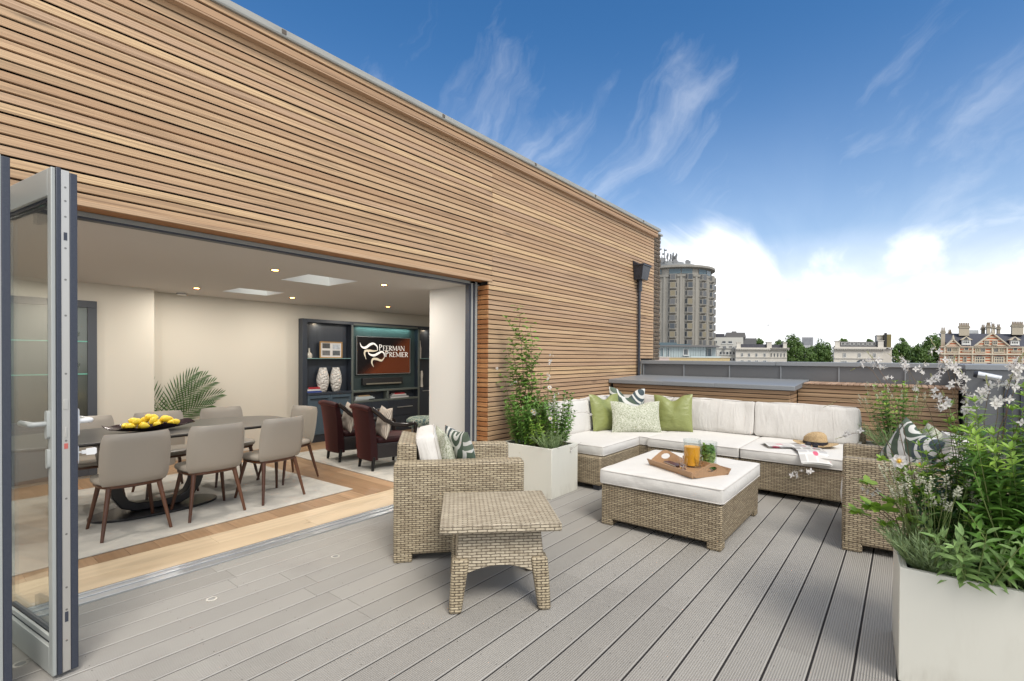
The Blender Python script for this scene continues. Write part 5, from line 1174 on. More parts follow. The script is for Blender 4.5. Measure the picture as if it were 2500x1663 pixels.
planter('ivory metal planter behind the right wicker armchair, in front of the cedar bench', (-.40, 6.42, 0), 0, .82, .50, .512)
pg = random.Random(21)
def V3(*a): return Vector(a)
def rdir(g, zlo, zhi):
    a = g.random()*2*pi; z = g.uniform(zlo, zhi); r = sqrt(max(0, 1-z*z)); return V3(r*cos(a), r*sin(a), z)
def stem_path(p, d, ln, n, g, bend=.15, droop=.0):
    p = Vector(p); d = Vector(d).normalized(); pts = [p.copy()]
    for i in range(n):
        d = (d+V3(g.gauss(0, bend), g.gauss(0, bend), g.gauss(0, bend*.5)-droop)/n*1.5).normalized(); p = p+d*ln/n; pts.append(p.copy())
    return pts
class Plant:
    def __init__(s, name, lab, loc, cat='plant', group=None): s.d = thing(name, lab, cat, loc, 0, group); s.st = MB(); s.lf = MB(); s.fl = MB()
    def done(s, lm, sm=None, fm=None, ln='foliage', fn='flower_spikes'):
        if s.st.v: s.st.build('stems', sm or stem_m, s.d, smooth=180)
        if s.lf.v: s.lf.build(ln, lm, s.d, smooth=180)
        if s.fl.v: s.fl.build(fn, fm or lavfl, s.d, smooth=180)
        return s.d
def lavender(lab, loc, rad, h, nst, nfl, g, fh=.30, lean=(0, 0)):
    P_ = Plant('lavender_plant', lab, loc, group='lavender plants in the planters')
    for i in range(nst):
        a = g.random()*2*pi; r = rad*sqrt(g.random())*.5; el_ = g.uniform(.5, 1)
        d = V3(cos(a)*(.5+r/rad)+lean[0], sin(a)*(.5+r/rad)+lean[1], 1.6*el_); pts = stem_path((r*cos(a), r*sin(a), 0), d, h*g.uniform(.6, 1.1), 7, g, .2)
        P_.st.tube(pts, .0013, 4, cap=False)
        for k_ in range(1, 8):
            q = pts[k_]; dr = (pts[k_]-pts[k_-1]).normalized()
            for s in range(6):
                dd = (dr*.9+rdir(g, -.2, .6)*.8).normalized(); P_.lf.leaf(q-dr*g.random()*h/8, dd, dr, g.uniform(.028, .050), .0034, curl=-.1, fold=.0, seg=2)
    for i in range(nfl):
        a = g.random()*2*pi; r = rad*sqrt(g.random())*.5
        d = V3(cos(a)*.42+lean[0], sin(a)*.42+lean[1], 1.4); pts = stem_path((r*cos(a), r*sin(a), h*.3), d, fh*g.uniform(.75, 1.15), 6, g, .18); P_.st.tube(pts, .0011, 4, cap=False)
        e = pts[-1]; dr = (pts[-1]-pts[-2]).normalized(); L_ = g.uniform(.035, .065)
        for k_ in range(30):
            f_ = k_/30; rr = .012*(1-.5*f_); dd = rdir(g, -.5, .5); q = e+dr*L_*f_-dr*.015+dd*rr*.5
            P_.fl.leaf(q, dd+dr*.7, dr, .0105, .0075, curl=0, fold=.1, seg=2)
    return P_.done(lf_lav, stem_m, lavfl)
def leafy(lab, loc, rad, h, nst, g, lm, L_=.08, W_=.020, whorl=4, step=.03, name='leafy_perennial', sm=None, lean=(0, 0), spread=.45, bare=.15, up=.5, cat='plant', curl=.3, taper=True, group=None, mats=None):
    P_ = Plant(name, lab, loc, cat, group)
    for i in range(nst):
        a = g.random()*2*pi; r = rad*sqrt(g.random()); hh = h*g.uniform(.65, 1.05)*(1-.25*(r/rad)**2)
        d = V3(cos(a)*spread*r/rad+lean[0], sin(a)*spread*r/rad+lean[1], 1); n = max(4, int(hh/step)); pts = stem_path((r*.55*cos(a), r*.55*sin(a), 0), d, hh, n, g, .15)
        P_.st.tube(pts, [.0034*(1-.6*k_/n) for k_ in range(n+1)], 5, cap=False); rn = (g.random(), g.random(), 0)
        for k_ in range(int(n*bare)+1, n+1):
            dr = (pts[k_]-pts[k_-1]).normalized(); ph = g.random()*6.28; f_ = k_/n; sc_ = (1-.35*f_**3) if taper else 1
            x_ = dr.orthogonal().normalized(); y_ = dr.cross(x_)
            for s in range(whorl if k_ < n else whorl+3):
                aa = ph+2*pi*s/whorl+g.gauss(0, .25); u_ = up if k_ < n else up+.7
                dd = x_*cos(aa)+y_*sin(aa)+dr*(u_+g.gauss(0, .15)); P_.lf.leaf(pts[k_], dd, dr, L_*sc_*g.uniform(.7, 1.15), W_*sc_*g.uniform(.8, 1.1), mi=(1 if (mats and f_ > .86) else 0), rnd=(min(1, rn[0]*.5+g.random()*.5), 0, 0), curl=curl*g.uniform(.4, 1.4), fold=.12, seg=4)
    return P_.done([lm]+(mats or []), sm or stem_m)
def flower_mesh(npet, L_, W_, name, m, cup=.25, center=None):
    b = MB(); g = random.Random(5)
    for k_ in range(npet):
        a = 2*pi*k_/npet+g.gauss(0, .08); d = V3(cos(a), sin(a), cup); v = []; nu, nv = 4, 5
        side = V3(-sin(a), cos(a), 0); prof = [.18, .7, 1.0, .95, .6, .12]
        vs = []
        for j in range(nv+1):
            t_ = j/nv
            for i in range(nu+1):
                u = (i/nu-.5)*2; vs.append(d*L_*t_+side*u*W_*.5*prof[j]+V3(0, 0, 1)*(-.22*L_*t_*t_+.12*W_*(u*u)))
        b.add(vs, [(j*(nu+1)+i, j*(nu+1)+i+1, (j+1)*(nu+1)+i+1, (j+1)*(nu+1)+i) for j in range(nv) for i in range(nu)])
    mats = [m]
    if center:
        mats.append(center); b.lathe([(0, .006), (.005, .004), (.0075, 0), (.006, -.004)], (0, 0, .004), 10, 1)
        for q in range(18): a = 2*pi*q/18; b.tube([(.005*cos(a), .005*sin(a), .004), (.012*cos(a), .012*sin(a), .009)], .0008, 3, 1)
    else:
        for q in range(5): a = 2*pi*q/5+.4; b.tube([(0, 0, .0), (.010*cos(a), .010*sin(a), .016)], .0005, 3, 0)
    return b, mats
gaura_src = None; anem_src = None
def put_flower(parent, p, d, s, kind):
    global gaura_src, anem_src
    if kind == 'gaura':
        if gaura_src is None: b, m = flower_mesh(4, .017, .0095, 'flower', petal, .45); gaura_src = o = b.build('flower', m, parent, smooth=180)
        else: o = gaura_src.copy(); col.objects.link(o)
    else:
        if anem_src is None: b, m = flower_mesh(6, .034, .032, 'flower', petal, .18, yellow); anem_src = o = b.build('flower', m, parent, smooth=180)
        else: o = anem_src.copy(); col.objects.link(o)
    o.parent = parent; o.location = p; o.rotation_euler = Vector(d).to_track_quat('Z', 'Y').to_euler(); o.scale = (s, s, s); return o
def gaura(lab, loc, sprays, g, name='gaura_plant'):
    """sprays: list of (tip offset, start offset, number of flowers, flower scale, tail length)"""
    P_ = Plant(name, lab, loc, group='white gaura plants in the planters'); fl = []
    for (tip, st, nf, fs, tail) in sprays:
        tip = Vector(tip); st = Vector(st); n = 12; pts = []
        mid = st.lerp(tip, .5); hz_ = Vector((tip.x-st.x, tip.y-st.y, 0)); c1 = st+V3(0, 0, (tip.z-st.z)*.5+.10)+hz_*.08; c2 = tip-hz_*.35+V3(0, 0, .10 if hz_.length > .25 else -.08)
        for i in range(n+1):
            t_ = i/n; p = st*(1-t_)**3+c1*3*t_*(1-t_)**2+c2*3*t_*t_*(1-t_)+tip*t_**3; pts.append(p+V3(g.gauss(0, .003), g.gauss(0, .003), 0))
        P_.st.tube(pts, [.0022*(1-.6*i/n) for i in range(n+1)], 5, cap=False)
        for i in range(2, 8):
            for s in range(2):
                P_.lf.leaf(pts[i], rdir(g, -.2, .7), V3(0, 0, 1), g.uniform(.025, .06), .008, curl=.3, seg=3)
        dr = (pts[-1]-pts[-2]).normalized()
        for i in range(nf):
            f_ = g.random(); q = pts[-1]-dr*.10*f_*(.5+nf/14)+rdir(g, -1, 1)*.006; dd = (rdir(g, -.3, .6)+V3(-.2, -.6, .1)).normalized()
            e = q+dd*g.uniform(.010, .024)*fs; P_.st.tube([q, e], .0007, 3, cap=False); fl.append((e, dd, fs*g.uniform(.75, 1.15)))
        # buds at the tip
        for i in range(9):
            f_ = i/9; q = pts[-1]+dr*tail*f_; dd = (rdir(g, -.3, .4)*.6+dr).normalized(); P_.fl.leaf(q, dd, V3(0, 0, 1), .014*fs*(1-.4*f_), .0045*fs, curl=0, fold=.3, seg=3)
        P_.st.tube([pts[-1], pts[-1]+dr*tail], [.0010, .0005], 4, cap=False)
    d = P_.done(lf_mid, stem_r, leafmat('gaura_bud_'+name, (.38, .42, .16), (.55, .50, .34), .6), fn='buds')
    for (p, dd, s) in fl: put_flower(d, p, dd, s, 'gaura')
    return d
def lobed_leaf(b, p, d, up, L_, rnd=None):
    p = Vector(p); d = Vector(d).normalized(); s_ = d.cross(Vector(up)).normalized(); nn = s_.cross(d)
    out = []; n = 27
    for i in range(n):
        t_ = i/(n-1); a = -2.35+4.7*t_; r = L_*(.52+.22*cos(a*.9)+.24*cos(a*4.2)+.06*cos(a*19)); out.append(p+d*(r*cos(a)*.9+L_*.15)+s_*r*sin(a)*.85+nn*(-.18*r*r/L_+.03*L_*cos(a*5)))
    v = [p+d*L_*.12]+out; b.add(v, [(0, i, i+1) for i in range(1, n)], 0, rnd)
def anemone(lab, loc, lv, fls, g):
    P_ = Plant('anemone_plant', lab, loc, group='white anemones in the planters')
    for (q, sz) in lv:
        q = Vector(q); P_.st.tube([(0, 0, 0), (q.x*.4, q.y*.4, q.z*.7), q], .0022, 5, cap=False)
        dd = V3(q.x, q.y, .1).normalized()
        for a in (-1.1, 0, 1.1): lobed_leaf(P_.lf, q, Matrix.Rotation(a, 3, 'Z') @ dd+V3(0, 0, g.uniform(-.1, .3)), (0, 0, 1), sz*g.uniform(.8, 1.1), (g.random(), 0, 0))
    for (q, dd, s) in fls:
        q = Vector(q); P_.st.tube([(0, 0, 0), (q.x*.3, q.y*.3, q.z*.6), q-Vector(dd).normalized()*.01], .0018, 5, cap=False)
    d = P_.done(lf_lime if 'big' in lab else lf_mid, stem_r)
    for (q, dd, s) in fls: put_flower(d, q, dd, s, 'anemone')
    return d
SZ = .47
# ---- small planter
P_ = Plant('climbing_shrub', 'tall slender shrub with oval leaves rising against the cedar wall from the small planter', (-3.20, 4.34, SZ), 'shrub')
g = random.Random(31)
for (dx, dy, hh, ln_) in ((-.21, 0, 1.55, 1), (-.12, .02, 1.22, .8), (-.02, 0, 1.36, .8), (-.36, .02, 1.05, .7), (.10, .03, .80, .6), (-.04, -.05, 1.0, .7), (-.27, -.04, 1.18, .7), (.02, -.06, .7, .6), (-.42, -.02, .75, .6), (-.18, -.07, .85, .6)):
    n = int(hh/.055); pts = [V3(dx*(i/n)**.7+.012*sin(i*1.3), dy*i/n+.01*cos(i), hh*i/n) for i in range(n+1)]; P_.st.tube(pts, [.006*(1-.75*i/n) for i in range(n+1)], 6, cap=False)
    for i in range(4, n+1):
        for s in range(3 if i < n*.8 else 2):
            a = i*2.4+s*pi+g.gauss(0, .3); dd = V3(cos(a), sin(a)*.8-.15, g.uniform(-.1, .5)); q = pts[i]+dd.normalized()*.018
            P_.st.tube([pts[i], q], .0012, 3, cap=False); P_.lf.leaf(q, dd, V3(0, -.3, 1), g.uniform(.065, .095), g.uniform(.040, .054), curl=.25, fold=.12, seg=4)
    for k_ in range(3):
        if hh > 1.2:
            i0 = int(n*(.45+.15*k_)); dv = V3(.35*(1 if k_ % 2 else -1)*.5, -.05, .25); 
            sp_pts = [pts[i0]+dv*(j/5) for j in range(6)]; P_.st.tube(sp_pts, .002, 4, cap=False)
            for j in range(1, 6):
                for s in (1, -1): P_.lf.leaf(sp_pts[j], V3(s*.5, -.4, .3+g.random()*.5), V3(0, -.3, 1), .06, .036, curl=.25, seg=4)
P_.done(leafmat('leaf_climber', (.11, .23, .04), (.22, .38, .08), .45, .3), stem_r)
leafy('dense bushy green perennial filling the left half of the small planter', (-3.22, 4.32, SZ), .27, .62, 80, random.Random(32), leafmat('leaf_bushy', (.05, .13, .025), (.13, .26, .05), .45), .066, .022, 3, .035, name='bushy_perennial', spread=.35, mats=[lf_mid])
leafy('bright green leafy plant in the middle of the small planter, below the white anemone', (-3.05, 4.28, SZ), .16, .40, 26, random.Random(33), lf_lime, .055, .018, 3, .035, name='leafy_perennial', spread=.5)
leafy('rounded mid-green plant at the right end of the small planter, behind the lavender', (-2.93, 4.42, SZ), .16, .62, 40, random.Random(34), lf_mid, .055, .032, 3, .045, name='leafy_perennial', spread=.35)
lavender('pale lavender clump at the front right corner of the small planter', (-2.88, 4.22, SZ), .10, .24, 60, 14, random.Random(35), .42)
anemone('white anemone with round yellow-eyed flowers in the small planter', (-3.05, 4.22, SZ), [((.02, -.03, .22), .05), ((.10, -.02, .28), .045), ((-.06, -.05, .25), .05), ((.06, -.05, .16), .05), ((.17, 0, .22), .045)],
        [((-.045, -.03, .40), (-.1, -1, .35), .85), ((-.005, -.04, .385), (.2, -1, .3), .8), ((.16, .0, .66), (.5, -.8, .2), .7), ((.185, -.02, .34), (.6, -.7, .1), .7)], random.Random(36))
gaura('white gaura whose thin sprays lean out of the small planter over the sofa arm', (-3.02, 4.35, SZ),
      [((.03, .05, .99), (0, 0, 0), 9, .9, .07), ((.02, .02, .80), (.02, 0, 0), 6, .85, .08), ((-.66, -.12, .83), (-.1, 0, 0), 6, .8, .06), ((-.40, 0, 1.04), (-.05, 0, .1), 8, .8, .02), ((-.42, -.1, .66), (-.1, 0, 0), 5, .8, .02), ((.13, 0, .60), (.05, 0, 0), 5, .9, .03),
       ((.44, .22, .36), (.1, .03, .1), 7, .9, .06), ((.30, .12, .03), (.1, .03, .15), 7, .8, .08), ((-.16, -.24, -.06), (-.1, -.1, .1), 4, .8, .03)], random.Random(37))
# ---- big planter (lower right)
lavender('silvery lavender clump with pale flower spikes at the left corner of the big planter', (.105, 2.965, SZ), .16, .22, 150, 60, random.Random(41), .36)
anemone('big-leaved anemone with one large white flower hanging over the left end of the big planter', (.02, 3.12, SZ), [((-.13, -.08, .23), .105), ((-.05, -.10, .28), .09), ((-.08, -.12, .17), .07), ((.0, -.1, .20), .07), ((-.02, -.06, .38), .055), ((.06, -.06, .42), .05), ((.04, -.08, .34), .065), ((-.16, .02, .33), .06), ((-.02, -.02, .42), .05), ((.10, -.02, .46), .05), ((-.10, -.04, .47), .045), ((-.19, -.10, .20), .085), ((-.10, -.12, .24), .09)],
        [((-.037, -.10, .485), (-.35, -1, .35), 1.05), ((.035, -.06, .475), (1, -.5, .3), .75)], random.Random(42))
leafy('pale green perennial with long lance-shaped leaves at the front of the big planter', (.245, 2.93, SZ), .16, .38, 26, random.Random(43), leafmat('leaf_pale', (.17, .30, .09), (.28, .42, .15), .55), .085, .021, 2, .042, name='leafy_perennial', spread=.75, up=.5, bare=.05)
leafy('tall leafy perennial with pale stems near the front right of the big planter', (.42, 2.95, SZ), .17, .62, 24, random.Random(44), lf_mid, .085, .022, 2, .045, name='leafy_perennial', spread=.6, up=.45)
leafy('dense dark green shrub with whorled glossy leaves at the right of the big planter', (.44, 3.10, SZ), .27, .90, 64, random.Random(45), leafmat('leaf_glossy', (.055, .14, .025), (.13, .27, .05), .32), .078, .021, 5, .032, name='glossy_shrub', spread=.35, cat='shrub', mats=[lf_lime])
leafy('lime-tipped shrub in the middle of the big planter', (.225, 3.10, SZ), .16, .60, 38, random.Random(46), lf_dark, .065, .017, 5, .030, name='lime_tipped_shrub', spread=.35, cat='shrub', mats=[lf_lime])
leafy('low dark foliage plant along the back of the big planter', (.30, 3.20, SZ), .30, .40, 40, random.Random(47), lf_dark, .07, .022, 4, .04, name='leafy_perennial', spread=.5)
gaura('tall white gaura with long flowering stems rising from the big planter', (.24, 3.08, SZ),
      [((-.12, .02, 1.02), (0, 0, 0), 11, 1.16, .07), ((-.07, -.02, .95), (-.03, 0, 0), 8, 1.11, .05), ((-.03, .04, .90), (.0, 0, 0), 10, 1.11, .04), ((.05, -.06, .86), (.02, 0, 0), 7, 1.34, .05), ((.105, -.08, .87), (.04, 0, 0), 7, 1.34, .05), ((-.02, -.03, .77), (0, 0, 0), 8, 1.16, .02),
       ((.17, -.1, 1.00), (.06, 0, 0), 8, 1.39, .06), ((.135, -.1, .965), (.06, 0, 0), 6, 1.39, .05), ((-.26, .05, .97), (-.05, 0, 0), 6, 1.02, .06), ((.01, -.04, .70), (0, 0, 0), 7, 1.20, .03), ((-.10, .0, .80), (-.02, 0, 0), 8, 1.11, .03), ((-.14, .02, .88), (-.02, 0, 0), 8, 1.06, .03),
       ((.08, -.1, .62), (.04, 0, 0), 3, 1.20, .03), ((.16, -.12, .78), (.08, 0, 0), 3, 1.11, .02), ((.16, -.08, .70), (.08, 0, 0), 3, 1.20, .02), ((-.05, -.02, .60), (0, 0, 0), 3, 1.02, .02)], random.Random(48))
gaura('arching gaura whose bare budding sprays reach left across the right wicker armchair', (.05, 3.14, SZ),
      [((-.34, .06, .745), (-.02, 0, .1), 0, 1.1, .07), ((-.30, .06, .56), (0, 0, .1), 5, 1.0, .05), ((-.22, -.02, .33), (0, 0, .1), 6, 1.0, .05), ((-.52, -.10, .335), (0, 0, .1), 7, 1.0, .06), ((-.26, .1, .93), (0, 0, .1), 3, 1.0, .03), ((-.19, .12, .98), (0, 0, .1), 5, 1.1, .05)], random.Random(49), name='gaura_plant')
# ---- rear planter
lavender('lavender in the rear planter behind the leaf-print cushion', (-.12, 6.62, SZ), .22, .32, 90, 26, random.Random(51), .55)
leafy('mid-green leafy shrub in the rear planter, in front of the cedar bench', (-.06, 6.70, SZ), .18, .78, 22, random.Random(52), lf_mid, .07, .028, 4, .05, name='leafy_shrub', spread=.3, cat='shrub', mats=[lf_lime])
gaura('white gaura in the rear planter, in front of the parapet', (.10, 6.62, SZ), [((-.12, 0, .98), (0, 0, 0), 8, 1.3, .06), ((.05, 0, .92), (0, 0, 0), 9, 1.3, .05), ((.2, 0, .85), (0, 0, 0), 8, 1.3, .05), ((-.30, 0, .75), (0, 0, 0), 6, 1.2, .05), ((.0, 0, .70), (0, 0, 0), 6, 1.2, .05)], random.Random(53))
# ------------------------------------------------------------------ CITY BEYOND
def facade_frame(u, D, v=870.7):
    """metres to the right along the picture plane and metres above camera height for something D metres off"""
    return (u-1250)/1194*D, 1.45+(870.7+.0065*(u-1250)-v)/1194*D
def bthing(name, lab, cat, u, D, zb=-20.0, group=None, rz=0):
    x = (u-1250)/1194*D; fx, fy = -sin(YAW), cos(YAW); rx, ry = cos(YAW), sin(YAW)
    o = thing(name, lab, cat, (rx*x+fx*D, ry*x+fy*D, zb), YAW+rz, group)
    if name not in ('round_tower',): SKEW[o.name] = .97*(u-1250)/1194
    return o
gm = mat('city_ground', (.10, .10, .09), .95)
struct(MB().box(-900, 900, 20, 2500, -21, -20).build('city_ground', gm))
stucco = mat('cream_stucco', (.54, .51, .455), .8); t = NT(stucco); t.base(t.mix(t.noise(t.map(t.obj(), (.6, .6, .25)), 1, 5, .6), (.60, .57, .51), (.44, .41, .36)))
conc = mat('brutalist_concrete', (.33, .31, .27), .85); t = NT(conc); t.base(t.mix(t.noise(t.map(t.obj(), (.7, .7, .12)), 1, 6, .65), (.36, .34, .30), (.17, .16, .14)))
slate = mat('slate_roof', (.055, .055, .065), .6); t = NT(slate); t.base(t.mix(t.noise(t.map(t.obj(), (3, 3, 1)), 1, 3), (.07, .07, .085), (.035, .035, .045)))
leadr = mat('lead_roof', (.13, .125, .125), .6); wing = mat('dark_window_glass', (.05, .06, .07), .15); wing2 = mat('curtained_window', (.20, .17, .11), .35); wing3 = mat('pale_blind_window', (.11, .11, .11), .35); blueg = mat('blue_glass', (.08, .12, .14), .25)
wfr = mat('white_window_frame', (.6, .6, .58), .6)
def window(par, x, z, w, h, y=-.02, m=None, fr=wfr, cols_=2, rows=2, sill=True, arch=0):
    b = MB(); ft = w*.10
    if arch:
        n = 14; pts = [(x, z)]+[(x+w, z)]+[(x+w/2+w/2*cos(pi*i/n), z+h-w*.32+w*.32*sin(pi*i/n)) for i in range(n+1)]; b.prism(pts, 'y', y-.02, y+.3); 
    else: b.box(x, x+w, y-.02, y+.3, z, z+h)
    o = b.build('window', m or wing, par)
    b = MB(); 
    for i in range(cols_+1): xx = x+(w-ft)*i/cols_; b.box(xx, xx+ft*(.6 if 0 < i < cols_ else 1), y-.10, y-.021, z, z+h*(1 if not arch else .80))
    for j in range(rows+1): zz = z+(h-ft)*j/rows*(1 if not arch else .85); b.box(x+ft*.01, x+w-ft*.01, y-.09, y-.022, zz, zz+ft*.7)
    if sill: b.box(x-ft, x+w+ft, y-.22, y, z-ft*1.1, z-.01)
    b.build('frame', fr, o); return o
# --- cylindrical tower
D = 178.; k = D/1194
tw = bthing('round_tower', 'tall round concrete tower with projecting bay windows and rooftop antennas', 'tower', 1640, D+15)
z_ = lambda v: 21.45+(870.7+.0065*(1640-1250)-v)/1194*D
Rr = 14.6; zt = z_(647)
b = MB(); b.lathe([(Rr, 0), (Rr, z_(672))], seg=64); b.build('core_wall', conc, tw, smooth=30)
b = MB(); b.lathe([(Rr-.6, z_(672)), (Rr-.6, z_(652))], seg=64); b.build('top_floor_wall', conc, tw, smooth=30)
b = MB(); b.lathe([(Rr-.5, z_(655)), (Rr+.9, z_(652)), (Rr+.9, z_(647)), (Rr-.4, z_(645.5)), (0, z_(645))], seg=64); b.build('roof_rim', conc, tw, smooth=30)
b = MB(); b.lathe([(Rr+.4, z_(675)), (Rr+.5, z_(670)), (Rr-.6, z_(669))], seg=64); b.build('string_course', conc, tw, smooth=30)
b = MB(); b.lathe([(9.2, z_(646)), (9.2, z_(636)), (0, z_(635))], seg=40); b.lathe([(6.5, z_(636)), (6.5, z_(627)), (0, z_(626))], (-2.5, 0, 0), seg=30); b.build('plant_room', mat('roof_plant', (.24, .25, .25), .7), tw, smooth=30)
rt = random.Random(2); bays = [(4.7+22.5*i) for i in range(-4, 4)]
n_b = 0
for kf in range(9):
    zb = z_(684+20.0*kf)          # bottom of the window strip of this floor
    hgt = 2.25
    for a_ in bays:
        A_r = R(a_)-pi/2
        def pol(r, w, z): # point at radius r, tangential offset w
            return (r*cos(A_r)-w*sin(A_r), r*sin(A_r)+w*cos(A_r), z)
        b = MB(); wl = 1.65; wo_ = .95; r0, r1 = Rr-.4, Rr+1.25
        # splayed bay : plan trapezoid
        pl = [(r0, -wl*1.05), (r1, -wo_), (r1, wo_), (r0, wl*1.05)]
        v = [pol(r, w, zb) for r, w in pl]+[pol(r, w, zb+hgt) for r, w in pl]
        vb = [pol(Rr-.2, -wl*.8, zb-.8), pol(Rr-.2, wl*.8, zb-.8)]
        b.add(v+vb, [(4, 5, 6, 7), (0, 1, 5, 4), (1, 2, 6, 5), (2, 3, 7, 6), (1, 0, 8), (2, 1, 8, 9), (3, 2, 9)]); o = b.build('bay', conc, tw)
        mm = rt.choice([wing2, wing2, wing3, wing, wing3])
        b = MB(); v = [pol(r1+.02, -wo_*.88, zb+.25), pol(r1+.02, wo_*.88, zb+.25), pol(r1+.02, wo_*.88, zb+hgt-.12), pol(r1+.02, -wo_*.88, zb+hgt-.12)]; b.add(v, [(0, 1, 2, 3)])
        b.build('pane', mm, o)
        for s in (-1, 1):
            b = MB(); c0_ = Vector(pol(r0+.55, s*wl*.86, 0)); c1_ = Vector(pol(r1-.25, s*(wo_+.14), 0)); o_ = Vector(pol(0, s*.03, 0))-Vector(pol(0, 0, 0)); o_ = Vector((cos(A_r), sin(A_r), 0))*.04+o_
            b.add([c0_+o_+V3(0, 0, zb+.5), c1_+o_+V3(0, 0, zb+.5), c1_+o_+V3(0, 0, zb+hgt-.2), c0_+o_+V3(0, 0, zb+hgt-.2)], [(0, 1, 2, 3)])
            b.build('side_pane', rt.choice([wing, wing3]), o)
b = MB()
for a_ in [(4.7+11.25+22.5*i) for i in range(-5, 5)]:
    A_r = R(a_)-pi/2; v = []
    for z in (0, z_(672)):
        for (r, w) in ((Rr-.3, -.75), (Rr+.35, -.35), (Rr+.35, .35), (Rr-.3, .75)): v.append((r*cos(A_r)-w*sin(A_r), r*sin(A_r)+w*cos(A_r), z))
    b.add(v, [(0, 1, 5, 4), (1, 2, 6, 5), (2, 3, 7, 6), (4, 5, 6, 7)])
b.build('pier_fin', conc, tw)
for i in range(-4, 5):
    A_r = R(4.7+22.5*i+(3 if i % 2 else -2))-pi/2; b = MB(); v = []
    for z in (z_(667), z_(655)):
        for w in (-2.0, 2.0): v.append(((Rr-.50)*cos(A_r)-w*sin(A_r), (Rr-.50)*sin(A_r)+w*cos(A_r), z))
    b.add(v, [(0, 1, 3, 2)]); o = b.build('window', blueg, tw)
metal_a = mat('antenna_grey', (.13, .135, .14), .6); ra = random.Random(9)
for i in range(38):
    a = ra.random()*2*pi; r = ra.uniform(2, 8.6); x, y = r*cos(a)-2.5, r*sin(a)*.8-2; h = ra.uniform(1.5, 5.2); zb = z_(634); b = MB(); b.tube([(x, y, zb), (x, y, zb+h)], .16, 5)
    if i % 3 == 0: b.box(x-.25, x+.25, y-.2, y+.1, zb+h*.55, zb+h)
    elif i % 3 == 1: b.box(x+.1, x+.4, y-.15, y+.1, zb+h*.7, zb+h*.98); b.box(x-.4, x-.12, y-.15, y+.1, zb+h*.5, zb+h*.8)
    b.build('antenna', metal_a, tw)
for (x, z) in ((-6.2, 2.2), (-1.2, 1.6), (3.4, 1.4)): b = MB(); b.lathe([(0, 0), (.9, .25), (.95, .3)], (0,0,0), 16); b.build('satellite_dish', metal_a, tw, loc=(x, -6.5, z_(634)+z-.8), rot=(R(80), 0, 0))
for (x, h) in ((-6.6, 6.4), (-4.6, 6.0)):
    b = MB(); b.tube([(x, -4, z_(632)), (x, -4, z_(632)+h)], .14, 6); b.box(x+.15, x+.9, -4.3, -3.9, z_(632)+h-.9, z_(632)+h-.4); b.box(x-.8, x-.1, -4.3, -3.9, z_(632)+h-2.4, z_(632)+h-1.8); b.build('mast', metal_a, tw)
def ev(u, D, v, zb=-20.): return -zb+1.45+(870.7+.0065*(u-1250)-v)/1194*D
# --- grey-green metal clad penthouse
D = 60.; ph_ = bthing('metal_penthouse', 'pale grey-green metal-clad rooftop flat with a small dark window below the tower', 'building', 1600, D); E_ = lambda v: ev(1680, D, v); X_ = lambda u: (u-1600)/1194*D
mclad = mat('pale_metal_cladding', (.36, .42, .42), .5, .1); t = NT(mclad); t.base(t.mix(t.noise(t.map(t.obj(), (1.5, 1, .2)), 1, 3), (.40, .46, .46), (.28, .33, .34)))
b = MB(); b.box(0, X_(1722), 0, 5, 0, E_(846)); b.box(X_(1722), X_(1750), 1.0, 5, 0, E_(846.5)); b.build('wall', mclad, ph_)
b = MB(); b.prism([(-.3, E_(845)), (X_(1640), E_(843.2)), (X_(1745), E_(843.2)), (X_(1755), E_(846)), (X_(1753), E_(847.6)), (-.3, E_(846.5))], 'y', -.5, 5.2); b.build('roof', leadr, ph_)
b = MB()
for u in range(1608, 1722, 6): b.box(X_(u), X_(u)+.04, -.05, -.001, E_(874), E_(847))
b.build('cladding_seams', mat('seam_grey', (.27, .32, .32), .5), ph_)
window(ph_, X_(1667.5), E_(867.5), X_(1679)-X_(1667), E_(852)-E_(867.5), y=-.02, cols_=1, rows=1)
window(ph_, X_(1610), E_(872), .45, E_(850)-E_(872), y=-.02, m=blueg, cols_=1, rows=1); window(ph_, X_(1628), E_(872), .3, E_(850)-E_(872), y=-.02, m=blueg, cols_=1, rows=1); window(ph_, X_(1729), E_(872), .5, E_(850)-E_(872), y=.98, m=blueg, cols_=1, rows=1)
b = MB(); b.box(0, X_(1655), 3, 6, E_(845), E_(835)); b.box(X_(1612), X_(1690), 2.5, 6, E_(845), E_(839)); b.build('glazed_upper_storey', blueg, ph_)
b = MB(); b.box(X_(1680), X_(1752), -.9, -.8, E_(875), E_(870)); b.build('balustrade', mat('pale_glass_rail', (.42, .5, .5), .2), ph_)
yb = bthing('yellow_brick_parapet', 'low yellow stock-brick parapet just beyond the zinc parapet', 'parapet', 1598, 40.); E_ = lambda v: ev(1690, 40, v); X_ = lambda u: (u-1598)/1194*40
ybm = mat('yellow_stock_brick', (.42, .32, .17), .9); t = NT(ybm); t.base(t.mix(t.noise(t.obj(), 5, 5, .8), (.50, .38, .19), (.30, .24, .14)))
b = MB(); b.box(X_(1634), X_(1782), 0, .5, 0, E_(873.5)); b.build('brickwork', ybm, yb); b = MB(); b.box(X_(1600), X_(1634), 0, .5, 0, E_(872)); b.build('render_panel', mat('pink_render', (.42, .34, .30), .9), yb); b = MB(); b.box(X_(1598), X_(1784), -.06, .56, E_(873.5), E_(872.7)); b.build('coping', stucco, yb)
bg_tree = mat('distant', (.05, .1, .03))
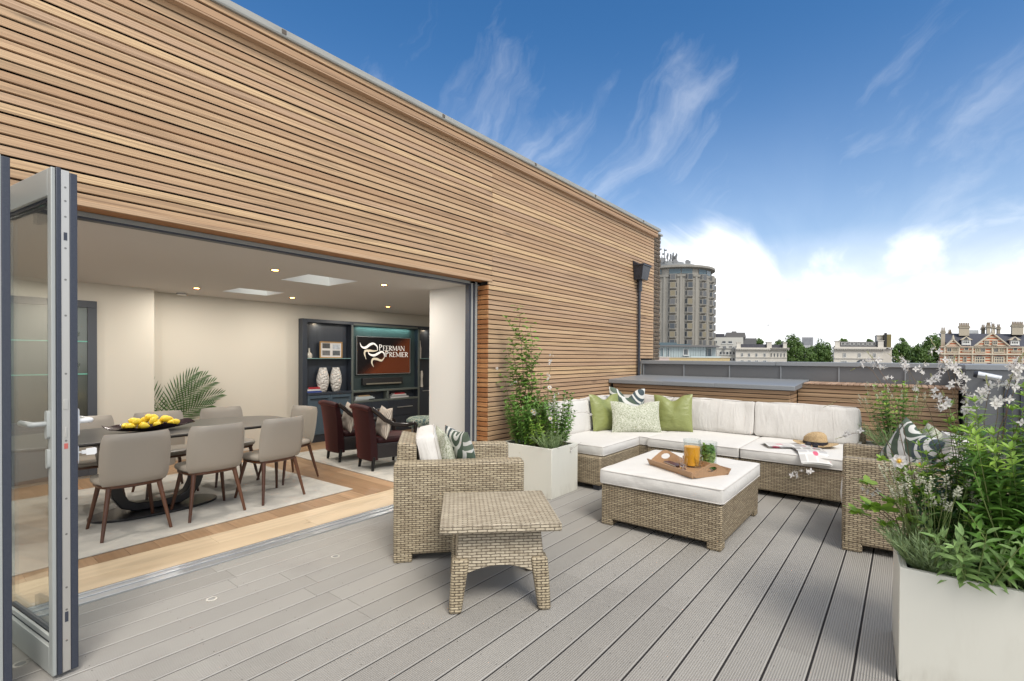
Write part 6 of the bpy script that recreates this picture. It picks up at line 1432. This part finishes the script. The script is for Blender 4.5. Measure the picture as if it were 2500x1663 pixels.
# --- white modern blocks
D = 200.; wa = bthing('office_block', 'white modernist block with a long dark lead roof, between the tower and the stucco houses', 'building', 1738, D); E_ = lambda v: ev(1790, D, v); X_ = lambda u: (u-1738)/1194*D
whc = mat('white_concrete', (.50, .49, .45), .8)
b = MB(); b.box(0, X_(1814), 0, 12, 0, E_(824)); b.build('wall', whc, wa)
b = MB(); b.prism([(0, E_(824)), (.6, E_(815.5)), (X_(1768), E_(815.5)), (X_(1769), E_(824))], 'y', .3, 11); b.build('slate_mansard', slate, wa)
b = MB(); b.prism([(X_(1770), E_(824)), (X_(1773), E_(812)), (X_(1818), E_(812)), (X_(1821), E_(824))], 'y', .2, 11); b.box(X_(1787), X_(1798), 2, 6, E_(812), E_(808.5)); b.build('lead_roof', leadr, wa)
b = MB(); b.box(X_(1814), X_(1848), 3, 14, 0, E_(825)); b.build('grey_wing', mat('grey_render', (.13, .13, .135), .8), wa)
for (a_, e_) in ((1746, 1750), (1761, 1772), (1776, 1788)): window(wa, X_(a_), E_(839), X_(e_)-X_(a_), E_(832.5)-E_(839), cols_=1, rows=1, m=wing)
for (a_, e_) in ((1746, 1756), (1762, 1772), (1778, 1788), (1793, 1803)): window(wa, X_(a_), E_(850), X_(e_)-X_(a_), E_(845)-E_(850), cols_=1, rows=1, m=wing3)
D = 150.; wb2 = bthing('low_block', 'low white block with bands of square windows left of the first stucco house', 'building', 1750, D); E_ = lambda v: ev(1775, D, v); X_ = lambda u: (u-1750)/1194*D
b = MB(); b.box(0, X_(1797), 0, 10, 0, E_(851)); b.build('wall', whc, wb2); b = MB(); b.box(-.3, X_(1798), -.3, 10, E_(851), E_(849.6)); b.build('cornice', whc, wb2)
for r_ in range(2):
    for i in range(5): window(wb2, X_(1756+8*i), E_(866+15*r_), X_(6)-X_(0), E_(859)-E_(866), cols_=1, rows=1, m=rt.choice([wing, wing3]))
for (u, v_) in ((1766, 850), (1787, 852)): b = MB(); b.lathe([(0, 0), (.55, .12), (.6, .16)], (0,0,0), 14); b.build('satellite_dish', metal_a, wb2, loc=(X_(u), -.6, E_(v_)), rot=(R(80), 0, R(20)))
# --- stucco house one
D = 140.; s1_ = bthing('stucco_house', 'white stucco terrace with dentilled cornice and dark mansard roof, left of the trees', 'house', 1796, D, group='white stucco houses'); E_ = lambda v: ev(1860, D, v); X_ = lambda u: (u-1796)/1194*D
b = MB(); b.box(0, X_(1876), 0, 12, 0, E_(853.5)); b.box(X_(1876), X_(1922), 1.0, 12, 0, E_(853.6)); b.build('wall', stucco, s1_)
b = MB(); b.box(-.25, X_(1877), -.7, .0, E_(853.5), E_(850.5)); b.box(-.1, X_(1876.5), -.35, 0, E_(855.5), E_(853.6)); b.box(X_(1877), X_(1927), .3, 1.0, E_(853.5), E_(850.6)); b.box(0, X_(1926), -.1, 12, E_(850.4), E_(849.2)); b.box(-.05, X_(1876), -.22, 0, E_(873.5), E_(872)); b.box(X_(1876), X_(1922), .8, 1, E_(873.5), E_(872)); b.build('cornice', stucco, s1_)
b = MB()
for i in range(26): u = 1799+5.0*i; b.box(X_(u), X_(u+2.2), -.6 if u < 1876 else .45, -.36 if u < 1876 else .8, E_(855.6), E_(853.7))
b.build('modillions', stucco, s1_)
b = MB(); b.box(X_(1809), X_(1871), .8, 11, E_(850.4), E_(840.5)); b.box(X_(1884), X_(1916), 1.8, 11, E_(850.4), E_(841)); b.build('mansard_roof', slate, s1_)
for (a_, e_, top) in ((1798, 1808, 837), (1872, 1884, 836), (1912, 1921, 837)): b = MB(); b.box(X_(a_), X_(e_), .3, 5, E_(850.4), E_(top)); b.box(X_(a_)-.15, X_(e_)+.15, .15, 5.1, E_(top), E_(top-1.2)); b.build('chimney', stucco, s1_)
for u in (1811, 1828, 1846, 1866): window(s1_, X_(u-2.6), E_(871), X_(5.5)-X_(0), E_(863)-E_(871), cols_=2, rows=2)
for u in range(1882, 1921, 8): window(s1_, X_(u), E_(871), X_(3.0)-X_(0), E_(862.5)-E_(871), y=.98, cols_=1, rows=2)
for u in (1811, 1828, 1846, 1866): window(s1_, X_(u-4), E_(886), X_(9)-X_(0), E_(880)-E_(886), cols_=2, rows=1)
# --- stucco house two
D = 120.; s2_ = bthing('stucco_house', 'cream stucco house with glazed roof storey and a tall mossy chimney', 'house', 2036, D, group='white stucco houses'); E_ = lambda v: ev(2100, D, v); X_ = lambda u: (u-2036)/1194*D
b = MB(); b.box(0, X_(2156), 0, 12, 0, E_(854)); b.box(X_(2156), X_(2178), .8, 12, 0, E_(851)); b.build('wall', stucco, s2_)
b = MB(); b.box(-.45, X_(2158), -.7, 0, E_(852.5), E_(849)); b.box(-.2, X_(2157), -.35, 0, E_(856), E_(852.6)); b.box(0, X_(2157), -.2, 0, E_(876), E_(873.5)); b.box(0, X_(2179.5), -.05, 12, E_(849), E_(847.5)); b.build('cornice', stucco, s2_)
b = MB()
for i in range(22): u = 2040+5.3*i; b.box(X_(u), X_(u+2.5), -.6, -.36, E_(854.4), E_(852.6))
b.build('modillions', stucco, s2_)
b = MB(); b.box(0, X_(2142), .6, 10, E_(847.5), E_(845)); b.box(X_(2051), X_(2142), 1, 10, E_(845), E_(834)); b.build('parapet_storey', leadr, s2_)
for i in range(8): window(s2_, X_(2053+11*i), E_(843), X_(9)-X_(0), E_(836.5)-E_(843), y=.96, cols_=1, rows=1, m=wing3, sill=False)
for (a_, e_, top) in ((2038, 2050, 834), (2143, 2157, 832)): b = MB(); b.box(X_(a_), X_(e_), .2, 4, E_(847.5), E_(top)); b.box(X_(a_)-.15, X_(e_)+.15, .05, 4.1, E_(top), E_(top-1.3)); b.build('chimney', stucco, s2_)
b = MB(); b.box(X_(2143), X_(2159), 3, 8, E_(840), E_(818)); b.box(X_(2142), X_(2160), 2.8, 8, E_(818), E_(816.5)); b.build('chimney', stucco, s2_)
mossy = mat('mossy_brick', (.20, .16, .07), .9); t = NT(mossy); t.base(t.mix(t.noise(t.obj(), 1.5, 5, .8), (.27, .22, .09), (.09, .08, .04)))
b = MB(); b.box(X_(2160), X_(2178), 2, 8, E_(849), E_(815)); b.build('chimney', mossy, s2_); b = MB(); b.box(X_(2160), X_(2166), 1.2, 1.95, E_(847), E_(812)); b.build('flue', mat('soot', (.02, .02, .02), .8), s2_)
for u in (2061, 2097, 2134): window(s2_, X_(u-3.6), E_(872.5), X_(7.5)-X_(0), E_(862.5)-E_(872.5), cols_=3, rows=3)
for u in (2060, 2134): window(s2_, X_(u-8), E_(890), X_(16)-X_(0), E_(881)-E_(890), cols_=3, rows=1)
n = 12; b = MB(); b.prism([(X_(2103)+X_(2036+16)*cos(pi*i/n)*.9, E_(890)+(E_(878)-E_(890))*sin(pi*i/n)) for i in range(n+1)], 'y', -.15, .1); b.build('fanlight', wing, s2_)
# --- far tower block
D = 900.; ft_ = bthing('far_tower_block', 'distant pale slab block of flats rising above the trees', 'building', 1957, D); E_ = lambda v: ev(1970, D, v); X_ = lambda u: (u-1957)/1194*D
fcm = mat('far_pale_concrete', (.42, .42, .43), .9)
b = MB(); b.box(0, X_(1985), 0, 14, 0, E_(823)); b.build('wall', fcm, ft_)
for i in range(7): b = MB(); b.box(X_(1958.5), X_(1983.5), -.3, -.01, E_(827+2.6*i), E_(825.4+2.6*i)); b.build('window_band', mat('far_glass', (.18, .19, .21), .5), ft_) 
# --- red brick mansion
D = 110.; rd_ = bthing('red_brick_mansion', 'red-and-cream banded brick mansion block with striped gables and tall chimneys', 'building', 2295, D); E_ = lambda v: ev(2400, D, v); X_ = lambda u: (u-2295)/1194*D
redb = mat('banded_red_brick', (.35, .12, .06), .85); t = NT(redb); sp3 = t.node('ShaderNodeSeparateXYZ'); t.l.new(t.obj(), sp3.inputs[0]); fr_ = t.math('FRACT', t.math('DIVIDE', sp3.outputs[2], .62))
t.base(t.mix(t.math('GREATER_THAN', fr_, .55), t.mix(t.noise(t.obj(), 2.5, 4), (.46, .14, .055), (.30, .09, .045)), (.52, .45, .34)))
stone = mat('cream_stone_dressing', (.50, .44, .34), .8)
b = MB(); b.box(0, X_(2540), 0, 12, 0, E_(846)); b.build('wall', redb, rd_)
b = MB()
for v0, v1, pr in ((866.5, 863.5, .5), (848.5, 846.5, .35), (886, 884.5, .3)): b.box(-.2, X_(2541), -pr, 0, E_(v0), E_(v1))
for u in (2302, 2337, 2370, 2418, 2454, 2492): b.box(X_(u), X_(u+3), -.3, 0, 0, E_(846)); 
b.build('stone_dressings', stone, rd_)
# roof
b = MB(); b.add([(X_(2316), 0, E_(846)), (X_(2541), 0, E_(846)), (X_(2541), 6, E_(811.5)), (X_(2362)-6*1.1, 6, E_(811.5)), (X_(2541), 12, E_(846)), (X_(2316), 12, E_(846))], [(0, 1, 2, 3), (2, 1, 4), (3, 2, 4, 5), (0, 3, 5)]); b.build('roof', slate, rd_)
def gable(u0, u1, vt, vb, nm=True):
    x0, x1 = X_(u0), X_(u1); zb, zt = E_(vb), E_(vt); b = MB(); b.prism([(x0, zb), (x1, zb), ((x0+x1)/2, zt)], 'y', -.25, 4); o = b.build('gable', redb, rd_)
    b = MB(); m_ = ((x0+x1)/2, zt); w = .30
    for (a, c_) in (((x0-.35, zb), m_), ((x1+.35, zb), m_)): b.prism([(a[0], a[1]), (a[0]+(w if a[0] < m_[0] else -w), a[1]), (m_[0], m_[1]-.02), (m_[0], m_[1]+w*1.1)], 'y', -.55, -.251)
    b.tube([(m_[0], -.4, zt+.2), (m_[0], -.4, zt+1.1)], [.28, .1], 8); b.build('stone_coping', stone, o)
gable(2306, 2338, 831, 846); gable(2377, 2457, 815, 845)
for (u, v_, m2) in ((2398, 842, None), (2418, 842, None)): window(rd_, X_(u), E_(v_), X_(12)-X_(0), E_(832)-E_(842), y=-.35, cols_=2, rows=2, fr=stone)
for (u0, w_, n_) in ((2310, 28, 4), (2379, 27, 4), (2424, 28, 4)): 
    for i in range(2): window(rd_, X_(u0+i*w_/2), E_(860), X_(w_/2-2)-X_(0), E_(850)-E_(860), cols_=2, rows=1, fr=stone, m=rt.choice([wing, wing2]))
for (u0, w_) in ((2312, 19), (2378, 26), (2425, 26)): window(rd_, X_(u0), E_(886), X_(w_)-X_(0), E_(868)-E_(886), cols_=4, rows=2, fr=stone, arch=1, m=rt.choice([wing, wing3]))
for u in (2350, 2480): window(rd_, X_(u), E_(886), X_(9)-X_(0), E_(872)-E_(886), cols_=2, rows=2, fr=stone)
for u in (2347, 2466):
    b = MB(); x0, x1 = X_(u), X_(u+23); b.box(x0, x1, .4, 4, E_(846), E_(830)); o = b.build('dormer', wfr, rd_)
    b = MB(); b.prism([(x0-.4, E_(830)), (x1+.4, E_(830)), ((x0+x1)/2, E_(821))], 'y', .1, 4); b.build('dormer_gable', stone, o); b = MB(); b.prism([(x0+.5, E_(829)), (x1-.5, E_(829)), ((x0+x1)/2, E_(823))], 'y', .0, .099); b.build('tympanum', slate, o)
    window(rd_, x0+.2, E_(840), x1-x0-.4, E_(832)-E_(840), y=.36, cols_=3, rows=1, fr=wfr, m=wing3)
    b = MB()
    for i in range(9): b.box(x0+.25*i, x0+.25*i+.10, -.3, -.2, E_(861), E_(856)); 
    b.box(x0-.1, x1+.1, -.35, -.15, E_(856), E_(855)); b.build('balcony_rail', stone, rd_); window(rd_, x0+.5, E_(857), 1.0, E_(848)-E_(857), cols_=1, rows=1, fr=stone)
chm = mat('pale_brick_chimney', (.36, .32, .25), .9)
pots = mat('chimney_pot', (.22, .17, .12), .8)
def chimney(u0, u1, vt, vb, y=3., np_=5, m_=chm):
    b = MB(); b.box(X_(u0), X_(u1), y, y+1.6, E_(vb), E_(vt)); b.box(X_(u0)-.25, X_(u1)+.25, y-.2, y+1.8, E_(vt+4), E_(vt+2)); b.box(X_(u0)-.2, X_(u1)+.2, y-.15, y+1.7, E_(vt), E_(vt-1)); o = b.build('chimney', m_, rd_)
    for i in range(np_): x = X_(u0)+(X_(u1)-X_(u0))*(i+.5)/np_; b = MB(); b.lathe([(.20, 0), (.15, .7), (.2, .75)], (x, y+.8, E_(vt-1)), 10); b.build('chimney_pot', pots, o)
chimney(2343, 2369, 794, 818, 4, 6); chimney(2477, 2506, 790, 815, 4, 7); chimney(2297, 2307, 808, 850, 1.5, 2); chimney(2405, 2414, 795, 812, 8, 2); chimney(2416, 2425, 791, 820, 6, 3); chimney(2432, 2440, 792, 812, 8, 2); chimney(2446, 2454, 794, 812, 8, 2); chimney(2317, 2325, 810, 830, 6, 2, pots)
b = MB(); b.box(X_(2371), X_(2400), 11, 13, E_(811), E_(799)); b.build('grey_plant_box', mat('grey_plant', (.5, .52, .54), .7), rd_)
b = MB(); b.tube([(X_(2427), 6, E_(790)), (X_(2427), 6, E_(781))], .06, 5); b.box(X_(2424), X_(2431), 5.9, 6.1, E_(783.2), E_(782.4)); b.build('aerial', metal_a, rd_)
# --- trees
tl = leafmat('tree_leaves', (.040, .088, .016), (.115, .195, .036), .6, .12); bark = mat('bark', (.09, .07, .05), .9)
def tree(lab, u, D, vt, vw, g, nclump=60, nl=44, group='trees beyond the terrace', hcrown=None, ls=.58):
    top = ev(u, D, vt); w = vw/1194*D; d = bthing('broadleaf_tree', lab, 'tree', u, D, group=group); hc = hcrown or max(w*1.7, 14); nclump = int(nclump*3.2); cz = top-hc/2
    b = MB(); b.tube([(0, 0, 0), (.2, 0, cz*.5), (0, 0, cz)], [.55, .42, .25], 8)
    for i in range(7): a = g.random()*6.28; b.tube([(0, 0, cz*.75+g.random()*2), (cos(a)*w*.2, sin(a)*w*.2, cz+g.uniform(-1, 2))], [.2, .06], 5)
    b.build('trunk', bark, d, smooth=60)
    b = MB()
    for i in range(nclump):
        q = V3(g.gauss(0, 1), g.gauss(0, 1), g.gauss(0, 1)).normalized()*(g.random()**.35); rr = g.uniform(.09, .17)*max(w, 6.5); q = V3(q.x*(w/2-rr*.5), q.y*(w/2-rr*.5)*.8, cz+q.z*(hc/2-rr*.6)); rn = g.random()
        for k_ in range(nl):
            dd = rdir(g, -.6, 1); e = q+dd*rr*g.uniform(.55, 1.05); a = rdir(g, -.4, .4); s1 = ls*g.uniform(.6, 1.3)
            n_ = (dd+rdir(g, -1, 1)*.5).normalized(); x_ = n_.cross(a).normalized(); y_ = n_.cross(x_)
            b.add([e-x_*s1*.5, e-y_*s1*.3, e+x_*s1*.5, e+y_*s1*.3], [(0, 1, 2, 3)], 0, (min(1, rn*.5+g.random()*.5), 0, 0))
    b.build('crown', tl, d); return d
gt = random.Random(77)
tree('leafy tree just right of the first stucco house, its crown lower than its neighbour', 1896, 175, 826, 40, gt, 26)
tree('tallest leafy tree in the middle group, beside the first stucco house', 1932, 160, 815, 62, gt, 56)
tree('leafy tree in front of the distant slab block', 1962, 150, 842, 56, gt, 40)
tree('leafy tree immediately left of the cream stucco house', 2006, 155, 827, 60, gt, 56)
tree('small treetop peeping over the roof of the cream stucco house', 2120, 200, 826, 26, gt, 12, hcrown=5)
tree('small treetop behind the left chimney of the cream stucco house', 2057, 200, 824, 22, gt, 12, hcrown=5)
tree('leafy tree immediately right of the mossy chimney', 2200, 150, 823, 60, gt, 52)
tree('leafy tree midway between the mossy chimney and the red brick mansion', 2240, 140, 838, 56, gt, 46)
tree('tall leafy tree touching the red brick mansion', 2276, 150, 808, 66, gt, 66)
tree('small treetop left of the first stucco house roof', 1852, 230, 824, 22, gt, 12, hcrown=6)
tree('dark leafy tree at the back of the middle group, under the distant slab block', 1985, 190, 838, 60, gt, 30)
tree('dark leafy tree at the back, between the mossy chimney and the brick mansion', 2222, 180, 836, 70, gt, 34)
tree('dark leafy tree at the back of the middle group, nearest the first stucco house', 1912, 190, 832, 60, gt, 30)
def bird(lab, u, v_, D):
    x = (u-1250)/1194*D; z = 1.45+(870.7+.0065*(u-1250)-v_)/1194*D; fx, fy = -sin(YAW), cos(YAW); rx, ry = cos(YAW), sin(YAW)
    b = MB(); b.tube([(-.25, 0, 0), (0, 0, .03), (.28, 0, .02)], [.02, .07, .02], 6); b.add([(-.05, 0, .03), (.08, .0, .03), (.0, .55, .22), (-.12, .5, .2)], [(0, 1, 2, 3)]); b.add([(-.05, 0, .03), (.08, 0, .03), (.0, -.55, .22), (-.12, -.5, .2)], [(0, 3, 2, 1)])
    o = b.build('bird', mat('bird_grey', (.12, .12, .13), .8), None, smooth=60, loc=(rx*x+fx*D, ry*x+fy*D, z), rot=.6); tag(o, lab, 'bird')
bird('small grey bird flying over the trees left of the distant slab block', 1874, 795, 120)
